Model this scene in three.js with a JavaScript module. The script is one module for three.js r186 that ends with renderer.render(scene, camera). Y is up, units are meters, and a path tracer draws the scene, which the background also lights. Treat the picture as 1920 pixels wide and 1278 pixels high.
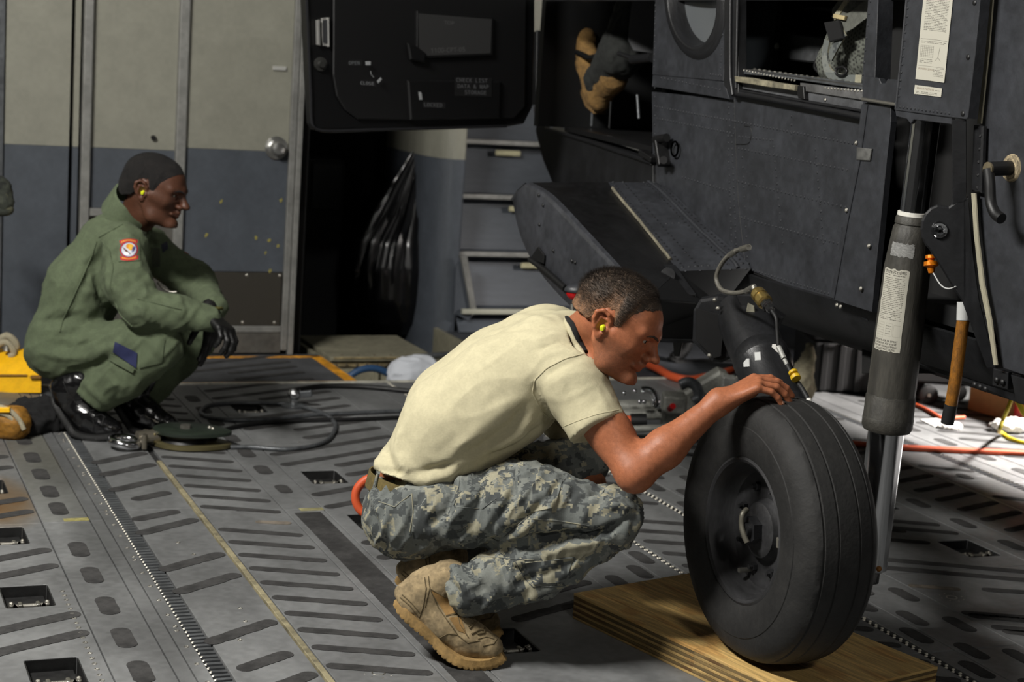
import * as THREE from 'three';
import { RoundedBoxGeometry } from 'three/addons/geometries/RoundedBoxGeometry.js';
import { mergeGeometries, mergeVertices, toCreasedNormals } from 'three/addons/utils/BufferGeometryUtils.js';
import { ImprovedNoise } from 'three/addons/math/ImprovedNoise.js';
import { RectAreaLightUniformsLib } from 'three/addons/lights/RectAreaLightUniformsLib.js';

// ---------------------------------------------------------------- camera, lights, exposure
const V = (x = 0, y = 0, z = 0) => new THREE.Vector3(x, y, z);
const FPX = 3212.28, PITCH = 0.16697931, YAW = 0.39812113, ROLL = 0.06713406, EYE = 1.46;
const scene = new THREE.Scene();
scene.background = new THREE.Color(0x000000);
const camera = new THREE.PerspectiveCamera(2 * Math.atan(639 / FPX) * 180 / Math.PI, 1920 / 1278, 0.05, 60);
camera.rotation.order = 'YXZ';
camera.rotation.set(-PITCH, 0, ROLL);
camera.position.set(0, EYE, 0);
camera.filmGauge = 36; camera.focus = 4.2; camera.userData.fStop = 4.5;
camera.updateMatrixWorld(true);
scene.add(camera);
const renderer = new THREE.WebGLRenderer({ antialias: true });
renderer.toneMapping = THREE.LinearToneMapping;
renderer.toneMappingExposure = 0.8;
renderer.shadowMap.enabled = true;
RectAreaLightUniformsLib.init();
const LAMPS = [ // cargo hold lamps: [cross c, along a, height, width across, length along, intensity, colour, aim (c, y, a) or null for straight down]
  [1.6, -0.9, 3.2, 0.16, 0.6, 130, 0xfffcf6, [1.9, 0.5, 3.8]],
  [-1.3, 3.3, 3.8, 0.30, 1.6, 275, 0xfffcf6, [1.5, 0.3, 4.4]],
  [0.4, 6.7, 3.3, 0.30, 0.8, 7, 0xfff8ee, [1.6, 0.4, 7.6]],
  [6.2, 5.0, 2.0, 0.30, 0.6, 1500, 0xfff8f2, [4.0, 0, 5.3]],
];

// ---------------------------------------------------------------- coordinates
// World: y up, the camera looks along -z. The hold is turned: c runs across it, a runs along it (forward).
const CX = V(Math.cos(YAW), 0, -Math.sin(YAW)), AX = V(-Math.sin(YAW), 0, -Math.cos(YAW)), UP = V(0, 1, 0);
const W = (c, a, y = 0) => V().addScaledVector(CX, c).addScaledVector(AX, a).addScaledVector(UP, y);
const HOLD = new THREE.Matrix4().makeRotationY(YAW);          // local x = c, local -z = a
const ray = (x, y) => V((x - 960) / FPX, -(y - 639) / FPX, -1).applyMatrix4(new THREE.Matrix4().extractRotation(camera.matrixWorld));
const P = (x, y, d) => V(0, EYE, 0).addScaledVector(ray(x, y), d);
const onPlane = (x, y, p, n) => { const d = ray(x, y), o = V(0, EYE, 0); return o.addScaledVector(d, p.clone().sub(o).dot(n) / d.dot(n)); };
const G = (x, y, h = 0) => onPlane(x, y, V(0, h, 0), UP);
const onC = (x, y, c) => onPlane(x, y, W(c, 0, 0), CX);
const onA = (x, y, a) => onPlane(x, y, W(0, a, 0), AX);
const ca = (p) => [p.dot(CX), p.dot(AX)];

// ---------------------------------------------------------------- random, noise
function rng(seed) { let s = seed >>> 0; return () => { s = (s + 0x6d2b79f5) | 0; let t = Math.imul(s ^ (s >>> 15), 1 | s); t = (t + Math.imul(t ^ (t >>> 7), 61 | t)) ^ t; return ((t ^ (t >>> 14)) >>> 0) / 4294967296; }; }
const PN = new ImprovedNoise();
const n3 = (x, y, z) => PN.noise(x + 31.7, y + 17.3, z + 5.9);
const fbm = (x, y, z, o = 4) => { let s = 0, a = 0.5; for (let i = 0; i < o; i++) { s += a * n3(x, y, z); x *= 2.03; y *= 2.03; z *= 2.03; a *= 0.5; } return s; };
const clamp = (x, a = 0, b = 1) => Math.min(b, Math.max(a, x));
const mix = (a, b, t) => a + (b - a) * t;
const sst = (a, b, x) => { const t = clamp((x - a) / (b - a)); return t * t * (3 - 2 * t); };
// tileable value noise for textures
function tileNoise(n, seed) {
  const r = rng(seed), g = new Float32Array(n * n).map(() => r());
  return (x, y) => { const xi = Math.floor(x), yi = Math.floor(y), fx = x - xi, fy = y - yi, u = fx * fx * (3 - 2 * fx), v = fy * fy * (3 - 2 * fy);
    const q = (i, j) => g[(((j % n) + n) % n) * n + (((i % n) + n) % n)];
    return mix(mix(q(xi, yi), q(xi + 1, yi), u), mix(q(xi, yi + 1), q(xi + 1, yi + 1), u), v); };
}
const toS = (v) => v <= 0.0031308 ? v * 12.92 : 1.055 * Math.pow(v, 1 / 2.4) - 0.055;
// fn(u, v) -> [r, g, b] in sRGB 0..1 (colour) or a grey number
function tex(w, h, fn, { srgb = true, repeat = [1, 1], nearest = false } = {}) {
  const d = new Uint8Array(w * h * 4);
  for (let j = 0; j < h; j++) for (let i = 0; i < w; i++) { const c = fn((i + 0.5) / w, (j + 0.5) / h, i, j), k = (j * w + i) * 4; const a = typeof c === 'number' ? [c, c, c] : c; d[k] = clamp(a[0]) * 255; d[k + 1] = clamp(a[1]) * 255; d[k + 2] = clamp(a[2]) * 255; d[k + 3] = 255; }
  const t = new THREE.DataTexture(d, w, h); t.wrapS = t.wrapT = THREE.RepeatWrapping; t.repeat.set(...repeat);
  t.magFilter = nearest ? THREE.NearestFilter : THREE.LinearFilter; t.minFilter = THREE.LinearMipmapLinearFilter; t.generateMipmaps = true;
  if (srgb) t.colorSpace = THREE.SRGBColorSpace; t.needsUpdate = true; return t;
}
function canvasTex(w, h, draw) {
  const c = document.createElement('canvas'); c.width = w; c.height = h; draw(c.getContext('2d'), w, h);
  const t = new THREE.CanvasTexture(c); t.colorSpace = THREE.SRGBColorSpace; t.magFilter = THREE.LinearFilter; return t;
}
const rep = (t, x, y) => { const c = t.clone(); c.repeat.set(x, y); c.needsUpdate = true; return c; };

// ---------------------------------------------------------------- names, things, parts
const used = new Map();
function numbered(name) { const k = used.get(name) ?? 0; used.set(name, k + 1); return k ? name + '_' + String(k).padStart(3, '0') : name; }
function tag(o, label, category, group) { o.userData.label = label; o.userData.category = category; if (group) o.userData.group = group; return o; }
function thing(name, label, category, group) { const o = new THREE.Group(); o.name = numbered(name); scene.add(o); return tag(o, label, category, group); }
function mesh(name, geo, mat) { const m = new THREE.Mesh(geo, mat); m.name = name; m.castShadow = m.receiveShadow = true; return m; }
function part(parent, name, geo, mat, label) { const m = mesh(name, geo, mat); if (label) m.userData.label = label; parent.add(m); return m; }
function parts(parent, name, geos, mat, label) { return geos.map((g) => part(parent, name, g, mat, label)); }
function single(name, geo, mat, label, category, group) { const m = mesh(numbered(name), geo, mat); scene.add(m); tag(m, label, category, group); recentre(m); return m; }
function struct(name, geo, mat) { const m = geo ? mesh(name, geo, mat) : new THREE.Group(); m.name = name; m.userData.kind = 'structure'; scene.add(m); if (geo) recentre(m); return m; }
// move a mesh's or group's origin to the base of what it holds (all geometry is built in world coordinates)
function recentre(o) {
  o.updateMatrixWorld(true); const b = new THREE.Box3().setFromObject(o); if (b.isEmpty()) return o;
  const p = V((b.min.x + b.max.x) / 2, b.min.y, (b.min.z + b.max.z) / 2);
  if (o.isMesh) { o.geometry.translate(-p.x, -p.y, -p.z); o.position.add(p); } else { for (const c of o.children) c.position.sub(p); o.position.add(p); }
  return o;
}
const done = (g) => recentre(g);

// ---------------------------------------------------------------- geometry helpers (all return geometry with position, normal, uv; non-indexed)
function clean(g) { let q = g.index ? g.toNonIndexed() : g; for (const k of Object.keys(q.attributes)) if (!['position', 'normal', 'uv', 'color'].includes(k)) q.deleteAttribute(k); if (!q.attributes.normal) q.computeVertexNormals(); if (!q.attributes.uv) q.setAttribute('uv', new THREE.BufferAttribute(new Float32Array(q.attributes.position.count * 2), 2)); q.morphAttributes = {}; q.clearGroups(); return q; }
const join = (list) => list.length === 1 ? clean(list[0]) : mergeGeometries(list.map(clean), false);
// uv in metres by the dominant axis of each triangle; basis = optional rotation matrix into the texture's axes
function boxUV(g, basis = null, perMetre = 1) {
  g = clean(g); const p = g.attributes.position, uv = new Float32Array(p.count * 2), a = V(), b = V(), c = V(), n = V();
  const inv = basis ? basis.clone().invert() : null;
  for (let i = 0; i < p.count; i += 3) {
    a.fromBufferAttribute(p, i); b.fromBufferAttribute(p, i + 1); c.fromBufferAttribute(p, i + 2);
    if (inv) { a.applyMatrix4(inv); b.applyMatrix4(inv); c.applyMatrix4(inv); }
    n.copy(b).sub(a).cross(c.clone().sub(a)); const x = Math.abs(n.x), y = Math.abs(n.y), z = Math.abs(n.z);
    [a, b, c].forEach((q, k) => { const [u, v] = x > y && x > z ? [q.z, q.y] : y > z ? [q.x, q.z] : [q.x, q.y]; uv[(i + k) * 2] = u * perMetre; uv[(i + k) * 2 + 1] = v * perMetre; });
  }
  g.setAttribute('uv', new THREE.BufferAttribute(uv, 2)); return g;
}
function box(w, h, d, r = 0.004, seg = 1) { r = Math.min(r, w * 0.45, h * 0.45, d * 0.45); return clean(r > 0 ? new RoundedBoxGeometry(w, h, d, seg, r) : new THREE.BoxGeometry(w, h, d)); }
// box in hold axes
function hbox(c0, c1, y0, y1, a0, a1, r = 0.004) { const g = box(Math.abs(c1 - c0), Math.abs(y1 - y0), Math.abs(a1 - a0), r); g.applyMatrix4(HOLD); const m = W((c0 + c1) / 2, (a0 + a1) / 2, (y0 + y1) / 2); g.translate(m.x, m.y, m.z); return boxUV(g, HOLD); }
// box between world points: axis p->q, size across u and v, up hint
function beam(p, q, w, h, up = UP, r = 0.003) {
  const z = q.clone().sub(p), L = z.length(); z.normalize(); const x = V().crossVectors(up, z).normalize(), y = V().crossVectors(z, x);
  const g = box(w, h, L, r); const m = new THREE.Matrix4().makeBasis(x, y, z); m.setPosition(p.clone().add(q).multiplyScalar(0.5)); return g.applyMatrix4(m);
}
class Poly extends THREE.Curve { constructor(pts, closed = false) { super(); this.c = new THREE.CatmullRomCurve3(pts, closed, 'centripetal'); } getPoint(t, o) { return this.c.getPoint(t, o); } }
function tube(pts, r, seg = 0, radial = 10, closed = false) {
  const c = pts.length === 2 ? new THREE.LineCurve3(pts[0], pts[1]) : new Poly(pts, closed);
  const parts = [clean(new THREE.TubeGeometry(c, seg || (pts.length === 2 ? 1 : pts.length * 6), r, radial, closed))];
  if (!closed) for (const t of [0, 1]) { const d = c.getTangentAt(t), p = c.getPointAt(t); const k = new THREE.CircleGeometry(r, radial); k.applyMatrix4(new THREE.Matrix4().makeRotationFromQuaternion(new THREE.Quaternion().setFromUnitVectors(V(0, 0, 1), t ? d : d.clone().negate()))); k.translate(p.x, p.y, p.z); parts.push(clean(k)); }
  return join(parts);
}
// surface of revolution along p -> q; profile [[radius, distance along from p], ...]
function turned(prof, p, q, seg = 32) {
  const g = clean(toCreasedNormals(new THREE.LatheGeometry(prof.map(([r, t]) => new THREE.Vector2(Math.max(r, 1e-5), t)), seg), 0.6));
  const d = q.clone().sub(p).normalize(); g.applyMatrix4(new THREE.Matrix4().makeRotationFromQuaternion(new THREE.Quaternion().setFromUnitVectors(UP, d))); g.translate(p.x, p.y, p.z); return g;
}
const cyl = (p, q, r, seg = 16, r2 = r) => { const L = p.distanceTo(q); return turned([[0, 0], [r, 0], [r2, L], [0, L]], p, q, seg); };
// flat plate with the outline given by 3-D points lying near a plane; n = outward normal (visible side), t = thickness behind it
function plate(pts, n, t = 0.01, { holes = [], bevel = 0.0015, proud = 0 } = {}) {
  n = n.clone().normalize(); const o = pts[0].clone(), u = Math.abs(n.y) > 0.9 ? V(1, 0, 0) : V().crossVectors(UP, n).normalize(), v = V().crossVectors(n, u);
  const f = (p) => { const q = p.clone().sub(o); return new THREE.Vector2(q.dot(u), q.dot(v)); };
  const s = new THREE.Shape(pts.map(f)); for (const h of holes) s.holes.push(new THREE.Path(h.map(f)));
  const g = clean(new THREE.ExtrudeGeometry(s, { depth: Math.max(t - 2 * bevel, 1e-4), bevelEnabled: bevel > 0, bevelThickness: bevel, bevelSize: bevel, bevelOffset: -bevel, bevelSegments: 1, curveSegments: 6 }));
  g.applyMatrix4(new THREE.Matrix4().makeBasis(u, v, n)); const k = o.addScaledVector(n, -t + bevel + proud); g.translate(k.x, k.y, k.z); return g;
}
// a quad grid spanned by rows of points
function sheet(rows, thick = 0) {
  const h = rows.length, w = rows[0].length, pos = [], idx = [], uv = [];
  rows.forEach((r, j) => r.forEach((p, i) => { pos.push(p.x, p.y, p.z); uv.push(i / (w - 1), j / (h - 1)); }));
  for (let j = 0; j < h - 1; j++) for (let i = 0; i < w - 1; i++) { const a = j * w + i; idx.push(a, a + 1, a + w, a + 1, a + w + 1, a + w); }
  let g = new THREE.BufferGeometry(); g.setAttribute('position', new THREE.Float32BufferAttribute(pos, 3)); g.setAttribute('uv', new THREE.Float32BufferAttribute(uv, 2)); g.setIndex(idx); g.computeVertexNormals();
  if (thick) { const n = g.attributes.normal, b = rows.map((r, j) => r.map((p, i) => p.clone().addScaledVector(V().fromBufferAttribute(n, j * w + i), -thick)));
    const per = (R) => [...R[0], ...R.slice(1).map((r) => r[w - 1]), ...R[h - 1].slice(0, w - 1).reverse(), ...R.slice(1, h - 1).map((r) => r[0]).reverse()];
    const A = per(rows), B = per(b); A.push(A[0]); B.push(B[0]);
    return join([g, sheet(b.map((r) => [...r].reverse())), sheet([B, A])]); }
  return clean(g);
}
// loft between closed rings of equal length, capped
function loft(rings, caps = true) {
  const h = rings.length, w = rings[0].length, pos = [], idx = [], uv = [];
  rings.forEach((r, j) => r.forEach((p, i) => { pos.push(p.x, p.y, p.z); uv.push(i / w, j / (h - 1)); }));
  for (let j = 0; j < h - 1; j++) for (let i = 0; i < w; i++) { const a = j * w + i, b = j * w + (i + 1) % w; idx.push(a, b, a + w, b, b + w, a + w); }
  if (caps) for (const j of [0, h - 1]) { const c = rings[j].reduce((s, p) => s.add(p), V()).divideScalar(w), k = pos.length / 3; pos.push(c.x, c.y, c.z); uv.push(0.5, 0.5); for (let i = 0; i < w; i++) { const a = j * w + i, b = j * w + (i + 1) % w; j ? idx.push(a, b, k) : idx.push(b, a, k); } }
  const g = new THREE.BufferGeometry(); g.setAttribute('position', new THREE.Float32BufferAttribute(pos, 3)); g.setAttribute('uv', new THREE.Float32BufferAttribute(uv, 2)); g.setIndex(idx); return clean(toCreasedNormals(g.toNonIndexed(), 0.7));
}
function orient(pos, dir) { const q = new THREE.Quaternion().setFromUnitVectors(UP, dir.clone().normalize()); return new THREE.Matrix4().compose(pos, q, V(1, 1, 1)); }
// rows of rivet heads / bolt heads as one geometry: points with a normal
const rivetGeo = (r, h) => clean(toCreasedNormals(new THREE.SphereGeometry(1, 7, 3, 0, Math.PI * 2, 0, Math.PI / 2), 2).scale(r, h, r));
function rivets(pts, n, r = 0.0045, h = 0.0025) { const base = rivetGeo(r, h); return join(pts.map((p) => base.clone().applyMatrix4(orient(p, n)))); }
const along = (p, q, step, inset = 0) => { const L = p.distanceTo(q), k = Math.max(1, Math.round((L - 2 * inset) / step)), o = []; for (let i = 0; i <= k; i++) o.push(p.clone().lerp(q, (inset + (L - 2 * inset) * i / k) / L)); return o; };
const ring = (c, u, v, ru, rv, n = 32) => Array.from({ length: n }, (_, i) => c.clone().addScaledVector(u, ru * Math.cos(i / n * 2 * Math.PI)).addScaledVector(v, rv * Math.sin(i / n * 2 * Math.PI)));
// ---------------------------------------------------------------- materials
const S = (o) => new THREE.MeshStandardMaterial({ roughness: 0.6, ...o }), PH = (o) => new THREE.MeshPhysicalMaterial({ roughness: 0.6, ...o });
const na = tileNoise(8, 1), nb = tileNoise(32, 2), nc = tileNoise(128, 3), nd = tileNoise(512, 4);
const speck = (u, v) => 0.5 * nb(u * 32, v * 32) + 0.3 * nc(u * 128, v * 128) + 0.2 * nd(u * 512, v * 512);
const bumpTex = tex(512, 512, (u, v) => 0.25 * nb(u * 32, v * 32) + 0.35 * nc(u * 128, v * 128) + 0.4 * nd(u * 512, v * 512), { srgb: false });
const streakTex = tex(512, 512, (u, v) => 0.5 * nc(u * 128, v * 8) + 0.5 * nd(u * 512, v * 16), { srgb: false });
const wornMap = (base, amp, seed) => { const q = tileNoise(16, seed), w = tileNoise(64, seed + 1); return tex(512, 512, (u, v) => { const k = 1 + amp * (0.9 * (q(u * 16, v * 16) - 0.5) + 0.7 * (w(u * 64, v * 64) - 0.5) + 0.5 * (nd(u * 512, v * 512) - 0.5)); return base.map((b) => b * k); }); };
const M = {};
M.heli = S({ map: wornMap([0.182, 0.188, 0.203], 0.28, 11), roughness: 0.46, bumpMap: bumpTex, bumpScale: 0.0006 });
M.heliDark = S({ map: wornMap([0.105, 0.107, 0.114], 0.35, 13), roughness: 0.42, bumpMap: bumpTex, bumpScale: 0.0005 });
M.fairing = S({ map: wornMap([0.21, 0.215, 0.23], 0.28, 12), roughness: 0.33, bumpMap: bumpTex, bumpScale: 0.0004 });
M.heliBlack = S({ color: 0x0b0b0c, roughness: 0.5 });
M.inner = S({ color: 0x0d0e0f, roughness: 0.7 });
M.panelGrey = S({ color: 0x4a4c4e, roughness: 0.6 });
M.chrome = S({ color: 0xc9cacc, metalness: 1, roughness: 0.16 });
M.steel = S({ color: 0xa8a59c, metalness: 0.9, roughness: 0.35, bumpMap: bumpTex, bumpScale: 0.0004 });
M.alu = S({ map: wornMap([0.62, 0.62, 0.6], 0.2, 21), metalness: 0.35, roughness: 0.45 });
M.aluDark = S({ map: wornMap([0.36, 0.37, 0.38], 0.3, 23), metalness: 0.5, roughness: 0.45 });
M.brass = S({ color: 0xb08f3e, metalness: 0.9, roughness: 0.35 });
M.olive = S({ map: wornMap([0.225, 0.218, 0.198], 0.3, 25), roughness: 0.6, bumpMap: bumpTex, bumpScale: 0.0007 });
M.rubber = S({ map: wornMap([0.1, 0.098, 0.094], 0.5, 27), roughness: 0.75, bumpMap: bumpTex, bumpScale: 0.001 });
M.blackRubber = S({ color: 0x151515, roughness: 0.6 });
M.beige = S({ map: wornMap([0.525, 0.522, 0.475], 0.06, 31), roughness: 0.55 });
M.blue = S({ map: wornMap([0.28, 0.3, 0.328], 0.1, 33), roughness: 0.55 });
M.trim = S({ map: wornMap([0.52, 0.52, 0.505], 0.14, 35), metalness: 0.3, roughness: 0.5 });
M.cream = S({ map: wornMap([0.54, 0.525, 0.45], 0.18, 37), roughness: 0.6 });
M.kick = S({ map: wornMap([0.36, 0.35, 0.33], 0.2, 38), metalness: 0.3, roughness: 0.5 });
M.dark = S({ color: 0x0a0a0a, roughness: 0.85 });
M.hull = S({ color: 0x333333, roughness: 0.85 });
M.strip = S({ map: wornMap([0.185, 0.182, 0.18], 0.45, 41), roughness: 0.95, bumpMap: bumpTex, bumpScale: 0.002 });
M.white = S({ color: 0xe8e6e0, roughness: 0.6 });
M.whiteDull = S({ color: 0xb9bab8, roughness: 0.7 });
M.orange = S({ color: 0xc4512a, roughness: 0.5 });
M.hoseOrange = S({ map: wornMap([0.5, 0.32, 0.075], 0.35, 43), roughness: 0.55 });
M.yellow = S({ map: wornMap([0.98, 0.745, 0.07], 0.08, 45), roughness: 0.5 });
M.yellowOld = S({ map: wornMap([0.5, 0.345, 0.09], 0.4, 47), roughness: 0.7 });
M.yellowTape = S({ map: wornMap([0.8, 0.55, 0.12], 0.45, 49), roughness: 0.7 });
M.blueHose = S({ color: 0x27476b, roughness: 0.5 });
M.red = S({ color: 0xb01a1c, roughness: 0.4 });
M.card = S({ map: wornMap([0.66, 0.5, 0.32], 0.08, 51), roughness: 0.85 });
M.tan = S({ map: wornMap([0.68, 0.62, 0.46], 0.15, 53), roughness: 0.7 });
M.blackCloth = S({ color: 0x0c0c0d, roughness: 0.95 });
M.creamCloth = S({ map: wornMap([0.6, 0.57, 0.48], 0.2, 55), roughness: 0.9 });
M.blackPlastic = PH({ color: 0x08080a, roughness: 0.28, clearcoat: 0.3, clearcoatRoughness: 0.2 });
M.plug = S({ color: 0xd8e020, roughness: 0.6 });
M.case = S({ color: 0x0a0a0b, roughness: 0.6 });
// ---------------------------------------------------------------- the hold: floor
const floorTex = (() => { const n = 2048, span = 10, w0 = tileNoise(40, 61), w1 = tileNoise(160, 62), w2 = tileNoise(24, 63), w3 = tileNoise(700, 64);
  return tex(n, n, (u, v) => { const c = u * span - 1, a = v * span; // c -1..9, a 0..10
    let k = 1 + 0.20 * (w0(u * 40, v * 40) - 0.5) + 0.16 * (w1(u * 160, v * 60) - 0.5) + 0.12 * (w3(u * 700, v * 700) - 0.5);
    if (c > 0.655 && c < 0.87) k *= 0.9 + 0.26 * (w1(u * 90 + 7, v * 30) - 0.4);           // scuffed walkway beside the rail
    const col = [0.44 * k, 0.444 * k, 0.445 * k];
    const st = sst(0.5, 0.16, Math.hypot((c - 0.55) * 3.2, (a - 5.28) * 1.35)) * (0.55 + 0.5 * w1(u * 150, v * 150)) * (c < 0.652 ? 1 : 0); // brown stain on the left panel
    const cr = (c > 0.655 && c < 0.79 && a > 5.03) ? 0.55 * w0(u * 33, v * 33) : 0;         // yellowed paint by the pads
    return [mix(col[0], 0.40, st * 0.8) + 0.07 * cr, mix(col[1], 0.27, st * 0.8) + 0.06 * cr, mix(col[2], 0.12, st * 0.8) + 0.005 * cr]; }); })();
M.floor = S({ map: floorTex, roughness: 0.5, metalness: 0.15, bumpMap: rep(bumpTex, 12, 12), bumpScale: 0.0006 });
M.floorBase = S({ color: 0x1c1c1c, roughness: 0.9 });
const floorUV = (g) => { const p = g.attributes.position, uv = g.attributes.uv; for (let i = 0; i < p.count; i++) { const [c, a] = ca(V().fromBufferAttribute(p, i)); uv.setXY(i, (c + 1) / 10, a / 10); } return g; };
const floor = struct('floor');
part(floor, 'floor_base', hbox(-3, 9.5, -0.2, -0.058, -6, 6.98, 0), M.floorBase);
const inSight = (c, a) => { const v = W(c, a, 0).sub(V(0, EYE, 0)).applyMatrix4(new THREE.Matrix4().extractRotation(camera.matrixWorld).invert()); if (v.z > -2.4) return false; const x = 960 + FPX * v.x / -v.z, y = 639 - FPX * v.y / -v.z; return x > -160 && x < 2080 && y < 1440; };
// floor panels: [c0, c1, a0, a1, holes for tie-down pits [[c, a], ...]]
const PIT = [0.062, 0.088]; // half sizes
function panel(c0, c1, a0, a1, pits = []) {
  const s = new THREE.Shape([[c0 + 0.0018, -a0 - 0.0018], [c1 - 0.0018, -a0 - 0.0018], [c1 - 0.0018, -a1 + 0.0018], [c0 + 0.0018, -a1 + 0.0018]].map((q) => new THREE.Vector2(q[0], -q[1])));
  for (const [c, a] of pits) { const r = 0.012, hw = PIT[0], hl = PIT[1], h = new THREE.Path(); h.moveTo(c - hw + r, a - hl); h.lineTo(c + hw - r, a - hl); h.quadraticCurveTo(c + hw, a - hl, c + hw, a - hl + r); h.lineTo(c + hw, a + hl - r); h.quadraticCurveTo(c + hw, a + hl, c + hw - r, a + hl); h.lineTo(c - hw + r, a + hl); h.quadraticCurveTo(c - hw, a + hl, c - hw, a + hl - r); h.lineTo(c - hw, a - hl + r); h.quadraticCurveTo(c - hw, a - hl, c - hw + r, a - hl); s.holes.push(h); }
  const g = clean(new THREE.ExtrudeGeometry(s, { depth: 0.056, bevelEnabled: true, bevelThickness: 0.0015, bevelSize: 0.0012, bevelOffset: -0.0012, bevelSegments: 1, curveSegments: 3 }));
  g.applyMatrix4(new THREE.Matrix4().makeBasis(CX, AX, UP)); g.translate(0, -0.0575, 0);
  return part(floor, 'floor_panel', floorUV(g), M.floor);
}
const pitsL = [-1, 0, 1, 2, 3, 4].map((k) => [0.531, 3.81 + 0.548 * k]), pitsR = [-1, 0, 1, 2, 3, 4].map((k) => [1.632, 4.36 + 0.5475 * k - 0.02]), pitsR2 = [0, 1, 2, 3, 4].map((k) => [3.43, 3.75 + 0.545 * k]), pitsM = [[2.415, 4.83], [2.63, 6.1]];
const AF = 6.99, A0 = -6;
const inZone = (list, a0, a1) => list.filter(([, a]) => a - 0.09 > a0 && a + 0.09 < a1);
for (const [c0, c1, seams, pits] of [
  [-3, 0.65, [A0, 2.2, 5.02, AF], pitsL], [0.65, 0.79, [A0, 2.9, 5.02, AF], []], [0.79, 0.83, [A0, 5.02, AF], []], [0.83, 0.869, [A0, 5.12, AF], []], [0.913, 1.115, [A0, 3.1, 5.12, AF], []],
  [1.137, 1.391, [A0, 2.4, 5.065, AF], []], [1.391, 1.516, [A0, 2.6, 5.055, AF], []], [1.516, 2.073, [A0, 2.3, 4.15, 5.9, AF], pitsR], [2.073, 2.275, [A0, 3.2, 5.05, AF], []], [2.275, 2.358, [A0, 4.95, AF], []],
  [2.374, 2.668, [A0, 3.485, 5.3, AF], pitsM], [2.692, 2.776, [A0, 3.485, 5.3, AF], []], [2.776, 2.98, [A0, 3.485, 5.05, AF], []], [2.98, 3.53, [A0, 4.1, 5.6, AF], pitsR2], [3.53, 3.66, [A0, 5.06, AF], []], [3.66, 3.92, [A0, 5.06, AF], []],
  [3.936, 4.137, [A0, 5.12, AF], []], [4.181, 4.26, [A0, 5.02, AF], []], [4.26, 4.4, [A0, 5.02, AF], []], [4.4, 9.5, [A0, 5.02, AF], []],
]) for (let i = 0; i + 1 < seams.length; i++) panel(c0, c1, seams[i], seams[i + 1], inZone(pits, seams[i], seams[i + 1]));
// rails between panels: tape-filled joint, toothed rails, dotted rails
part(floor, 'joint_strip', join([hbox(1.118, 1.134, -0.05, 0.002, 2.4, 5.72, 0.002)]), S({ map: wornMap([0.5, 0.47, 0.37], 0.4, 65), roughness: 0.8 }), 'tan joint filler strip');
part(floor, 'joint_strip', hbox(3.921, 3.935, -0.05, 0.001, 2.4, AF, 0.002), M.alu);
const railBed = (c0, c1) => part(floor, 'rail_bed', hbox(c0, c1, -0.055, -0.009, A0, AF, 0), M.floorBase);
railBed(0.87, 0.912); railBed(2.36, 2.373); railBed(2.669, 2.691); railBed(4.138, 4.18); railBed(1.116, 1.136); railBed(3.92, 3.936);
{ const teeth = [], dots = [];
  for (const [c, s] of [[0.891, 1], [4.159, -1]]) for (let a = 2.9; a < AF - 0.02; a += 0.0254) if (inSight(c, a)) { teeth.push(hbox(c - 0.019, c + 0.019, -0.012, -0.0005, a - 0.0068, a + 0.0068, 0)); dots.push([c - s * 0.0185, a]); }
  for (let a = 2.9; a < AF; a += 0.0285) { for (const c of [2.363, 2.3695]) if (inSight(c, a)) dots.push([c, a]); for (const c of [2.675, 2.686]) if (inSight(c, a)) dots.push([c, a + (c > 2.68 ? 0.014 : 0)]); }
  part(floor, 'rail_teeth', join(teeth), M.aluDark).userData.kind = 'stuff';
  const base = rivetGeo(0.005, 0.0035); part(floor, 'rail_studs', join(dots.map(([c, a]) => base.clone().translate(...W(c, a, -0.0035).toArray()))), S({ color: 0xd8d3c4, roughness: 0.4, metalness: 0.3 })).userData.kind = 'stuff'; }
// countersunk screws
{ const pts = []; const rr = rng(5);
  for (let a = 3.2; a < 6.2; a += 0.118) { pts.push([0.85, a]); if (Math.floor(a * 8) % 4 === 0) pts.push([0.852, a + 0.03]); }
  for (let a = 3.3; a < 4.4; a += 0.036) pts.push([0.622, a]);
  for (const q of [[1.0, 5.62], [1.0, 4.76], [1.02, 4.64], [1.03, 4.06], [1.04, 4.16], [0.985, 3.93], [1.24, 5.21], [1.07, 3.5]]) pts.push(q);
  part(floor, 'floor_screw_heads', join(pts.filter(([c, a]) => inSight(c, a)).map(([c, a]) => clean(new THREE.TorusGeometry(0.0048, 0.0016, 5, 10).rotateX(Math.PI / 2)).translate(...W(c, a, 0.0002).toArray()))), M.steel).userData.kind = 'stuff';
  for (const [c, a] of [[1.25, 3.647], [3.05, 3.87]]) part(floor, 'floor_socket', join([turned([[0.012, -0.02], [0.013, 0], [0.0165, 0.0012], [0.017, 0]], W(c, a, 0), W(c, a, 1), 20), ...Array.from({ length: 8 }, (_, i) => rivetGeo(0.0025, 0.0015).translate(...W(c + 0.034 * Math.cos(i * 0.785), a + 0.034 * Math.sin(i * 0.785), 0).toArray()))]), M.steel); }
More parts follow.
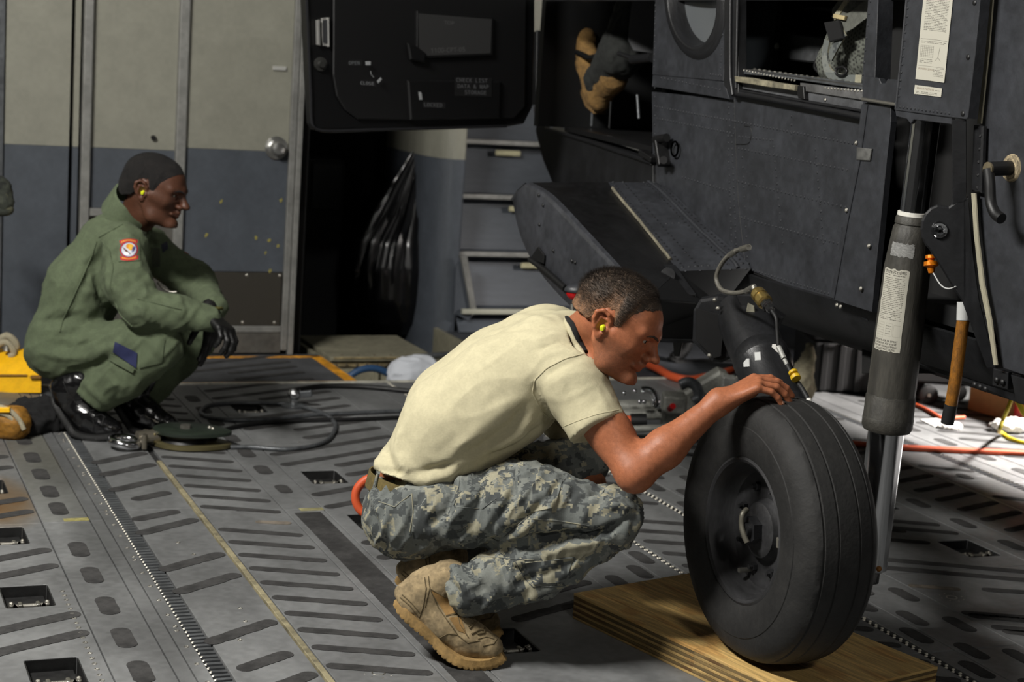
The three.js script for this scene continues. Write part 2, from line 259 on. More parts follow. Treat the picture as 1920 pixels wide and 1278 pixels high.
// non-skid strips: thin capsules with slightly ragged edges, a few variants of each length
const capCache = new Map();
function capsule(L, w, v) { const key = [L.toFixed(2), w.toFixed(3), v].join(); if (!capCache.has(key)) { const rr = rng(900 + v * 7 + Math.round(L * 100)), pts = [], hl = L / 2 - w / 2, e = L < 0.19 ? 0.0008 : 0.0016;
    const jig = () => (rr() - 0.5) * 2 * e * (rr() < 0.12 ? 2.2 : 1);
    for (let i = 0; i <= 10; i++) pts.push([-hl + 2 * hl * i / 10, -w / 2 + jig()]); for (let i = 1; i < 8; i++) { const t = -Math.PI / 2 + Math.PI * i / 8; pts.push([hl + Math.cos(t) * w / 2, Math.sin(t) * w / 2]); }
    for (let i = 0; i <= 10; i++) pts.push([hl - 2 * hl * i / 10, w / 2 + jig()]); for (let i = 1; i < 8; i++) { const t = Math.PI / 2 + Math.PI * i / 8; pts.push([-hl + Math.cos(t) * w / 2, Math.sin(t) * w / 2]); }
    const g = clean(new THREE.ExtrudeGeometry(new THREE.Shape(pts.map((p) => new THREE.Vector2(...p))), { depth: 0.0012, bevelEnabled: false })); g.rotateX(-Math.PI / 2); capCache.set(key, g); } return capCache.get(key); }
let stripN = 0;
function strip(c0, a0, c1, a1, w = 0.042, mat = M.strip) {
  const cm = (c0 + c1) / 2, am = (a0 + a1) / 2; if (!inSight(c0, a0) && !inSight(c1, a1) && !inSight(cm, am)) return;
  const p = W(c0, a0), q = W(c1, a1), L = p.distanceTo(q) + 0.01, m = part(floor, 'non_skid_strip', capsule(L, w, stripN++ % 4), mat); m.position.copy(W(cm, am, 0.0002)); m.rotation.y = Math.atan2(-(q.z - p.z), q.x - p.x);
}
const M_stripWorn = S({ map: wornMap([0.4, 0.37, 0.33], 0.4, 67), roughness: 0.9 });
// left of the toothed rail
for (const a of [5.845, 5.697, 5.30, 5.155, 4.753, 4.606, 4.2, 4.06, 3.655, 3.51, 6.39, 6.25]) strip(0.18, a - 0.215, 0.636, a, 0.046);
for (const a of [5.815, 5.587, 5.368, 5.168, 4.74, 4.5, 4.244, 4.0, 3.768, 3.53, 6.3, 6.07]) strip(0.716, a - 0.066, 0.716, a + 0.066, 0.05);
for (const a of [5.711, 5.549, 5.353, 4.865, 4.509, 4.314, 3.923, 3.55, 6.2, 6.36, 6.72]) strip(0.905, a, 1.1, a + 0.125, 0.046);
for (const [c0, a0, c1, a1] of [[0.955, 5.236, 1.08, 5.31], [0.918, 5.012, 1.064, 5.088], [0.94, 3.732, 1.08, 3.818]]) strip(c0, a0, c1, a1, 0.046);
for (let k = -9; k < 17; k++) { const a = 4.876 + 0.1285 * k; if (k !== 1) strip(1.147, a - 0.002, 1.37, a - 0.104, 0.036); } strip(1.275, 4.935, 1.37, 4.905, 0.03, M_stripWorn);
for (const a of [6.71, 6.5, 6.28, 6.02, 5.79, 5.552]) strip(1.448, a - 0.055, 1.448, a + 0.055, 0.052); strip(1.453, 5.25, 1.453, 5.345, 0.046);
{ const m = part(floor, 'non_skid_strip', hbox(1.413, 1.497, -0.001, 0.0014, 2.6, 5.013, 0), M.strip, 'long black non-skid strip'); m.name = 'non_skid_strip'; }
part(floor, 'tape', hbox(1.44, 1.516, 0, 0.0012, 5.033, 5.062, 0), M.yellowTape, 'worn yellow tape').material = S({ map: wornMap([0.55, 0.53, 0.38], 0.4, 69) });
part(floor, 'tape', hbox(0.715, 0.788, 0, 0.0012, 5.026, 5.056, 0), S({ map: wornMap([0.6, 0.57, 0.35], 0.4, 70) }), 'worn yellow tape');
// between the pits
for (let k = -2; k < 5; k++) { const a = 5.06 + 0.5475 * k; strip(1.53, a, 2.05, a + 0.235, 0.04); strip(1.53, a + 0.148, 2.05, a + 0.385, 0.04); strip(1.715, a + 0.385, 2.05, a + 0.53, 0.04); strip(1.715, a - 0.03, 2.05, a + 0.115, 0.04); }
// centre pads and chevrons (mirror images about c = 2.525)
for (let k = -2; k < 9; k++) for (const [c, a] of [[2.74, 3.347 + 0.258 * k], [2.816, 3.468 + 0.263 * k], [2.92, 3.4 + 0.26 * k], [2.31, 3.347 + 0.26 * k], [2.24, 3.468 + 0.263 * k], [2.135, 3.4 + 0.26 * k]]) strip(c, a - 0.058, c, a + 0.058, 0.046);
for (let k = -3; k < 24; k++) { const a = 3.6 + 0.127 * k; if (Math.abs(a - 4.86) > 0.1) strip(2.4, a + 0.055, 2.645, a - 0.055, 0.038); }
for (const a of [4.27, 4.17, 4.81, 4.71, 3.72, 3.62, 5.36, 5.26, 5.9, 5.8, 6.44]) strip(3.0, a, 3.5, a - 0.26, 0.04);
for (const a of [4.47, 4.6, 5.02, 5.15, 5.58, 5.7]) strip(3.0, a + 0.06, 3.33, a - 0.1, 0.038);
strip(2.994, 3.742, 3.3, 3.6, 0.038); strip(3.194, 3.914, 3.5, 3.79, 0.038); strip(3.01, 3.583, 3.3, 3.45, 0.038); strip(2.99, 3.99, 3.12, 3.93, 0.03, M_stripWorn);
for (let k = -2; k < 9; k++) { strip(3.602, 4.3 + 0.255 * k - 0.055, 3.602, 4.3 + 0.255 * k + 0.055, 0.05); strip(4.334, 3.9 + 0.25 * k - 0.06, 4.334, 3.9 + 0.25 * k + 0.06, 0.05); }
for (let k = -6; k < 15; k++) { const a = 4.576 + 0.128 * k; strip(3.7, a, 3.91, a + 0.075, 0.038); }
for (let k = -3; k < 5; k++) { strip(3.955, 5.3 + 0.45 * k, 4.125, 5.19 + 0.45 * k, 0.04); strip(4.035, 5.085 + 0.45 * k, 4.035, 5.16 + 0.45 * k, 0.045); }
for (let k = 0; k < 9; k++) { strip(4.44, 4.2 + 0.3 * k, 4.95, 3.95 + 0.3 * k, 0.042); strip(4.44, 4.345 + 0.3 * k, 4.95, 4.095 + 0.3 * k, 0.042); }
// tie-down pits: pan, hinge barrel, clamps and ring in each
{ const pan = () => { const hw = PIT[0], hl = PIT[1], d = 0.042, t = 0.003; return [[-hw, -hw + t, -d, -0.002, -hl, hl], [hw - t, hw, -d, -0.002, -hl, hl], [-hw, hw, -d, -0.002, -hl, -hl + t], [-hw, hw, -d, -0.002, hl - t, hl], [-hw, hw, -d - t, -d, -hl, hl]].map((q) => hbox(...q, 0)); };
  M.pan = S({ map: wornMap([0.2, 0.2, 0.2], 0.4, 24), metalness: 0.5, roughness: 0.4 });
  const hinge = tube([W(-0.05, -0.045, -0.012), W(0.05, -0.045, -0.012)], 0.007, 0, 8);
  const ringGeo = clean(new THREE.TorusGeometry(0.036, 0.0075, 8, 22, Math.PI)); ringGeo.applyMatrix4(new THREE.Matrix4().makeBasis(CX, AX.clone().negate().multiplyScalar(0.96).addScaledVector(UP, -0.2).normalize(), UP)); ringGeo.translate(...W(0, -0.045, -0.012).toArray());
  const clamps = [-0.045, -0.022, 0.022, 0.045].map((c) => hbox(c - 0.006, c + 0.006, -0.038, -0.003, -0.058, -0.03, 0.004)), lid = hbox(-0.05, 0.05, -0.03, -0.027, -0.02, 0.075, 0.001);
  const bolts = [-0.045, 0.045].map((c) => rivetGeo(0.006, 0.005).translate(...W(c, -0.044, -0.003).toArray()));
  const gp = join([...pan(), lid]), gr = join([ringGeo, hinge, ...clamps, ...bolts]);
  for (const [c, a] of [...pitsL, ...pitsR, ...pitsR2, ...pitsM]) if (inSight(c, a)) { const p = part(floor, 'tie_down_pan', gp, M.pan); p.position.copy(W(c, a)); const r = mesh('tie_down_ring', gr, M.steel); p.add(r); } }
// forward step of the floor and the deck in front of the door
part(floor, 'floor_edge', hbox(-3, 9.5, -0.06, 0.006, 6.985, 7.005, 0.002), S({ map: wornMap([0.72, 0.71, 0.66], 0.25, 71), roughness: 0.6 }), 'pale metal edge strip');
part(floor, 'door_deck', hbox(-3, 2.235, -0.06, -0.001, 7.006, 7.66, 0.002), S({ map: wornMap([0.27, 0.275, 0.285], 0.2, 72), roughness: 0.9 }), 'dark grey non-skid deck');
for (const q of [[1.16, 2.235, 7.006, 7.03], [1.2, 2.235, 7.575, 7.61], [2.185, 2.235, 7.006, 7.61], [1.12, 1.165, 7.006, 7.1]]) part(floor, 'yellow_border', hbox(q[0], q[1], -0.001, 0.0012, q[2], q[3], 0), M.yellowTape);
// ---------------------------------------------------------------- the hold: closed shell (mostly outside the frame)
struct('wall_left', hbox(-3.2, -3, -0.3, 4.3, -6.2, 9.8, 0), M.hull);
struct('wall_right', hbox(9.5, 9.7, -0.3, 4.3, -6.2, 9.8, 0), M.hull);
struct('wall_back', hbox(-3.2, 9.7, -0.3, 4.3, -6.4, -6.2, 0), M.hull);
struct('ceiling', hbox(-3.2, 9.7, 4.3, 4.5, -6.4, 9.9, 0), M.hull);
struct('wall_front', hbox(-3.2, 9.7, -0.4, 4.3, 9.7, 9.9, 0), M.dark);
{ // forward wall with its painted panels
  const w = struct('wall_forward'), Y = 0.925, T = 2.6, a = 7.66, b = 7.72;
  const two = (c0, c1, y0 = 0, aa = a) => { part(w, 'wall_panel', hbox(c0, c1, Y, T, aa, b, 0.002), M.beige); part(w, 'wall_panel', hbox(c0, c1, y0, Y - 0.0005, aa, b, 0.002), M.blue, 'blue grey lower panel'); };
  two(-3, 0.752); two(0.80, 1.072); two(1.088, 1.112); two(1.16, 1.535, 0.66, 7.668);
  part(w, 'trim_strip', hbox(0.765, 0.795, 0, T, 7.645, 7.7, 0.003), M.aluDark);
  part(w, 'gap_back', hbox(-3, 2.1, 0, T, 7.715, 7.76, 0), M.dark);
  part(w, 'trim_post', hbox(1.122, 1.162, 0, T, 7.635, 7.7, 0.006), M.trim);
  part(w, 'trim_post', hbox(1.533, 1.578, 0, T, 7.635, 7.7, 0.006), M.trim);
  part(w, 'trim_rail', hbox(1.16, 1.535, 0.625, 0.66, 7.645, 7.7, 0.004), M.trim);
  part(w, 'wall_panel', hbox(1.16, 1.535, 0.0, 0.626, 7.665, 7.72, 0.002), M.kick, 'bare grey lower panel');
  const p = onA(288, 258, 7.655); part(w, 'hole_plug', cyl(p.clone().addScaledVector(AX, -0.004), p.clone().addScaledVector(AX, 0.01), 0.011, 14), M.dark);
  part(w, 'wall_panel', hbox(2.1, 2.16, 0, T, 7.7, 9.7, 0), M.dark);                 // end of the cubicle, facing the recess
  done(w);
  const d = struct('door_1'); // cubicle door
  part(d, 'door_panel', hbox(1.578, 2.052, Y + 0.015, T, 7.66, 7.7, 0.002), M.beige); part(d, 'door_panel', hbox(1.578, 2.052, 0.385, Y + 0.0145, 7.66, 7.7, 0.002), M.blue, 'blue grey lower panel');
  part(d, 'door_frame', join([hbox(2.052, 2.082, 0.02, T, 7.64, 7.7, 0.004), hbox(2.084, 2.11, 0.0, T, 7.635, 7.72, 0.004), hbox(1.578, 2.052, 0.105, 0.135, 7.645, 7.7, 0.004)]), M.trim);
  const holes = tex(256, 256, (u, v) => { const s = 8, x = (u * s) % 1 - 0.5, y = (v * s) % 1 - 0.5, r = Math.min(Math.hypot(x, y), Math.hypot(Math.abs(x) - 0.5, Math.abs(y) - 0.5)); return r < 0.24 ? [0.05, 0.05, 0.045] : [0.36, 0.345, 0.31]; });
  holes.repeat.set(13, 13);
  const grille = part(d, 'vent_grille', hbox(1.60, 2.046, 0.135, 0.383, 7.65, 7.7, 0.002), S({ map: holes, metalness: 0.5, roughness: 0.45 }), 'perforated metal vent grille');
  part(d, 'screw', join([[1.72, 0.372], [1.88, 0.37], [2.035, 0.37], [1.87, 0.15], [2.02, 0.15], [1.72, 0.15]].map(([c, y]) => rivetGeo(0.009, 0.005).applyMatrix4(orient(W(c, 7.65, y), AX.clone().negate())))), M.steel);
  part(d, 'kick_plate', hbox(1.578, 2.052, 0.008, 0.104, 7.65, 7.7, 0.002), M.kick, 'dull metal kick plate');
  const k = onA(518, 277, 7.655), back = AX.clone().negate();
  const knob = part(d, 'door_knob', turned([[0, -0.002], [0.052, -0.002], [0.053, 0.004], [0.05, 0.007], [0.044, 0.006], [0.036, 0.0], [0.03, 0.004], [0.026, 0.02], [0.025, 0.028], [0.03, 0.034], [0.031, 0.045], [0.026, 0.053], [0.012, 0.058], [0, 0.059]], k, k.clone().add(back), 36), S({ color: 0xb9b9b6, metalness: 0.9, roughness: 0.3 }), 'round recessed metal door knob'); void knob; void grille;
  const l = onA(524, 128, 7.656); { const [c, aa] = ca(l); part(d, 'latch_plate', hbox(c - 0.031, c + 0.031, l.y - 0.009, l.y + 0.009, aa - 0.006, aa + 0.01, 0.002), S({ color: 0xc9c9c4, roughness: 0.4, metalness: 0.4 })); }
  // worn yellow and pale paint flecks on the blue
  const rr = rng(77), fl = []; for (const [x, y, s] of [[480, 445, 10], [505, 450, 8], [521, 460, 7], [498, 474, 6], [506, 508, 7], [415, 378, 6], [527, 375, 5], [387, 440, 5]]) fl.push(onA(x, y, 7.658)); 
  part(d, 'paint_fleck', join(fl.map((p) => { const pts = Array.from({ length: 7 }, (_, i) => { const t = i / 7 * 6.283, r = 0.011 * (0.35 + 0.65 * rr()); return p.clone().addScaledVector(CX, Math.cos(t) * r).addScaledVector(UP, Math.sin(t) * r * 1.2 + Math.cos(t) * r * 0.5); }); return plate(pts, AX.clone().negate(), 0.002, { bevel: 0 }); })), S({ color: 0x8f8746, roughness: 0.8 })).userData.kind = 'stuff';
  done(d);
}
{ // recess beside the cubicle, the step box and the low well in front of it
  const s = struct('wall_recess');
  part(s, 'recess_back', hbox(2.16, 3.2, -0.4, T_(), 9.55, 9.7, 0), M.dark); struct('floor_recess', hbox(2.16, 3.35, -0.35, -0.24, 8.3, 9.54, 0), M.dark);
  done(s);
  function T_() { return 2.6; }
  const st = struct('trim_1'); // cream step box with a hinged lid
  const a0 = ca(G(690, 669))[1], a1 = ca(G(640, 629))[1];
  part(st, 'step_top', hbox(2.275, 2.79, -0.02, 0.002, a0, a1, 0.003), M.cream);
  part(st, 'step_front', hbox(2.275, 2.79, -0.34, -0.022, a0 + 0.03, a1, 0.003), M.cream);
  part(st, 'hinge', join([tube([W(2.29, a0 + 0.004, -0.006), W(2.78, a0 + 0.004, -0.006)], 0.008, 0, 8), hbox(2.29, 2.78, -0.05, -0.026, a0 + 0.018, a0 + 0.032, 0.001)]), S({ map: wornMap([0.5, 0.45, 0.33], 0.6, 81), roughness: 0.7 }), 'stained piano hinge');
  part(st, 'bolt_head', join([...Array.from({ length: 10 }, (_, i) => rivetGeo(0.007, 0.006).applyMatrix4(orient(W(2.31 + 0.05 * i, a0 + 0.017, -0.04), AX.clone().negate()))), ...Array.from({ length: 6 }, (_, i) => rivetGeo(0.006, 0.004).translate(...W(2.34 + 0.08 * i, a0 + 0.03, 0.002).toArray()))]), S({ color: 0x5b5140, roughness: 0.6 }));
  part(st, 'rib', join([2.36, 2.5, 2.66].map((c) => hbox(c, c + 0.02, -0.34, -0.07, a0 + 0.01, a0 + 0.04, 0.003))), M.cream);
  part(st, 'well_floor', hbox(2.24, 3.1, -0.3, -0.22, 7.0, a0 + 0.2, 0), M.cream);
  part(st, 'well_side', hbox(2.225, 2.245, -0.3, -0.003, 7.01, a0 + 0.4, 0), M.cream);
  part(st, 'well_side', hbox(3.08, 3.1, -0.3, -0.003, 7.01, 8.4, 0), M.cream);
  done(st);
  struct('platform', hbox(3.1, 9.5, -0.3, -0.02, 7.01, 9.7, 0), S({ map: wornMap([0.24, 0.25, 0.27], 0.25, 82), roughness: 0.7 }));
}
{ // column and ladder stairs to the flight deck
  const s = struct('stairs');
  const Yb = onA(830, 296, 8.45).y, cA = ca(onA(797, 400, 8.5))[0], cB = ca(onA(846, 400, 8.38))[0], cC = ca(onA(868, 400, 8.38))[0];
  for (const [y0, y1, m] of [[Yb, 2.6, M.beige], [-0.3, Yb - 0.0005, M.blue]]) part(s, 'column', (() => { const r = []; for (const y of [y0, y1]) r.push([W(cA, 8.62, y), W(cA + 0.01, 8.56, y), W(cB - 0.06, 8.43, y), W(cB - 0.02, 8.4, y), W(cB, 8.385, y), W(cC - 0.01, 8.38, y), W(cC, 8.39, y), W(cC, 9.2, y), W(cA, 9.2, y)]); return loft(r); })(), m);
  const noses = [[584, 891, 8.3], [476, 877, 8.44], [367.5, 865, 8.58], [264.5, 868, 8.72], [160, 868, 8.86]];
  const R = 4.9;
  noses.forEach(([py, px, a], i) => { const p = onA(px, py, a), c0 = cC - 0.005, y = p.y;
    part(s, 'nosing', hbox(c0, R, y - 0.012, y + 0.014, a - 0.012, a + 0.012, 0.004), i ? M.trim : S({ color: 0xa9a99a, roughness: 0.5 }));
    part(s, 'tread', hbox(c0, R, y - 0.006, y + 0.008, a, a + 0.17, 0.001), M.blue);
    const py2 = i ? noses[i - 1] : null; const yl = py2 ? onA(py2[1], py2[0], py2[2]).y : -0.02;
    part(s, 'riser', beam(W((c0 + R) / 2, a + 0.02, yl + 0.005), W((c0 + R) / 2, a + 0.105, y - 0.01), R - c0, 0.01, AX), M.blue);
    if (i > 0) { const h = onA([0, 1000, 978, 952, 955][i], [0, 498, 392, 287, 180][i], a + 0.04); part(s, 'toe_guard', box(0.15, 0.03, 0.014, 0.006).applyMatrix4(HOLD).translate(h.x, h.y, h.z), S({ map: wornMap([0.7, 0.68, 0.55], 0.2, 83) }), 'cream toe guard'); } });
  part(s, 'stringer', plate([onA(864, 480, 8.3), onA(876, 480, 8.3), onA(899, 588, 8.27), onA(889, 594, 8.27)], AX.clone().negate(), 0.03), M.trim);
  part(s, 'stringer_side', plate([onA(866, 482, 8.32), onA(890, 592, 8.3), onA(878, 600, 8.32), onA(846, 585, 8.36), onA(850, 500, 8.36)], AX.clone().negate(), 0.02), M.blue);
  part(s, 'upper_panel', hbox(cC, R, 1.0, 2.6, 9.0, 9.05, 0), M.beige);
  part(s, 'back_panel', hbox(cC, R, -0.1, 1.0, 9.06, 9.1, 0), M.blue);
  done(s);
  const w = struct('wall_forward_right'); part(w, 'wall_panel', hbox(4.93, 9.5, 0.95, 2.6, 8.9, 9.0, 0), M.beige); part(w, 'wall_panel', hbox(4.93, 9.5, -0.02, 0.949, 8.9, 9.0, 0), M.blue); done(w);
}
{ // lamps of the hold, above and outside the frame
  LAMPS.forEach(([c, a, y, w, l, power, color, aim], i) => {
    const o = new THREE.Group(); o.name = numbered('cargo_lamp'); scene.add(o);
    tag(o, ['cargo hold lamp nearest the camera on the left', 'cargo hold lamp over the left floor panels', 'small cargo hold lamp over the door deck', 'bright low work lamp beyond the helicopter'][i], 'lamp');
    const at = W(c, a, y), to = aim ? W(aim[0], aim[2], aim[1]) : W(c, a, 0), dir = to.clone().sub(at).normalize();
    const m = new THREE.Matrix4().lookAt(V(), dir, Math.abs(dir.y) > 0.98 ? AX : UP); // -z along dir
    // long side along the hold: swap so that the light's height runs along a
    const q = new THREE.Quaternion().setFromRotationMatrix(m);
    const hous = part(o, 'housing', box(l + 0.06, w + 0.06, 0.07, 0.01), M.trim); hous.quaternion.copy(q); hous.position.copy(at).addScaledVector(dir, -0.05);
    const glow = part(o, 'diffuser', box(l, w, 0.012, 0.003), new THREE.MeshStandardMaterial({ color: 0x222222, emissive: color, emissiveIntensity: 2 })); glow.quaternion.copy(q); glow.position.copy(at).addScaledVector(dir, -0.008);
    if (i === 3) { const h = part(o, 'side_shade', box(0.02, 0.5, 0.62, 0.004), M.heliBlack); h.quaternion.copy(q); const right = V(1, 0, 0).applyQuaternion(q), s = right.dot(AX) > 0 ? 1 : -1; h.position.copy(at).addScaledVector(right, s * (l / 2 + 0.05)).addScaledVector(dir, 0.24); }
    const L = new THREE.RectAreaLight(color, power, l, w); L.name = 'lamp_light'; L.position.copy(at).addScaledVector(dir, 0.004); L.quaternion.copy(q); scene.add(L);
  });
}
// ---------------------------------------------------------------- bodies: distance fields meshed by surface nets
const CR = V(1, 0, 0).applyQuaternion(camera.quaternion), CU = V(0, 1, 0).applyQuaternion(camera.quaternion), CT = V(0, 0, 1).applyQuaternion(camera.quaternion);
const smin = (a, b, k) => { const h = Math.max(k - Math.abs(a - b), 0) / k; return Math.min(a, b) - h * h * k * 0.25; };
// a bone: [from, to, radius, radius, blend]
const bone = (a, b, ra, rb = ra, k = 0.03) => { const dx = b.x - a.x, dy = b.y - a.y, dz = b.z - a.z, L2 = dx * dx + dy * dy + dz * dz || 1e-9; const f = (x, y, z) => { const px = x - a.x, py = y - a.y, pz = z - a.z, t = Math.min(1, Math.max(0, (px * dx + py * dy + pz * dz) / L2)), ex = px - t * dx, ey = py - t * dy, ez = pz - t * dz; return Math.sqrt(ex * ex + ey * ey + ez * ez) - ra - (rb - ra) * t; }; f.k = k; f.a = a; f.b = b; return f; };
// an ellipsoid: centre, radii along the axes ex, ey, ez (unit vectors)
const egg = (c, r, k = 0.02, ex = V(1, 0, 0), ey = V(0, 1, 0), ez = V(0, 0, 1)) => { const m = Math.min(r[0], r[1], r[2]); const f = (x, y, z) => { const px = x - c.x, py = y - c.y, pz = z - c.z, u = (px * ex.x + py * ex.y + pz * ex.z) / r[0], v = (px * ey.x + py * ey.y + pz * ey.z) / r[1], w = (px * ez.x + py * ez.y + pz * ez.z) / r[2]; const l = Math.sqrt(u * u + v * v + w * w); const g = Math.sqrt(u * u / (r[0] * r[0]) + v * v / (r[1] * r[1]) + w * w / (r[2] * r[2])); return g < 1e-6 ? -m : l * (l - 1) / g; }; f.k = k; f.a = f.b = c; return f; };
const blend = (list) => (x, y, z) => { let d = list[0](x, y, z); for (let i = 1; i < list.length; i++) d = smin(d, list[i](x, y, z), list[i].k); return d; };
const half = (p, n) => { const q = n.clone().normalize(), o = p.dot(q); return (x, y, z) => x * q.x + y * q.y + z * q.z - o; }; // > 0 on the side n points to
const cut = (f, ...hs) => (x, y, z) => { let d = f(x, y, z); for (const h of hs) d = Math.max(d, h(x, y, z)); return d; };
const trim = (b, ...hs) => { const f = cut(b, ...hs); f.k = b.k; f.a = b.a; f.b = b.b; return f; };
function meshSDF(f, lo, hi, h) {
  const B = 4, nx = Math.ceil((hi.x - lo.x) / h / B) * B, ny = Math.ceil((hi.y - lo.y) / h / B) * B, nz = Math.ceil((hi.z - lo.z) / h / B) * B, sx = nx + 1, sy = ny + 1, sz = nz + 1;
  const val = new Float32Array(sx * sy * sz).fill(NaN), act = [], at = (i, j, k) => i + sx * (j + sy * k);
  const reach = B * h * 0.87 * 1.35 + 0.004;
  for (let k = 0; k < nz; k += B) for (let j = 0; j < ny; j += B) for (let i = 0; i < nx; i += B) { if (Math.abs(f(lo.x + (i + B / 2) * h, lo.y + (j + B / 2) * h, lo.z + (k + B / 2) * h)) > reach) continue; act.push([i, j, k]);
    for (let c = 0; c <= B; c++) for (let b = 0; b <= B; b++) for (let a = 0; a <= B; a++) { const q = at(i + a, j + b, k + c); if (val[q] !== val[q]) val[q] = f(lo.x + (i + a) * h, lo.y + (j + b) * h, lo.z + (k + c) * h); } }
  const id = new Map(), pos = [], idx = [], E = [[0, 1], [2, 3], [4, 5], [6, 7], [0, 2], [1, 3], [4, 6], [5, 7], [0, 4], [1, 5], [2, 6], [3, 7]];
  const cells = [];
  for (const [I, J, K] of act) for (let c = 0; c < B; c++) for (let b = 0; b < B; b++) for (let a = 0; a < B; a++) { const i = I + a, j = J + b, k = K + c, q = at(i, j, k), v = [val[q], val[q + 1], val[q + sx], val[q + sx + 1], val[q + sx * sy], val[q + sx * sy + 1], val[q + sx * sy + sx], val[q + sx * sy + sx + 1]]; let m = 0; for (let t = 0; t < 8; t++) if (v[t] < 0) m |= 1 << t; if (m === 0 || m === 255) continue;
    let X = 0, Y = 0, Z = 0, n = 0; for (const [p, r] of E) if ((v[p] < 0) !== (v[r] < 0)) { const t = v[p] / (v[p] - v[r]); X += (p & 1) + t * ((r & 1) - (p & 1)); Y += (p >> 1 & 1) + t * ((r >> 1 & 1) - (p >> 1 & 1)); Z += (p >> 2) + t * ((r >> 2) - (p >> 2)); n++; }
    id.set(q, pos.length / 3); pos.push(lo.x + (i + X / n) * h, lo.y + (j + Y / n) * h, lo.z + (k + Z / n) * h); cells.push([i, j, k, q, v[0] < 0, v[1] < 0, v[2] < 0, v[4] < 0]); }
  const quad = (a, b, c, d, flip) => { if (a === undefined || b === undefined || c === undefined || d === undefined) return; flip ? idx.push(a, c, b, a, d, c) : idx.push(a, b, c, a, c, d); };
  for (const [i, j, k, q, s0, s1, s2, s4] of cells) { const g = (di, dj, dk) => id.get(q - di - dj * sx - dk * sx * sy);
    if (s0 !== s1 && j && k) quad(g(0, 0, 0), g(0, 1, 0), g(0, 1, 1), g(0, 0, 1), !s0);
    if (s0 !== s2 && i && k) quad(g(0, 0, 0), g(0, 0, 1), g(1, 0, 1), g(1, 0, 0), !s0);
    if (s0 !== s4 && i && j) quad(g(0, 0, 0), g(1, 0, 0), g(1, 1, 0), g(0, 1, 0), !s0); }
  const geo = new THREE.BufferGeometry(); geo.setAttribute('position', new THREE.Float32BufferAttribute(pos, 3)); geo.setIndex(idx); geo.computeVertexNormals(); return geo;
}
// box round a list of bones
function around(list, m) { const lo = V(1e9, 1e9, 1e9), hi = V(-1e9, -1e9, -1e9); for (const b of list) for (const p of [b.a, b.b]) { lo.min(p); hi.max(p); } return [lo.addScalar(-m), hi.addScalar(m)]; }
const toPx = (p) => { const q = p.clone().applyMatrix4(camera.matrixWorldInverse); return [960 + FPX * q.x / -q.z, 639 - FPX * q.y / -q.z, -q.z]; };
// front surface under pixels of the photograph: a lookup over the mesh's vertices / an exact ray
function surface(geo) { const m = new THREE.Mesh(geo, new THREE.MeshBasicMaterial({ side: THREE.DoubleSide })); m.updateMatrixWorld(); const rc = new THREE.Raycaster(); const p = geo.attributes.position, idx = geo.index;
  // bin triangles by pixel for speed
  const bins = new Map(), S = 16, px = []; for (let i = 0; i < p.count; i++) px.push(toPx(V().fromBufferAttribute(p, i)));
  const nt = idx ? idx.count / 3 : p.count / 3, tri = (t, k) => idx ? idx.getX(t * 3 + k) : t * 3 + k;
  for (let t = 0; t < nt; t++) { const q = [0, 1, 2].map((k) => px[tri(t, k)]), x0 = Math.floor(Math.min(q[0][0], q[1][0], q[2][0]) / S), x1 = Math.floor(Math.max(q[0][0], q[1][0], q[2][0]) / S), y0 = Math.floor(Math.min(q[0][1], q[1][1], q[2][1]) / S), y1 = Math.floor(Math.max(q[0][1], q[1][1], q[2][1]) / S); for (let x = x0; x <= x1; x++) for (let y = y0; y <= y1; y++) { const k = x * 4096 + y; if (!bins.has(k)) bins.set(k, []); bins.get(k).push(t); } }
  void rc; const o = V(0, EYE, 0), a = V(), b = V(), c = V(), out = V(), R = new THREE.Ray();
  return (x, y) => { R.set(o, ray(x, y).normalize()); let best = null, bd = 1e9; for (const t of bins.get(Math.floor(x / S) * 4096 + Math.floor(y / S)) ?? []) { a.fromBufferAttribute(p, tri(t, 0)); b.fromBufferAttribute(p, tri(t, 1)); c.fromBufferAttribute(p, tri(t, 2)); if (R.intersectTriangle(a, b, c, false, out)) { const d = out.distanceTo(o); if (d < bd) { bd = d; best = { p: out.clone(), n: b.clone().sub(a).cross(c.clone().sub(a)).normalize() }; if (best.n.dot(R.direction) > 0) best.n.negate(); } } } return best; }; }
const polyPx = (pts, step = 6) => { const o = []; for (let i = 0; i + 1 < pts.length; i++) { const L = Math.hypot(pts[i + 1][0] - pts[i][0], pts[i + 1][1] - pts[i][1]), n = Math.max(1, Math.round(L / step)); for (let k = 0; k < n; k++) o.push([mix(pts[i][0], pts[i + 1][0], k / n), mix(pts[i][1], pts[i + 1][1], k / n)]); } o.push(pts[pts.length - 1]); return o; };
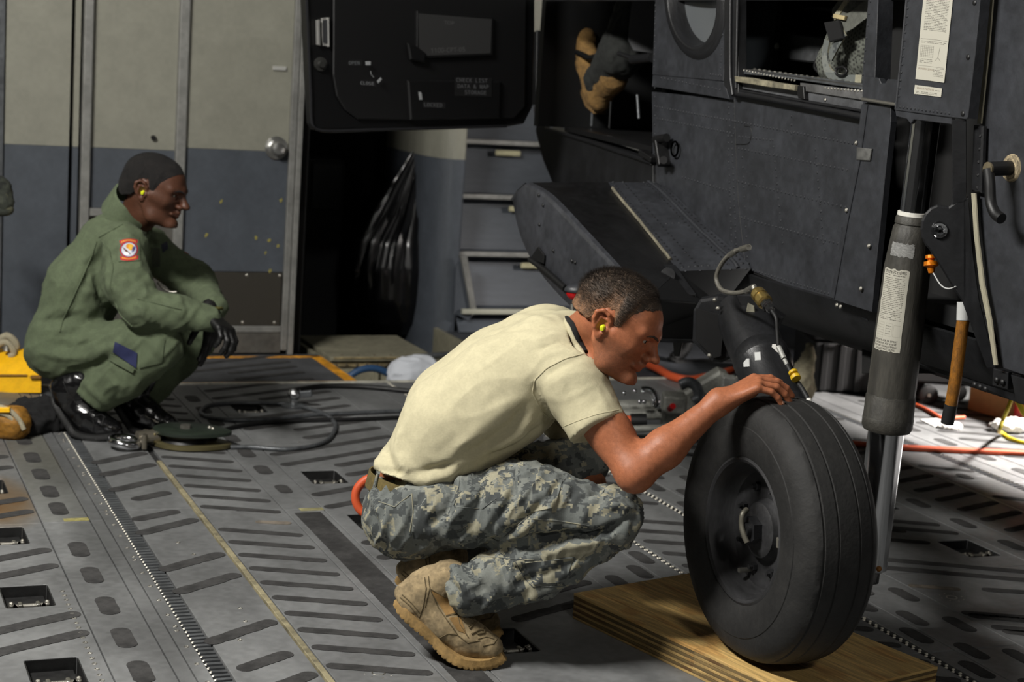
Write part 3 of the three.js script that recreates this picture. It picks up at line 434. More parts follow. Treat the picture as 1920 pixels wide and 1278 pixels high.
// cloth folds: [[polyline in photograph pixels], height (m, negative = crease), width (m)]
function folds(geo, list) { const hit = surface(geo), p = geo.attributes.position, n = geo.attributes.normal, off = new Float32Array(p.count);
  for (const [pts, amp, w] of list) { const raw = polyPx(pts, 5), P3 = raw.map(([x, y]) => hit(x, y)).filter(Boolean).map((h) => h.p); if (P3.length < 2) continue; const bb = new THREE.Box3().setFromPoints(P3).expandByScalar(w * 2.6);
    const q = V(), N = P3.length; for (let i = 0; i < p.count; i++) { q.fromBufferAttribute(p, i); if (!bb.containsPoint(q)) continue; let d = 1e9, t = 0; for (let k = 0; k < N; k++) { const e = q.distanceToSquared(P3[k]); if (e < d) { d = e; t = k / (N - 1); } } const env = Math.min(1, 4.5 * Math.min(t, 1 - t) + 0.25); off[i] += amp * env * Math.exp(-d / (w * w)); } }
  for (let i = 0; i < p.count; i++) p.setXYZ(i, p.getX(i) + n.getX(i) * off[i], p.getY(i) + n.getY(i) * off[i], p.getZ(i) + n.getZ(i) * off[i]);
  geo.computeVertexNormals(); return geo; }
// fine random wrinkles: amplitude, size, stretched along dir
function crumple(geo, amp, size, dir = V(1, 0, 0), stretch = 3, mask = null) { const p = geo.attributes.position, n = geo.attributes.normal, d = dir.clone().normalize(), q = V(); for (let i = 0; i < p.count; i++) { q.fromBufferAttribute(p, i); const m = mask ? mask(q) : 1; if (m <= 0) continue; const s = q.dot(d), r = q.clone().addScaledVector(d, -s * (1 - 1 / stretch)).divideScalar(size); const v = 1 - 2 * Math.abs(n3(r.x, r.y, r.z)); const w = amp * m * (v * v - 0.4 + 0.5 * n3(r.x * 2.3, r.y * 2.3, r.z * 2.3)); p.setXYZ(i, p.getX(i) + n.getX(i) * w, p.getY(i) + n.getY(i) * w, p.getZ(i) + n.getZ(i) * w); } geo.computeVertexNormals(); return geo; }
function limbUV(geo, bones, perMetre = 1) { geo = clean(geo); const p = geo.attributes.position, uv = geo.attributes.uv, a = V(), b = V(), c = V(), n = V(); const fr = bones.map((o) => { const d = o.b.clone().sub(o.a); if (d.lengthSq() < 1e-8) d.set(1, 0, 0); d.normalize(); const e = V().crossVectors(d, Math.abs(d.y) > 0.8 ? V(1, 0, 0) : UP).normalize(); return [d, e, V().crossVectors(d, e)]; });
  for (let i = 0; i < p.count; i += 3) { a.fromBufferAttribute(p, i); b.fromBufferAttribute(p, i + 1); c.fromBufferAttribute(p, i + 2); n.copy(b).sub(a).cross(c.clone().sub(a)).normalize(); const m = a.clone().add(b).add(c).divideScalar(3); let k = 0, dd = 1e9; bones.forEach((o, j) => { const q = o(m.x, m.y, m.z); if (q < dd) { dd = q; k = j; } }); const [d, e, g] = fr[k], ad = Math.abs(n.dot(d)), ae = Math.abs(n.dot(e)), ag = Math.abs(n.dot(g)); const [U, W2] = ad > 1.6 * ae && ad > 1.6 * ag ? [e, g] : ae > ag ? [d, g] : [d, e]; [a, b, c].forEach((q, j) => uv.setXY(i + j, q.dot(U) * perMetre + k * 0.37, q.dot(W2) * perMetre)); }
  return geo; }
// strip of cloth, patch or seam lying on a surface, given in photograph pixels
function drape(hit, quad, nu, nv, lift) { const rows = []; for (let j = 0; j <= nv; j++) { const r = []; for (let i = 0; i <= nu; i++) { const u = i / nu, v = j / nv, x = mix(mix(quad[0][0], quad[1][0], u), mix(quad[3][0], quad[2][0], u), v), y = mix(mix(quad[0][1], quad[1][1], u), mix(quad[3][1], quad[2][1], u), v), h = hit(x, y); r.push(h ? h.p.clone().addScaledVector(CT, lift) : null); } rows.push(r); }
  for (const r of rows) for (let i = 0; i < r.length; i++) if (!r[i]) r[i] = (r[i - 1] ?? r.find(Boolean) ?? rows.flat().find(Boolean)).clone(); return rows.reverse(); }
const seamTube = (hit, pts, r, lift = 0.0005, step = 7) => { const q = polyPx(pts, step).map(([x, y]) => hit(x, y)).filter(Boolean).map((h) => h.p.addScaledVector(CT, lift)); return q.length > 2 ? tube(q, r, q.length * 2, 6) : null; };
const withColor = (g, fn) => { g = clean(g); const p = g.attributes.position, c = new Float32Array(p.count * 3); for (let i = 0; i < p.count; i++) { const k = fn(p.getX(i), p.getY(i), p.getZ(i)); c.set(k, i * 3); } g.setAttribute('color', new THREE.BufferAttribute(c, 3)); return g; };

// ---------------------------------------------------------------- heads: local axes x = face, y = up, z = the person's right ear
function headField({ nose = 1, lip = 1, jaw = 1, brow = 1 } = {}) {
  const b = (a, c, ra, rb, k) => bone(V(...a), V(...c), ra, rb, k), L = [];
  L.push(egg(V(-0.01, 0.03, 0), [0.093, 0.083, 0.074], 0.02));
  L.push(egg(V(0.04, 0.017, 0), [0.052, 0.068, 0.062], 0.03));
  L.push(egg(V(0.036, -0.045, 0), [0.05, 0.07, 0.054], 0.035));
  for (const s of [-1, 1]) { L.push(b([-0.004, -0.05, 0.055 * s], [0.028, -0.092, 0.045 * s * jaw], 0.015, 0.014, 0.035), b([0.028, -0.092, 0.045 * s * jaw], [0.078, -0.108, 0.014 * s], 0.014, 0.014, 0.03), b([0.056, -0.026, 0.044 * s], [0.02, -0.016, 0.06 * s], 0.016, 0.012, 0.025), b([0.089, 0.0185, 0.01 * s], [0.071, 0.021, 0.047 * s], 0.0105 * brow, 0.009 * brow, 0.018)); }
  L.push(egg(V(0.085, -0.107, 0), [0.0155, 0.016, 0.021], 0.022));
  L.push(b([0.09, 0.01, 0], [0.109 + 0.008 * (nose - 1), -0.026, 0], 0.007, 0.0098 * nose, 0.012), egg(V(0.114, -0.032, 0), [0.0125 * nose, 0.0105, 0.0115 * nose], 0.008));
  for (const s of [-1, 1]) L.push(egg(V(0.1, -0.0365, 0.0135 * s * nose), [0.0115, 0.0085, 0.0075 * nose], 0.006));
  L.push(b([0.096, -0.044, 0], [0.0955, -0.058, 0], 0.007, 0.008, 0.012));
  for (const s of [-1, 1]) L.push(b([0.0945, -0.0615, 0.003 * s], [0.084, -0.0648, 0.0235 * s], 0.0048 * lip, 0.003, 0.008), b([0.0925, -0.0728, 0.002 * s], [0.084, -0.0672, 0.0225 * s], 0.0056 * lip, 0.003, 0.008));
  const core = blend(L);
  const lids = [-1, 1].flatMap((s) => [b([0.0795, 0.0045, 0.0185 * s], [0.084, 0.0085, 0.031 * s], 0.0032, 0.0036, 0.005), b([0.084, 0.0085, 0.031 * s], [0.073, 0.003, 0.0445 * s], 0.0036, 0.003, 0.005), b([0.0795, 0.001, 0.0185 * s], [0.0825, -0.0065, 0.031 * s], 0.003, 0.003, 0.005), b([0.0825, -0.0065, 0.031 * s], [0.073, -0.001, 0.0445 * s], 0.003, 0.003, 0.005)]);
  const sock = [-1, 1].map((s) => egg(V(0.094, 0.001, 0.031 * s), [0.0185, 0.0115, 0.0185])), groove = [-1, 1].map((s) => b([0.106, -0.0675, 0], [0.092, -0.066, 0.022 * s], 0.0016, 0.001)), nostril = [-1, 1].map((s) => egg(V(0.104, -0.0435, 0.0075 * s), [0.006, 0.004, 0.004]));
  // ears
  const ears = [-1, 1].flatMap((s) => { const e = (x, y, z) => [x, y - 0.006, s * z], pts = [[0.004, -0.006, 0.07], [0.003, 0.012, 0.077], [-0.006, 0.026, 0.083], [-0.02, 0.03, 0.087], [-0.031, 0.02, 0.09], [-0.031, 0.002, 0.088], [-0.022, -0.016, 0.083], [-0.012, -0.03, 0.077]]; const o = []; for (let i = 0; i + 1 < pts.length; i++) o.push(b(e(...pts[i]), e(...pts[i + 1]), 0.0048, 0.0048, 0.003)); o.push(egg(V(...e(-0.014, 0.004, 0.0755)), [0.021, 0.027, 0.004], 0.006, V(0.94, 0, -0.34 * s), V(0, 1, 0), V(0.34 * s, 0, 0.94)), egg(V(...e(-0.006, -0.033, 0.0755)), [0.008, 0.009, 0.006], 0.008), b(e(-0.004, 0.012, 0.0785), e(-0.02, 0.012, 0.0835), 0.003, 0.003, 0.004), b(e(-0.02, 0.012, 0.0835), e(-0.019, -0.008, 0.082), 0.003, 0.003, 0.004), b(e(0.004, -0.012, 0.075), e(0.0, -0.02, 0.076), 0.006, 0.005, 0.006)); return o; });
  const concha = [-1, 1].map((s) => egg(V(-0.008, -0.01, 0.085 * s), [0.0095, 0.012, 0.0115]));
  return (x, y, z) => { let d = core(x, y, z); for (const q of sock) { const v = -q(x, y, z); const h = Math.max(0.012 - Math.abs(d - v), 0) / 0.012; d = Math.max(d, v) + h * h * 0.003; } for (const q of lids) d = smin(d, q(x, y, z), q.k); for (const q of ears) d = smin(d, q(x, y, z), q.k); for (const q of concha) d = Math.max(d, -q(x, y, z)); for (const q of groove) { const v = -q(x, y, z), h = Math.max(0.004 - Math.abs(d - v), 0) / 0.004; d = Math.max(d, v) + h * h * 0.001; } for (const q of nostril) d = Math.max(d, -q(x, y, z)); return d; };
}
const HAIRLINE = [[-0.12, -0.05], [-0.085, -0.055], [-0.05, -0.04], [-0.034, -0.02], [-0.02, 0.03], [0.0, 0.034], [0.008, 0.0], [0.012, -0.03], [0.024, -0.03], [0.03, 0.01], [0.04, 0.036], [0.055, 0.056], [0.07, 0.07], [0.085, 0.08], [0.13, 0.088]];
const lineAt = (L, x) => { for (let i = 1; i < L.length; i++) if (x <= L[i][0]) return mix(L[i - 1][1], L[i][1], clamp((x - L[i - 1][0]) / (L[i][0] - L[i - 1][0]))); return L[L.length - 1][1]; };
// hands: local x = along the fingers, y = back of the hand, z = thumb side; bends = [knuckle, middle, tip] per finger in radians
function handBones(w, X, Y, Z, { bends, spread = 0.05, s = 1, thumb = [0.7, -0.25, 0.66], thumbBend = 0.35, fat = 0 }) {
  const at = (x, y, z) => w.clone().addScaledVector(X, x * s).addScaledVector(Y, y * s).addScaledVector(Z, z * s), out = [], F = [[0.088, 0.0285, 0.082, 0.0088], [0.093, 0.0095, 0.09, 0.009], [0.089, -0.0095, 0.084, 0.0086], [0.081, -0.0275, 0.066, 0.0078]];
  F.forEach(([m, z, L, r], i) => { const k = at(m, 0.004, z); out.push(bone(at(0.004, 0, z * 0.55), k, 0.0125 * s + fat, 0.0105 * s + fat, 0.014)); let p = k, ang = 0; const dz = (1.5 - i) * spread; [0.46, 0.3, 0.24].forEach((q, j) => { ang += bends[i][j]; const d = X.clone().multiplyScalar(Math.cos(ang)).addScaledVector(Y, -Math.sin(ang)).addScaledVector(Z, dz * (j ? 0.6 : 1)).normalize(), e = p.clone().addScaledVector(d, L * q * s); out.push(bone(p, e, (r - 0.0006 * j) * s + fat, (r - 0.0006 * (j + 1)) * s + fat, 0.0035)); p = e; }); });
  out.push(bone(at(0.02, -0.008, 0.004), at(0.07, -0.008, -0.002), 0.016 * s + fat, 0.013 * s + fat, 0.02));
  let p = at(0.018, -0.006, 0.022), d = X.clone().multiplyScalar(thumb[0]).addScaledVector(Y, thumb[1]).addScaledVector(Z, thumb[2]).normalize(); const bendAxis = X.clone().multiplyScalar(1).addScaledVector(Y, -0.3).normalize();
  [[0.045, 0.0145, 0.012], [0.036, 0.0108, 0.0095], [0.029, 0.0094, 0.0075]].forEach(([L, r0, r1], j) => { const e = p.clone().addScaledVector(d, L * s); out.push(bone(p, e, r0 * s + fat, r1 * s + fat, j ? 0.004 : 0.014)); p = e; d = d.clone().lerp(bendAxis, thumbBend).normalize(); });
  return out;
}
// ---------------------------------------------------------------- the helicopter (its left side, nose away from the camera)
const heli = thing('helicopter', 'dark grey military helicopter with open cockpit door, left main wheel on plywood', 'helicopter');
const CS = 2.65, OUT = CX.clone().negate(), BACK = AX.clone().negate(), TOCAM = V(0, EYE, 0).sub(W(2.5, 3.6, 1.0)).setY(0).normalize();
const onSkin = (pts, c = CS) => pts.map(([x, y]) => onC(x, y, c));
const heliUV = (g) => boxUV(g, HOLD, 0.9);
{ // skin plates
  part(heli, 'side_skin', heliUV(plate(onSkin([[1222, 172], [1224, 338], [1300, 412], [1405, 506], [1480, 537], [1560, 563], [1626, 602], [1640, 520], [1622, 222], [1372, 174], [1366, 186]]), OUT, 0.02)), M.heli);
  const belly = [[0, 0.845], [0.02, 0.79], [0.07, 0.735], [0.16, 0.69], [0.32, 0.67], [2.0, 0.66], [2.2, 0.7], [2.33, 0.85]];
  const rows = [1.2, 3.2, 4.0, 4.4, 4.9, 5.3].map((a, i) => belly.map(([c, y]) => W(CS + c, a, y + (a > 4.8 ? 0.1 * (a - 4.8) : 0) + (i === 2 ? 0 : 0))));
  part(heli, 'belly_skin', heliUV(sheet(rows, 0.01)), M.heliDark);
  part(heli, 'side_skin', heliUV(join([hbox(CS + 2.33, CS + 2.35, 0.85, 2.5, 1.2, 6.2, 0), hbox(CS, CS + 2.35, 2.5, 2.53, 1.2, 6.3, 0), hbox(CS, CS + 2.35, 0.7, 2.5, 1.2, 1.22, 0)])), M.heliDark);
  part(heli, 'side_skin', heliUV(join([hbox(CS, CS + 0.02, 1.66, 2.52, 1.22, 6.2, 0)])), M.heliDark);
  parts(heli, 'inner_bulkhead', [hbox(CS + 0.02, CS + 2.3, 0.7, 2.5, 5.17, 5.2, 0), hbox(CS + 1.0, CS + 1.02, 1.16, 2.5, 5.2, 6.44, 0), hbox(CS + 0.09, CS + 1.0, 1.17, 2.5, 6.4, 6.44, 0), hbox(CS + 0.9, CS + 0.92, 0.9, 2.5, 3.6, 5.17, 0), hbox(CS + 0.03, CS + 0.9, 0.85, 0.9, 1.3, 5.17, 0)], M.inner);
  // nose side skin below the cockpit door sill
  const NP = W(CS, 5.22, 0), NN = AX.clone().multiplyScalar(0.17).addScaledVector(CX, -1).normalize(), onN = (x, y) => onPlane(x, y, NP, NN);
  const nose = [[1010, 212], [1024, 241], [1120, 271], [1224, 306], [1224, 352], [1150, 356], [1040, 352], [1018, 300], [1004, 245]].map((q) => onN(...q));
  part(heli, 'nose_skin', heliUV(plate(nose, NN, 0.02)), M.heliDark);
  part(heli, 'nose_skin', heliUV(join([hbox(CS + 0.36, CS + 2.2, 0.8, 1.15, 5.3, 5.95, 0.03)])), M.heliDark);
  const edge = [[999, 198], [1003, 222], [1009, 258], [1020, 300], [1036, 342]].map((q) => onN(...q));
  part(heli, 'door_frame', heliUV(sheet([edge, edge.map((p, i) => p.clone().addScaledVector(AX, -0.055 - 0.008 * i).addScaledVector(OUT, 0.006)), edge.map((p, i) => p.clone().addScaledVector(AX, -0.06 - 0.012 * i))], 0.004)), S({ map: wornMap([0.3, 0.3, 0.31], 0.3, 91), roughness: 0.5 }));
  const sillP = [[1025, 241], [1090, 260], [1150, 280], [1224, 305]].map((q) => onN(...q));
  part(heli, 'door_sill', join([tube(sillP.map((p) => p.clone().addScaledVector(OUT, 0.004)), 0.008, 24, 6), sheet([sillP, sillP.map((p) => p.clone().addScaledVector(CX, 0.05).addScaledVector(UP, 0.012))], 0.004)]), M.heliDark);
  // cockpit floor and what stands on it
  part(heli, 'cockpit_floor', heliUV(plate([W(CS, 5.2, 1.175), W(CS + 1.0, 5.2, 1.175), W(CS + 1.0, 6.4, 1.175), W(CS + 0.21, 6.4, 1.175)], UP, 0.02)), S({ color: 0x161617, roughness: 0.38 }));
  const rods = [[[1146, 190, 2.8], [1143, 240, 2.8]], [[1112, 190, 2.95], [1109, 236, 2.95]], [[1195, 178, 2.85], [1198, 222, 2.85]]].map(([a, b]) => tube([onC(a[0], a[1], a[2]), onC(b[0], b[1], b[2])], 0.006, 0, 8));
  part(heli, 'pedal_rod', rods[0], M.chrome); part(heli, 'pedal_rod', rods[1], M.aluDark); part(heli, 'pedal_rod', rods[2], M.aluDark);
  part(heli, 'pedal', plate([onC(1061, 112, 3.05), onC(1068, 112, 3.05), onC(1072, 150, 3.05), onC(1063, 150, 3.05)], TOCAM, 0.03), M.steel);
  part(heli, 'pedal', tube([onC(1068, 150, 3.05), onC(1074, 160, 3.05), onC(1090, 205, 3.0)], 0.008, 12, 8), M.aluDark);
  part(heli, 'seat_side', plate(onSkin([[1190, -40], [1183, 20], [1178, 75], [1186, 95], [1222, 100], [1222, -40]], 2.9), TOCAM, 0.03), S({ color: 0x3c3d3f, roughness: 0.7 }));
  parts(heli, 'seat_arm', [tube([onC(1186, 112, 2.86), onC(1224, 108, 2.86)], 0.018, 0, 10), tube([onC(1160, 100, 2.86), onC(1188, 110, 2.86)], 0.009, 0, 8)], M.heliDark);
  parts(heli, 'door_post', ([beam(onN(1012, 60), onN(1010, 196), 0.05, 0.05, AX), beam(onN(1046, 66), onN(1042, 148), 0.02, 0.02, AX)]).map(heliUV), M.heliDark);
  parts(heli, 'hinge_bracket', [beam(onC(1238, 262, CS - 0.02), onC(1246, 312, CS - 0.02), 0.05, 0.02, AX, 0.006), tube([onC(1229, 262, CS - 0.03), onC(1250, 258, CS - 0.03)], 0.014, 0, 10), cyl(onC(1244, 300, CS), onC(1244, 300, CS - 0.05), 0.013), beam(onC(1205, 285, CS - 0.01), onC(1228, 300, CS - 0.01), 0.035, 0.02, AX, 0.004)], M.heliBlack);
  part(heli, 'pull_ring', clean(new THREE.TorusGeometry(0.024, 0.0035, 8, 24).applyMatrix4(new THREE.Matrix4().makeBasis(AX, UP, OUT)).translate(...onC(1265, 279, CS - 0.012).toArray())), M.heliBlack);
  // forward window panel with a deep oval frame
  const hole = Array.from({ length: 40 }, (_, i) => { const t = -i / 40 * 2 * Math.PI; return onC(1303 + 45 * Math.cos(t) + 5 * Math.sin(t), 2 + 86 * Math.sin(t), CS - 0.02); });
  part(heli, 'window_panel', heliUV(plate(onSkin([[1232, -90], [1223, 140], [1356, 152], [1372, -90]], CS - 0.02), OUT, 0.02, { holes: [hole] })), M.heli);
  const hc = hole.reduce((s, p) => s.add(p), V()).divideScalar(40), grow = (k, d) => hole.map((p) => p.clone().sub(hc).multiplyScalar(k).add(hc).addScaledVector(OUT, d)), loopRow = (r) => [...r, r[0]];
  part(heli, 'window_rim', sheet([loopRow(grow(1.28, 0.001)), loopRow(grow(1.2, 0.007)), loopRow(grow(1.06, 0.012)), loopRow(grow(1.0, 0.01)), loopRow(grow(0.96, -0.02)), loopRow(grow(0.9, -0.045))]), M.heliDark);
  part(heli, 'window_pane', sheet([1, 0.75, 0.5, 0.25, 0.01].map((k) => loopRow(grow(0.9 * k, -0.042 - 0.02 * (1 - k * k))))), PH({ color: 0x9aa0a4, roughness: 0.3, transmission: 0.75, thickness: 0, specularIntensity: 1 }), 'hazy scratched window pane');
  part(heli, 'window_liner', hbox(CS + 0.2, CS + 0.22, 1.1, 2.4, 4.8, 5.15, 0), S({ color: 0x1d1f21, roughness: 0.8 }));
  part(heli, 'lower_rail', heliUV(plate(onSkin([[1224, 140], [1222, 162], [1368, 186], [1357, 153]], CS - 0.018), OUT, 0.02)), M.heli);
  parts(heli, 'window_post', ([plate(onSkin([[1358, -90], [1357, 160], [1371, 181], [1384, 176], [1384, -90]], CS - 0.03), OUT, 0.03), tube(onSkin([[1371, -90], [1370, 150], [1374, 178]], CS - 0.034), 0.006, 8, 6), tube(onSkin([[1384, -60], [1380, 165]], CS - 0.034), 0.005, 4, 6)]).map(heliUV), M.heliDark);
  // rivet lines: pixel end points on the skin, in rows
  const R = []; const row = (a, b, step = 0.021, c = CS) => R.push(...along(onC(...a, c), onC(...b, c), step));
  row([1232, 200], [1606, 270], 0.019); row([1232, 222], [1375, 250], 0.02); row([1385, 278], [1588, 318]); row([1385, 340], [1585, 388]); row([1390, 408], [1578, 458]); row([1412, 506], [1560, 552], 0.018); row([1280, 332], [1368, 358]); row([1386, 256], [1445, 262]);
  row([1449, 262], [1468, 455], 0.022); row([1529, 280], [1545, 470], 0.022); row([1365, 255], [1372, 465], 0.02); row([1372, 255], [1380, 458], 0.02); row([1392, 295], [1402, 500], 0.03); row([1377, 188], [1377, 240], 0.02); row([1366, 190], [1368, 236], 0.02); row([1484, 218], [1484, 250], 0.03); row([1547, 225], [1547, 260], 0.03);
  row([1229, 10], [1226, 125], 0.02, CS - 0.02); row([1360, -10], [1350, 140], 0.02, CS - 0.02); row([1332, 139], [1352, 142], 0.016, CS - 0.02); row([1240, 146], [1350, 168], 0.025, CS - 0.018);
  row([1228, 130], [1227, 320], 0.03); row([1255, 135], [1350, 150], 0.03, CS - 0.018);
  row([1632, 2], [1618, 140], 0.03, CS - 0.04);
  part(heli, 'rivet', rivets(R, OUT, 0.0042, 0.0026), M.heli).userData.kind = 'stuff';
  const seam = (pts, r = 0.0016) => tube(onSkin(pts), r, 20, 5);
  parts(heli, 'skin_seam', [seam([[1377, 178], [1379, 260], [1385, 380], [1398, 500]]), seam([[1380, 271], [1406, 266], [1408, 240], [1396, 236]]), seam([[1414, 512], [1480, 537], [1562, 566]], 0.003)], M.heliBlack);
}
{ // cabin window opening: sill, rails, pillar, what is inside
  const c = CS - 0.01;
  part(heli, 'sill_top', boxUV(plate([onC(1385, 128, c), onC(1618, 158, c), onC(1618, 168, c), onC(1470, 146, c), onC(1385, 138, c)], OUT, 0.06), HOLD), M.aluDark);
  const s0 = onC(1388, 128, c), s1 = onC(1618, 160, c);
  part(heli, 'sill_plate', sheet([[s0, s1], [s0.clone().addScaledVector(CX, 0.09), s1.clone().addScaledVector(CX, 0.09)]], 0.004), S({ color: 0x6e6d6a, metalness: 0.7, roughness: 0.35 }));
  part(heli, 'sill_channel', plate(onSkin([[1384, 150], [1500, 168], [1618, 188], [1618, 206], [1500, 186], [1384, 165]], c - 0.005), OUT, 0.03), S({ map: wornMap([0.36, 0.365, 0.375], 0.3, 93), metalness: 0.3, roughness: 0.45 }));
  part(heli, 'sill_channel', plate(onSkin([[1500, 155], [1618, 170], [1618, 188], [1500, 170]], c - 0.012), OUT, 0.012), S({ map: wornMap([0.44, 0.44, 0.44], 0.3, 94), metalness: 0.5, roughness: 0.4 }));
  parts(heli, 'sill_rail', [tube(onSkin([[1378, 174], [1500, 196], [1619, 219]], c - 0.012), 0.009, 10, 8), tube(onSkin([[1378, 168], [1618, 208]], c - 0.014), 0.004, 4, 6)], M.heliDark);
  part(heli, 'foam_seal', plate(onSkin([[1377, 143], [1400, 145], [1440, 152], [1490, 160], [1489, 170], [1440, 163], [1378, 153]], c - 0.03), OUT, 0.025), S({ map: wornMap([0.44, 0.42, 0.35], 0.6, 95), roughness: 0.8 }), 'chipped tan sealing strip');
  part(heli, 'sill_catch', join([plate(onSkin([[1492, 160], [1506, 162], [1508, 186], [1496, 184]], c - 0.02), OUT, 0.02)]), M.heliBlack);
  part(heli, 'sill_bolt', join([rivets(along(onC(1548, 165, c - 0.01), onC(1616, 171, c - 0.01), 0.016), OUT, 0.005, 0.004), rivets(along(onC(1395, 132, c), onC(1490, 151, c), 0.017), OUT, 0.004, 0.003), rivets(along(s0.clone().addScaledVector(CX, 0.05), s1.clone().addScaledVector(CX, 0.05), 0.03), UP, 0.007, 0.004), rivets([onC(1547, 187, c - 0.006)], OUT, 0.006, 0.003)]), M.steel).userData.kind = 'stuff';
  // mount and cable inside the opening
  part(heli, 'mount_beam', heliUV(join([plate(onSkin([[1408, 60], [1412, 52], [1548, 70], [1560, 120], [1410, 108]], 2.9), OUT, 0.06, { bevel: 0.006 })])), S({ map: wornMap([0.26, 0.265, 0.27], 0.3, 97), roughness: 0.5 }));
  part(heli, 'mount_foot', cyl(onC(1432, 132, 2.88), onC(1432, 106, 2.88), 0.03, 20), M.heliDark);
  part(heli, 'mount_bolt', rivets([onC(1457, 87, 2.84)], OUT, 0.013, 0.008), M.steel);
  part(heli, 'red_ring', cyl(onC(1437, 53, 2.93), onC(1437, 47, 2.93), 0.021, 20), M.red, 'red ring');
  parts(heli, 'gun_post', [cyl(onC(1437, 47, 2.93), onC(1440, 15, 2.93), 0.016, 16, 0.01), cyl(onC(1472, 62, 3.1), onC(1476, -60, 3.1), 0.03, 16)], S({ color: 0x2a2b2b, roughness: 0.6 }));
  part(heli, 'cabin_cable', tube([onC(1425, 42, 2.95), onC(1450, 25, 2.95), onC(1500, 16, 2.93), onC(1560, 18, 2.92), onC(1600, 30, 2.95)], 0.009, 40, 8), M.heliBlack);
  part(heli, 'cabin_cable', tube([onC(1560, 100, 2.88), onC(1536, 108, 2.84), onC(1528, 125, 2.82), onC(1540, 140, 2.82)], 0.006, 24, 8), M.heliBlack);
  // pillar right of the opening and the long hinged cover panel
  part(heli, 'pillar', heliUV(plate(onSkin([[1634, -90], [1616, 150], [1618, 220], [1640, 222], [1640, 150], [1650, -90]], c - 0.03), OUT, 0.05)), M.heli);
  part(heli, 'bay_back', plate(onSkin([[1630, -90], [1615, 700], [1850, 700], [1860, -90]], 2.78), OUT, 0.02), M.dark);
  part(heli, 'pillar_plate', heliUV(plate(onSkin([[1621, 142], [1648, 147], [1652, 156], [1659, 156], [1664, 148], [1692, 150], [1688, 192], [1664, 198], [1618, 190]], c - 0.045), OUT, 0.02)), M.heli);
  part(heli, 'hinge', join([tube(onSkin([[1617, 186], [1686, 197]], c - 0.05), 0.005, 4, 8), rivets(along(onC(1622, 187, c - 0.05), onC(1682, 196, c - 0.05), 0.018), OUT, 0.004, 0.004)]), M.steel);
  const slot = onSkin([[1578, 425], [1604, 428], [1599, 500], [1575, 496]], c - 0.04);
  part(heli, 'cover_panel', heliUV(plate(onSkin([[1618, 192], [1670, 198], [1670, 228], [1662, 300], [1650, 420], [1640, 520], [1634, 585], [1556, 560], [1582, 420], [1604, 300], [1612, 240]], c - 0.04), OUT, 0.02, { holes: [slot] })), M.heli);
  part(heli, 'cover_recess', plate(slot.map((p) => p.clone().addScaledVector(CX, 0.022)), OUT, 0.004), M.heliBlack);
  part(heli, 'cover_strip', heliUV(plate(onSkin([[1615, 195], [1626, 196], [1612, 300], [1588, 420], [1563, 560], [1556, 558], [1580, 420], [1603, 300]], c - 0.044), OUT, 0.006)), M.heli);
  part(heli, 'small_plate', plate(onSkin([[1606, 276], [1634, 279], [1630, 301], [1605, 300]], c - 0.046), OUT, 0.006), S({ map: wornMap([0.4, 0.4, 0.39], 0.4, 99), roughness: 0.5, metalness: 0.4 }), 'bare metal plate');
  parts(heli, 'cover_bolt', [[1605, 268], [1587, 394], [1629, 461], [1614, 541], [1569, 572], [1576, 575]].map((q) => rivets([onC(...q, c - 0.046)], OUT, 0.007, 0.005)), M.steel);
}
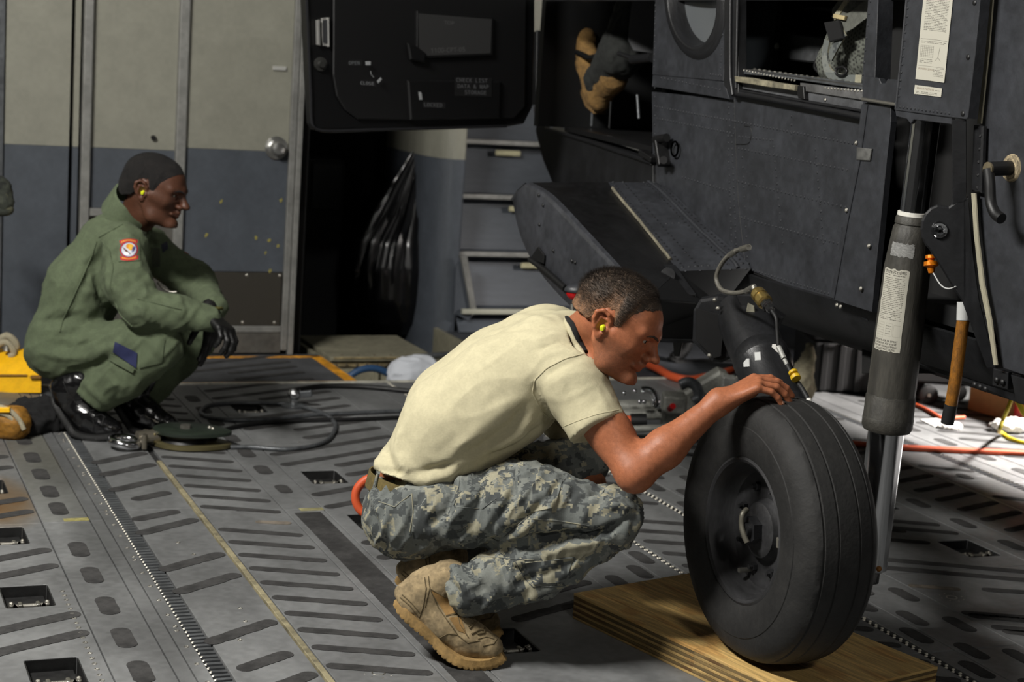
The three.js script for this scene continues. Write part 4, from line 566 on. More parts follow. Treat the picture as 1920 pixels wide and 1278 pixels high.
{ // placarded panel above the strut, with printed placards
  const pc = 2.51, sheetP = (pts) => pts.map(([x, y]) => onC(x, y, pc));
  part(heli, 'strut_cover', heliUV(join([plate(sheetP([[1722, -90], [1698, 0], [1680, 204], [1814, 222], [1828, 100], [1846, -90]]), OUT, 0.03), plate(sheetP([[1678, 206], [1680, 218], [1700, 223], [1707, 232], [1713, 224], [1783, 233], [1784, 222]]), OUT, 0.012)])), M.heli);
  parts(heli, 'cover_edge', [tube(sheetP([[1706, -60], [1691, 100], [1680, 205]]), 0.004, 10, 6), tube(sheetP([[1680, 205], [1814, 222]]), 0.003, 4, 6)], M.heli);
  const rp = [...along(onC(1704, 0, pc), onC(1686, 180, pc), 0.02), ...along(onC(1688, 200, pc), onC(1780, 212, pc), 0.015)];
  part(heli, 'rivet', rivets(rp, OUT, 0.004, 0.003), M.heli).userData.kind = 'stuff';
  parts(heli, 'cover_screw', [[1827, 5], [1815, 107], [1805, 213]].map((q) => rivets([onC(...q, pc - 0.001)], OUT, 0.007, 0.003)), M.heliBlack);
  const textLines = (g, x, y, w, n, dy, sz, r) => { g.fillStyle = '#5a5850'; for (let i = 0; i < n; i++) { let q = x; while (q < x + w - 8) { const l = 4 + r() * 22; if (r() > 0.12) g.fillRect(q, y + i * dy, Math.min(l, x + w - q), sz); q += l + 4; } } };
  const placard = (w, h, draw) => S({ map: canvasTex(w, h, (g) => { g.fillStyle = '#b4b1a4'; g.fillRect(0, 0, w, h); draw(g, w, h, rng(w + h)); }), roughness: 0.6 });
  const paint = (pts4, mat, name, label, lift = 0.0025) => { const g = sheet([[pts4[3], pts4[2]], [pts4[0], pts4[1]]].map((r) => r.map((p) => p.clone().addScaledVector(OUT, lift)))); return part(heli, name, g, mat, label); };
  const big = placard(256, 1024, (g, w, h, r) => { textLines(g, 30, 14, 200, 26, 18, 6, r); g.fillRect(12, 566, 232, 4); textLines(g, 20, 590, 220, 2, 16, 5, r); for (let i = 0; i < 8; i++) g.fillRect(20 + i * 16, 640, 2, 130); for (let i = 0; i < 8; i++) g.fillRect(20, 640 + i * 18, 118, 2); g.strokeStyle = '#5a5850'; g.lineWidth = 3; g.beginPath(); g.moveTo(190, 640); g.lineTo(180, 760); g.lineTo(160, 800); g.moveTo(180, 760); g.lineTo(205, 800); g.stroke(); textLines(g, 20, 790, 120, 3, 18, 6, r); g.fillRect(12, 866, 232, 3); g.fillStyle = '#8c8274'; g.font = 'bold 30px sans-serif'; g.fillText('WARNING', 12, 912); textLines(g, 150, 880, 90, 6, 17, 5, r); });
  paint([[1735, -24], [1790, -18], [1772, 155], [1718, 148]].map((q) => onC(...q, pc)), big, 'placard', 'long printed white placard');
  const small = placard(256, 96, (g, w, h, r) => { g.fillStyle = '#8c8274'; g.font = 'bold 34px sans-serif'; g.fillText('WARNING', 20, 42); textLines(g, 196, 30, 50, 1, 10, 6, r); textLines(g, 20, 64, 200, 2, 14, 6, r); });
  paint([[1717, 159], [1768, 166], [1766, 182], [1715, 176]].map((q) => onC(...q, pc)), small, 'placard', 'small white warning placard');
  // shock strut
  const A = onC(1746, 150, 2.58), B = onC(1629, 1066, 2.58), L = A.distanceTo(B), T = (y) => (y - 150) / 916 * L, at = (y) => A.clone().lerp(B, (y - 150) / 916);
  part(heli, 'strut_piston', turned([[0, 0], [0.0355, 0], [0.0355, T(395)], [0, T(395)]], A, B, 40), M.chrome, 'chromed upper piston');
  part(heli, 'strut_ring', turned([[0.03, T(387)], [0.0412, T(387)], [0.0416, T(394)], [0.03, T(394)]], A, B, 40), S({ color: 0xd7d5cc, roughness: 0.5 }), 'white ring');
  const prof = [[0, T(393)], [0.038, T(393)], [0.042, T(397)], [0.0435, T(408)], [0.041, T(410)], [0.0455, T(416)], [0.049, T(440)], [0.0555, T(491)], [0.0585, T(640)], [0.0588, T(725)], [0.0588, T(728)], [0.0608, T(731)], [0.0612, T(768)], [0.0622, T(770)], [0.0622, T(787)], [0.0575, T(794)], [0.046, T(797)], [0, T(797)]].map(([r, t]) => [r * 1.045, t]);
  part(heli, 'strut_body', turned(prof, A, B, 48), M.olive, 'olive drab strut body');
  part(heli, 'strut_piston', turned([[0, T(795)], [0.0465, T(795)], [0.0465, T(1062)], [0.04, T(1066)], [0, T(1066)]], A, B, 40), M.chrome, 'chromed lower piston');
  parts(heli, 'strut_fitting', [cyl(at(1058), at(1090), 0.03, 20), beam(at(1075), W(2.26, 3.42, 0.36), 0.06, 0.06, UP, 0.01)], M.heliDark);
  part(heli, 'axle_cap', rivets([onC(1648, 1066, 2.53)], TOCAM, 0.008, 0.01), M.hoseOrange, 'small orange cap');
  // printed sheets wrapped on the strut body
  const dir = B.clone().sub(A).normalize(), out = TOCAM.clone().addScaledVector(dir, -TOCAM.dot(dir)).normalize(), side = V().crossVectors(dir, out).normalize(); // side: to the left in the photograph
  const radiusAt = (y) => { for (let i = 1; i < prof.length; i++) if (T(y) <= prof[i][1]) { const [r0, t0] = prof[i - 1], [r1, t1] = prof[i]; return mix(r0, r1, clamp((T(y) - t0) / (t1 - t0 || 1))); } return 0.05; };
  const wrap = (y0, y1, f0, f1, mat, name, label, ragged = 0) => { const rr = rng(y0), rows = [], sgn = side.dot(ray(0, 639).setY(0)) > 0 ? 1 : -1; for (let j = 0; j <= 10; j++) { const y = mix(y0, y1, j / 10), r = radiusAt(y) + 0.0008, q = []; for (let i = 0; i <= 14; i++) { const t = mix(f0, f1, i / 14) + (i % 14 === 0 ? ragged * (rr() - 0.5) : 0); q.push(at(y + (j % 10 === 0 ? ragged * 60 * (rr() - 0.5) : 0)).addScaledVector(out, r * Math.cos(t)).addScaledVector(side, -sgn * r * Math.sin(t))); } rows.push(q); } rows.reverse(); return part(heli, name, sheet(rows), mat, label); };
  const instr = placard(256, 640, (g, w, h, r) => { g.fillStyle = '#26241f'; g.font = 'bold 30px sans-serif'; g.fillText('INSTRUCTIONS', 16, 34); g.font = 'bold 13px sans-serif'; textLines(g, 14, 44, 220, 1, 10, 6, r); textLines(g, 20, 66, 210, 24, 14, 5, r); g.strokeStyle = '#6b685e'; for (let i = 0; i < 6; i++) g.strokeRect(20, 420 + i * 20, 70, 20); g.strokeRect(110, 420, 60, 100); g.strokeRect(180, 430, 60, 90); textLines(g, 110, 440, 50, 4, 20, 4, r); g.fillStyle = '#26241f'; g.font = 'bold 21px sans-serif'; g.fillText('RELEASE AIR IN STRUT', 4, 566); g.fillText('& REMOVE AIR VALVE', 8, 588); g.fillText('BEFORE DISASSEMBLY', 6, 610); g.fillText('SEE INSTRUCTIONS', 20, 632); });
  wrap(490, 640, -1.15, 0.12, instr, 'placard', 'printed instruction label on the strut', 0.05);
  wrap(442, 466, -1.0, 0.2, S({ map: wornMap([0.5, 0.5, 0.49], 0.3, 101) }), 'label_patch', 'blank grey label', 0.06);
  // lug with bushing, orange valve and drain hose
  const lc = onC(1762, 432, 2.49), q = (x, y) => onPlane(x, y, lc, TOCAM);
  const circ = Array.from({ length: 15 }, (_, i) => { const t = -Math.PI * (0.42 + i / 14 * 0.98); return [1762 + 36 * Math.cos(-t) * -1 * -1, 432 + 42 * Math.sin(t)]; });
  const lug = [[1812, 374], [1795, 376], [1779, 388], ...[100, 120, 140, 160, 180, 200, 220, 235].map((d) => [1764 + 38 * Math.cos(d * Math.PI / 180), 430 - 46 * Math.sin(d * Math.PI / 180)]), [1752, 482], [1790, 545], [1806, 568], [1815, 560]]; void circ;
  const bush = Array.from({ length: 24 }, (_, i) => q(1763 + 14 * Math.cos(i / 12 * Math.PI), 432 + 15.5 * Math.sin(i / 12 * Math.PI)));
  part(heli, 'lug_plate', plate(lug.map((p) => q(...p)), TOCAM, 0.035, { holes: [[...bush].reverse()], bevel: 0.004 }), M.heliDark);
  part(heli, 'lug_bushing', turned([[0, -0.022], [0.006, -0.02], [0.012, -0.012], [0.0125, 0.004], [0.0175, 0.006], [0.019, 0.003], [0.019, -0.03]], lc, lc.clone().add(TOCAM), 28), M.chrome);
  part(heli, 'frame_post', heliUV(plate([[1786, 224], [1812, 224], [1813, 378], [1786, 384]].map((p) => q(...p)), TOCAM, 0.03)), M.heliDark);
  part(heli, 'frame_post', heliUV(plate([[1806, 374], [1816, 370], [1824, 470], [1836, 560], [1868, 690], [1850, 690], [1806, 570]].map((p) => q(...p)), TOCAM, 0.04)), M.heliDark);
  const ov = onC(1745, 478, 2.53); part(heli, 'air_valve', turned([[0, 0], [0.012, 0], [0.013, 0.008], [0.008, 0.01], [0.008, 0.014], [0.017, 0.016], [0.018, 0.026], [0.01, 0.03], [0.007, 0.044], [0, 0.045]], ov, ov.clone().addScaledVector(UP, -1).addScaledVector(AX, -0.25), 20), S({ color: 0xe07d12, metalness: 0.5, roughness: 0.35 }), 'orange air valve');
  part(heli, 'safety_wire', tube([[1750, 512], [1765, 535], [1778, 541], [1792, 537]].map((p) => onC(...p, 2.53)), 0.0018, 16, 6), M.whiteDull);
  const hose = [[1807, 566], [1806, 600], [1798, 660], [1790, 720], [1783, 760], [1776, 793]].map((p) => onC(...p, 2.58)), k = hose.length;
  part(heli, 'drain_hose', tube([hose[1], ...hose.slice(2, k - 1), hose[k - 2].clone().lerp(hose[k - 1], 0.1)].map((p) => p), 0.0155, 30, 14), M.hoseOrange, 'amber rubber drain hose');
  part(heli, 'hose_end', tube([hose[k - 2].clone().lerp(hose[k - 3], 0.05), hose[k - 2], hose[k - 1]], 0.0162, 16, 14), M.blackRubber, 'dark end of the drain hose');
  part(heli, 'hose_band', tube([hose[0], hose[1]], 0.0162, 4, 14), M.whiteDull, 'white band');
}
{ // sliding cabin door on the right edge of the photograph
  const dc = 2.565, D = (pts, c = dc) => pts.map(([x, y]) => onC(x, y, c));
  const edge = [[1868, -90], [1853, 60], [1840, 200], [1836, 300], [1838, 420], [1850, 540], [1870, 640], [1880, 690]];
  part(heli, 'cabin_door', heliUV(plate(D([...edge, [1920, 703], [2050, 735], [2100, -90]]), OUT, 0.03)), M.heli);
  part(heli, 'door_seal', sheet([D([[1858, -60], [1846, 90], [1832, 232]], dc - 0.004), D([[1866, -60], [1854, 90], [1839, 232]], dc - 0.006)], 0.004), S({ map: wornMap([0.6, 0.58, 0.5], 0.25, 103), roughness: 0.7 }), 'pale door seal');
  part(heli, 'door_seal', sheet([D([[1821, 362], [1826, 440], [1836, 530], [1850, 600], [1863, 684]], dc - 0.02), D([[1828, 362], [1833, 440], [1844, 530], [1858, 600], [1869, 684]], dc - 0.022)], 0.004), S({ map: wornMap([0.6, 0.58, 0.5], 0.25, 104), roughness: 0.7 }), 'pale door seal');
  part(heli, 'door_striker', heliUV(plate(D([[1824, 234], [1842, 236], [1838, 362], [1820, 358]], dc - 0.02), OUT, 0.016, { bevel: 0.004 })), M.heliDark);
  part(heli, 'rivet', rivets(along(onC(1838, 255, dc - 0.02), onC(1832, 352, dc - 0.02), 0.03), OUT, 0.0045, 0.003), M.heliDark).userData.kind = 'stuff';
  const h0 = onC(1897, 315, dc), h1 = onC(1853, 317, dc - 0.075);
  part(heli, 'handle_base', turned([[0, -0.002], [0.034, -0.002], [0.03, 0.005], [0.02, 0.006], [0, 0.006]], h0, h0.clone().add(OUT), 20), S({ map: wornMap([0.55, 0.5, 0.4], 0.7, 105), roughness: 0.8 }), 'chipped paint round the handle');
  part(heli, 'door_handle', join([cyl(h0, h1, 0.017, 18), tube([h1, onC(1856, 345, dc - 0.075), onC(1858, 380, dc - 0.075), onC(1866, 400, dc - 0.075), onC(1878, 410, dc - 0.075)], 0.013, 24, 10)]), M.heliBlack, 'black curved door handle');
  part(heli, 'handle_cap', turned([[0, 0.006], [0.006, 0.006], [0.012, 0.003], [0.0165, 0.003], [0.0165, -0.002], [0, -0.002]], h1, h1.clone().add(OUT), 20), S({ color: 0x8b8068, metalness: 0.7, roughness: 0.4 }));
  parts(heli, 'lower_frame', ([plate(D([[1728, 560], [1800, 572], [1868, 692], [1925, 708], [1960, 720], [1960, 768], [1900, 752], [1842, 726], [1760, 700], [1722, 682]], 2.72), OUT, 0.05), plate(D([[1862, 690], [1880, 695], [1925, 706], [1960, 715], [1960, 745], [1890, 728], [1868, 716]], 2.6), OUT, 0.03)]).map(heliUV), M.heliDark);
  parts(heli, 'frame_bracket', ([plate(D([[1862, 690], [1890, 698], [1888, 730], [1860, 722]], 2.57), OUT, 0.012), plate(D([[1895, 702], [1925, 712], [1925, 760], [1905, 755]], 2.57), OUT, 0.012)]).map(heliUV), M.heliDark);
  parts(heli, 'frame_bolt', [[1868, 712], [1879, 716], [1827, 721], [1837, 725], [1847, 729]].map((p) => rivets([onC(...p, 2.565)], OUT, 0.008, 0.005)), M.heliBlack);
}
{ // stub fairing, beam, bracket
  const c0 = 2.2, R = [[985, 342], [1021, 361], [1095, 436], [1170, 514], [1215, 560]].map((p) => onC(...p, c0)), S1 = [[1140, 341], [1150, 357], [1207, 426], [1266, 500], [1272, 508]].map((p) => onC(...p, 2.45)), F = [[1232, 342], [1250, 352], [1325, 424], [1405, 496], [1408, 503]].map((p) => onC(...p, 2.645)), Lw = [[961, 376], [974, 436], [1000, 492], [1068, 572], [1160, 640]].map((p) => onC(...p, c0 + 0.01));
  const fine = (r) => new THREE.CatmullRomCurve3(r, false, 'centripetal').getSpacedPoints(28);
  const r = fine(R), s = fine(S1), f = fine(F), l = fine(Lw), blend = (a, b, t, o = 0) => a.map((p, i) => p.clone().lerp(b[i], t).addScaledVector(OUT, o)), fr = 0.022;
  const toward = (a, b, d) => a.map((p, i) => p.clone().addScaledVector(b[i].clone().sub(p).normalize(), d));
  const rl = toward(r, l, fr), rs = toward(r, s, fr), rm = rl.map((p, i) => p.clone().lerp(rs[i], 0.5).lerp(r[i], 0.42)), low = l.map((p) => p.clone().addScaledVector(CX, 0.25).addScaledVector(UP, -0.005));
  part(heli, 'fairing', heliUV(sheet([low, blend(l, low, 0.08), l, blend(l, r, 0.5, 0.004), rl, rl.map((p, i) => p.clone().lerp(rm[i], 0.35)), rl.map((p, i) => p.clone().lerp(rm[i], 0.7)), rm, rs.map((p, i) => p.clone().lerp(rm[i], 0.7)), rs.map((p, i) => p.clone().lerp(rm[i], 0.35)), rs], 0.012)), M.fairing, 'rounded stub fairing');
  part(heli, 'fairing_top', heliUV(sheet([rs, blend(rs, s, 0.5, 0.002), s], 0.012)), S({ map: wornMap([0.075, 0.075, 0.078], 0.5, 115), roughness: 0.4, bumpMap: bumpTex, bumpScale: 0.0008 }), 'black top of the fairing');
  // nose cap of the fairing
  const tip = onC(957, 374, c0 + 0.05), cap = [r[0], rm[0], rl[0], l[0].clone().lerp(rl[0], 0.5), l[0]];
  part(heli, 'fairing_nose', heliUV(join([sheet([cap, cap.map((p) => p.clone().lerp(tip, 0.5).addScaledVector(AX, 0.01)), cap.map((p) => p.clone().addScaledVector(CX, 0.12).addScaledVector(AX, 0.06))]), sheet([[rs[0], s[0]], [rs[0].clone().addScaledVector(CX, 0.1).addScaledVector(AX, 0.03).addScaledVector(UP, -0.03), s[0].clone().addScaledVector(AX, 0.03).addScaledVector(UP, -0.03)]])])), M.heli);
  part(heli, 'fairing_end', heliUV((() => { const e = [low, l, rl, rm, rs, s, f].map((x) => x[28]), cc = f[28].clone().lerp(low[28], 0.5); return sheet([e, e.map((p) => p.clone().lerp(cc, 0.97))], 0); })()), M.heliBlack);
  part(heli, 'fairing_skin', heliUV(sheet([s, blend(s, f, 0.33), blend(s, f, 0.66), f], 0.01)), M.heli, 'riveted fairing panel');
  part(heli, 'fairing_seam', tube(s.slice(2, 26).map((p) => p.clone().addScaledVector(UP, 0.004)), 0.0055, 40, 6), S({ map: wornMap([0.42, 0.4, 0.34], 0.6, 107), roughness: 0.9 }), 'worn tan sealant seam');
  part(heli, 'fairing_bead', tube(blend(s, f, 0.82).map((p) => p.addScaledVector(UP, 0.003)), 0.006, 40, 6), M.heli);
  const nrm = UP.clone().multiplyScalar(0.8).addScaledVector(OUT, 0.5).addScaledVector(AX, -0.3).normalize(), rowp = (a, step) => { const o = []; for (let i = 0; i + 1 < a.length; i++) o.push(...along(a[i], a[i + 1], step)); return o; };
  part(heli, 'rivet', rivets([...rowp(blend(s, f, 0.1), 0.02), ...rowp(blend(s, f, 0.3), 0.024), ...rowp(blend(s, f, 0.72), 0.02), ...rowp(blend(s, f, 0.93), 0.02), ...along(s[27], f[27], 0.02), ...along(s[14].clone().lerp(f[14], 0.3), f[14].clone().lerp(s[14], 0.28), 0.02)], nrm, 0.0042, 0.003), M.heli).userData.kind = 'stuff';
  parts(heli, 'fairing_screw', [[1010, 366], [1018, 385], [1011, 421], [1037, 470], [1072, 489], [1078, 492]].map((p) => rivets([onC(...p, c0 - 0.002)], OUT, 0.006, 0.004)), M.heliBlack);
  parts(heli, 'fairing_step', [plate([[1008, 462], [1020, 478], [1018, 494], [1000, 488], [995, 482]].map((p) => onC(...p, c0 - 0.004)), OUT, 0.006), tube([[994, 486], [1020, 505], [1060, 540]].map((p) => onC(...p, c0 - 0.002)), 0.01, 12, 8)], M.heliBlack);
  const eFace = [[1262, 502], [1405, 497], [1408, 545], [1370, 560], [1272, 565]].map((p) => onA(...p, 4.62));
  part(heli, 'fairing_end', plate(eFace, BACK, 0.03), M.heliDark);
  parts(heli, 'fairing_flange', [beam(onC(1250, 505, 2.42), onC(1290, 562, 2.42), 0.04, 0.05, CX, 0.006), cyl(onC(1252, 515, 2.38), onC(1252, 515, 2.44), 0.022, 18)], M.heliDark);
  part(heli, 'door_flap', plate([[1262, 560], [1272, 575], [1278, 640], [1272, 668], [1264, 668], [1258, 610]].map((p) => onC(...p, 2.42)), OUT, 0.006), M.heliDark);
  // beacon under the fairing
  const bc = onC(1086, 545, 2.19); const cap2 = clean(new THREE.SphereGeometry(0.04, 24, 12, 0, 6.2832, 0, 1.7)); cap2.scale(1.15, 0.6, 0.8).translate(bc.x, bc.y, bc.z);
  part(heli, 'beacon_cap', heliUV(cap2), M.heli); part(heli, 'beacon_lens', clean(new THREE.SphereGeometry(0.036, 24, 12, 0, 6.2832, 1.5, 1.6)).scale(1, 0.75, 0.75).translate(bc.x - 0.004, bc.y - 0.006, bc.z), PH({ color: 0xd01015, roughness: 0.15, transmission: 0.4, thickness: 0.02, attenuationColor: new THREE.Color(0xd01015), attenuationDistance: 0.02 }), 'red beacon lens');
  part(heli, 'beacon_stud', cyl(onC(1073, 570, 2.18), onC(1073, 596, 2.18), 0.006, 10), M.steel);
  // bracket and drag beam
  const b0 = onC(1398, 608, 2.48), b1 = W(2.31, 3.4, 0.39), hex = [[1300, 582], [1312, 562], [1345, 556], [1440, 575], [1470, 596], [1455, 628], [1440, 640], [1352, 680], [1335, 678], [1298, 640]].map((p) => onPlane(...p, onC(1360, 620, 2.44), TOCAM));
  part(heli, 'beam_bracket', plate(hex, TOCAM, 0.08, { bevel: 0.008 }), M.heliDark);
  part(heli, 'bracket_face', plate([[1305, 578], [1360, 592], [1352, 668], [1338, 672], [1304, 636]].map((p) => onPlane(...p, onC(1360, 620, 2.43), TOCAM)), TOCAM, 0.008), M.heliBlack);
  part(heli, 'bracket_arm', plate([[1378, 552], [1410, 552], [1440, 566], [1432, 604], [1400, 600]].map((p) => onPlane(...p, onC(1360, 620, 2.41), TOCAM)), TOCAM, 0.03, { bevel: 0.005 }), M.heliDark);
  part(heli, 'bracket_clip', plate([[1402, 568], [1414, 574], [1417, 598], [1404, 604], [1398, 590]].map((p) => onPlane(...p, onC(1360, 620, 2.395), TOCAM)), TOCAM, 0.012), S({ map: wornMap([0.4, 0.39, 0.34], 0.5, 109), roughness: 0.7 }), 'scuffed tan clip');
  parts(heli, 'bracket_bolt', [ ...[[1340, 562], [1346, 578], [1330, 666]].map((p) => rivets([onPlane(...p, onC(1360, 620, 2.42), TOCAM)], TOCAM, 0.007, 0.008))], M.steel);
  const axis = b1.clone().sub(b0), bp = (t) => b0.clone().addScaledVector(axis, t), BL = axis.length();
  const beamGeo = turned([[0, -0.06], [0.075, -0.06], [0.078, 0.1], [0.074, 0.16], [0.08, 0.17], [0.08, 0.215], [0.07, 0.23], [0.068, 0.42], [0.072, 0.44], [0.06, BL], [0, BL]], b0, b1, 40); part(heli, 'drag_beam', beamGeo, M.heliDark);
  { const hb = surface(beamGeo); for (const [x, y] of [[1421, 668], [1400, 680]]) { const h = hb(x, y); if (h) part(heli, 'tape_patch', plate([[-6, -7], [5, -8], [6, 7], [-5, 8]].map(([u, v]) => onPlane(x + u, y + v, h.p, h.n)), h.n, 0.003, { bevel: 0, proud: 0.0015 }), M.whiteDull, 'grey tape patch'); } }
  part(heli, 'axle', cyl(W(2.34, 3.392, 0.383), W(2.1, 3.392, 0.383), 0.045, 24), M.heliDark);
  // brake hose with couplings, and the loose hydraulic line
  const hp = (pts, c = 2.36) => pts.map(([x, y]) => onC(x, y, c));
  part(heli, 'hydraulic_hose', tube(hp([[1404, 463], [1385, 468], [1362, 483], [1347, 506], [1343, 522], [1350, 540], [1372, 549], [1398, 546], [1408, 543]]), 0.0065, 60, 10), S({ map: wornMap([0.36, 0.35, 0.32], 0.4, 111), roughness: 0.5 }), 'braided grey hose');
  parts(heli, 'hose_ferrule', [cyl(onC(1404, 463, 2.36), onC(1390, 467, 2.36), 0.009), cyl(onC(1380, 470, 2.36), onC(1368, 478, 2.36), 0.008), cyl(onC(1398, 546, 2.36), onC(1414, 537, 2.36), 0.008), cyl(onC(1413, 538, 2.36), onC(1418, 548, 2.36), 0.008)], M.steel);
  const q0 = onC(1417, 545, 2.34), q1 = onC(1447, 582, 2.34), QL = q0.distanceTo(q1), qd = (t) => q0.clone().lerp(q1, t);
  part(heli, 'quick_coupling', turned([[0, 0], [0.012, 0], [0.02, QL * 0.12], [0.021, QL * 0.3], [0.018, QL * 0.32], [0.018, QL * 0.38], [0.021, QL * 0.4], [0.021, QL * 0.58], [0.016, QL * 0.62], [0, QL * 0.62]], q0, q1, 28), S({ color: 0xb59c5e, metalness: 0.85, roughness: 0.3 }), 'brass quick coupling');
  part(heli, 'coupling_nut', turned([[0, QL * 0.6], [0.0165, QL * 0.61], [0.0165, QL * 0.74], [0.01, QL * 0.76], [0.01, QL * 0.84], [0.013, QL * 0.85], [0.011, QL * 0.97], [0.006, QL], [0, QL]], q0, q1, 6), M.chrome); void qd;
  part(heli, 'hydraulic_line', tube(hp([[1447, 582], [1455, 596], [1457, 620], [1459, 648]], 2.34), 0.005, 24, 8), M.blackRubber);
  part(heli, 'line_tag', plate(hp([[1448, 645], [1455, 647], [1463, 660], [1462, 666], [1456, 662], [1447, 650]], 2.33), TOCAM, 0.002, { bevel: 0 }), M.white, 'white paper tag');
  parts(heli, 'line_fitting', [cyl(onC(1460, 650, 2.34), onC(1470, 672, 2.34), 0.007), cyl(onC(1471, 674, 2.34), onC(1476, 684, 2.34), 0.0055)], M.alu);
  part(heli, 'hydraulic_line', tube(hp([[1476, 684], [1488, 706], [1505, 730], [1516, 750]], 2.33), 0.0065, 16, 8), M.blackRubber);
  part(heli, 'yellow_collar', join([turned([[0, 0], [0.012, 0.001], [0.012, 0.008], [0.006, 0.01], [0.006, 0.014], [0.013, 0.016], [0.013, 0.026], [0, 0.028]], onC(1486, 696, 2.32), onC(1498, 720, 2.32), 20)]), S({ color: 0xc7a21c, roughness: 0.4 }), 'yellow collar');
  part(heli, 'line_tip', cyl(onC(1516, 748, 2.33), onC(1519, 757, 2.33), 0.007, 12, 0.004), M.white);
}
{ // main wheel
  const w = new THREE.Group(); w.name = 'main_wheel'; heli.add(w);
  const CW = 2.137, AW = 3.392, YW = 0.383, hub = W(CW, AW, YW);
  const half = [[0.170, 0.07], [0.172, 0.082], [0.18, 0.0885], [0.2, 0.094], [0.225, 0.0985], [0.25, 0.0985], [0.2515, 0.0965], [0.272, 0.0935], [0.29, 0.085], [0.304, 0.072], [0.3105, 0.0615], [0.3085, 0.06], [0.3085, 0.0572], [0.3125, 0.0555], [0.3165, 0.0285], [0.3135, 0.027], [0.3135, 0.0242], [0.317, 0.0226], [0.318, 0.0]];
  const prof = [...half, ...half.slice(0, -1).reverse().map(([r, s]) => [r, -s])];
  const g = turned(prof.map(([r, s]) => [r, s * 1.07]).reverse(), hub, hub.clone().add(OUT), 120), p = g.attributes.position;
  for (let i = 0; i < p.count; i++) { const q = V().fromBufferAttribute(p, i), y0 = 0.0715; if (q.y < y0 + 0.03) { const d = y0 + 0.03 - q.y, k = d * 0.35; const s = q.clone().sub(hub).dot(OUT); q.y = y0 + 0.03 * Math.exp(-d / 0.03); q.addScaledVector(OUT, Math.sign(s) * k * 0.5); p.setXYZ(i, q.x, q.y, q.z); } }
  // cylindrical uv for the rubber
  part(w, 'tire', boxUV(g, HOLD, 1.3), M.rubber, 'worn black rubber tire');
  const sh = W(CW - 0.075, AW, YW), o1 = sh.clone().add(OUT);
  part(w, 'rim', turned([[0.176, -0.005], [0.179, 0.008], [0.176, 0.016], [0.17, 0.019], [0.163, 0.015], [0.158, 0.004], [0.152, -0.012], [0.148, -0.03], [0.14, -0.042], [0.11, -0.05], [0.075, -0.052], [0.07, -0.045], [0.066, -0.03], [0.055, -0.024], [0.03, -0.022], [0, -0.022]], sh, o1, 72), S({ map: wornMap([0.17, 0.17, 0.175], 0.35, 113), roughness: 0.45 }));
  const spot = (r, t, d = 0) => W(CW - 0.075, AW, YW).addScaledVector(OUT, d).addScaledVector(AX, r * Math.cos(t)).addScaledVector(UP, r * Math.sin(t));
  for (let i = 0; i < 8; i++) { const t = i * 0.785 + 0.3; part(w, 'wheel_bolt', join([cyl(spot(0.105, t, -0.052), spot(0.105, t, -0.04), 0.011, 6), cyl(spot(0.105, t, -0.04), spot(0.105, t, -0.03), 0.006, 10)]), M.heliDark); }
  part(w, 'hub_nut', join([cyl(spot(0, 0, -0.03), spot(0, 0, 0.0), 0.034, 6), cyl(spot(0, 0, 0), spot(0, 0, 0.012), 0.02, 16)]), M.heliDark);
  part(w, 'hub_pin', tube([spot(0.05, 1.35, 0.0), spot(0.04, 1.45, 0.014), spot(0.015, 1.6, 0.018), spot(0.012, 3.6, 0.016), spot(0.03, 4.0, 0.01)], 0.007, 24, 8), S({ color: 0x6d6a5f, metalness: 0.5, roughness: 0.5 }), 'bare metal split pin');
  part(w, 'valve_stem', cyl(spot(0.12, -1.2, -0.045), spot(0.12, -1.2, -0.012), 0.006, 12), M.steel);
  part(w, 'rim_weight', join([beam(spot(0.166, 2.95, 0.016), spot(0.166, 3.1, 0.016), 0.006, 0.012, UP, 0.002)]), S({ color: 0x77746c, metalness: 0.5, roughness: 0.5 }));
}
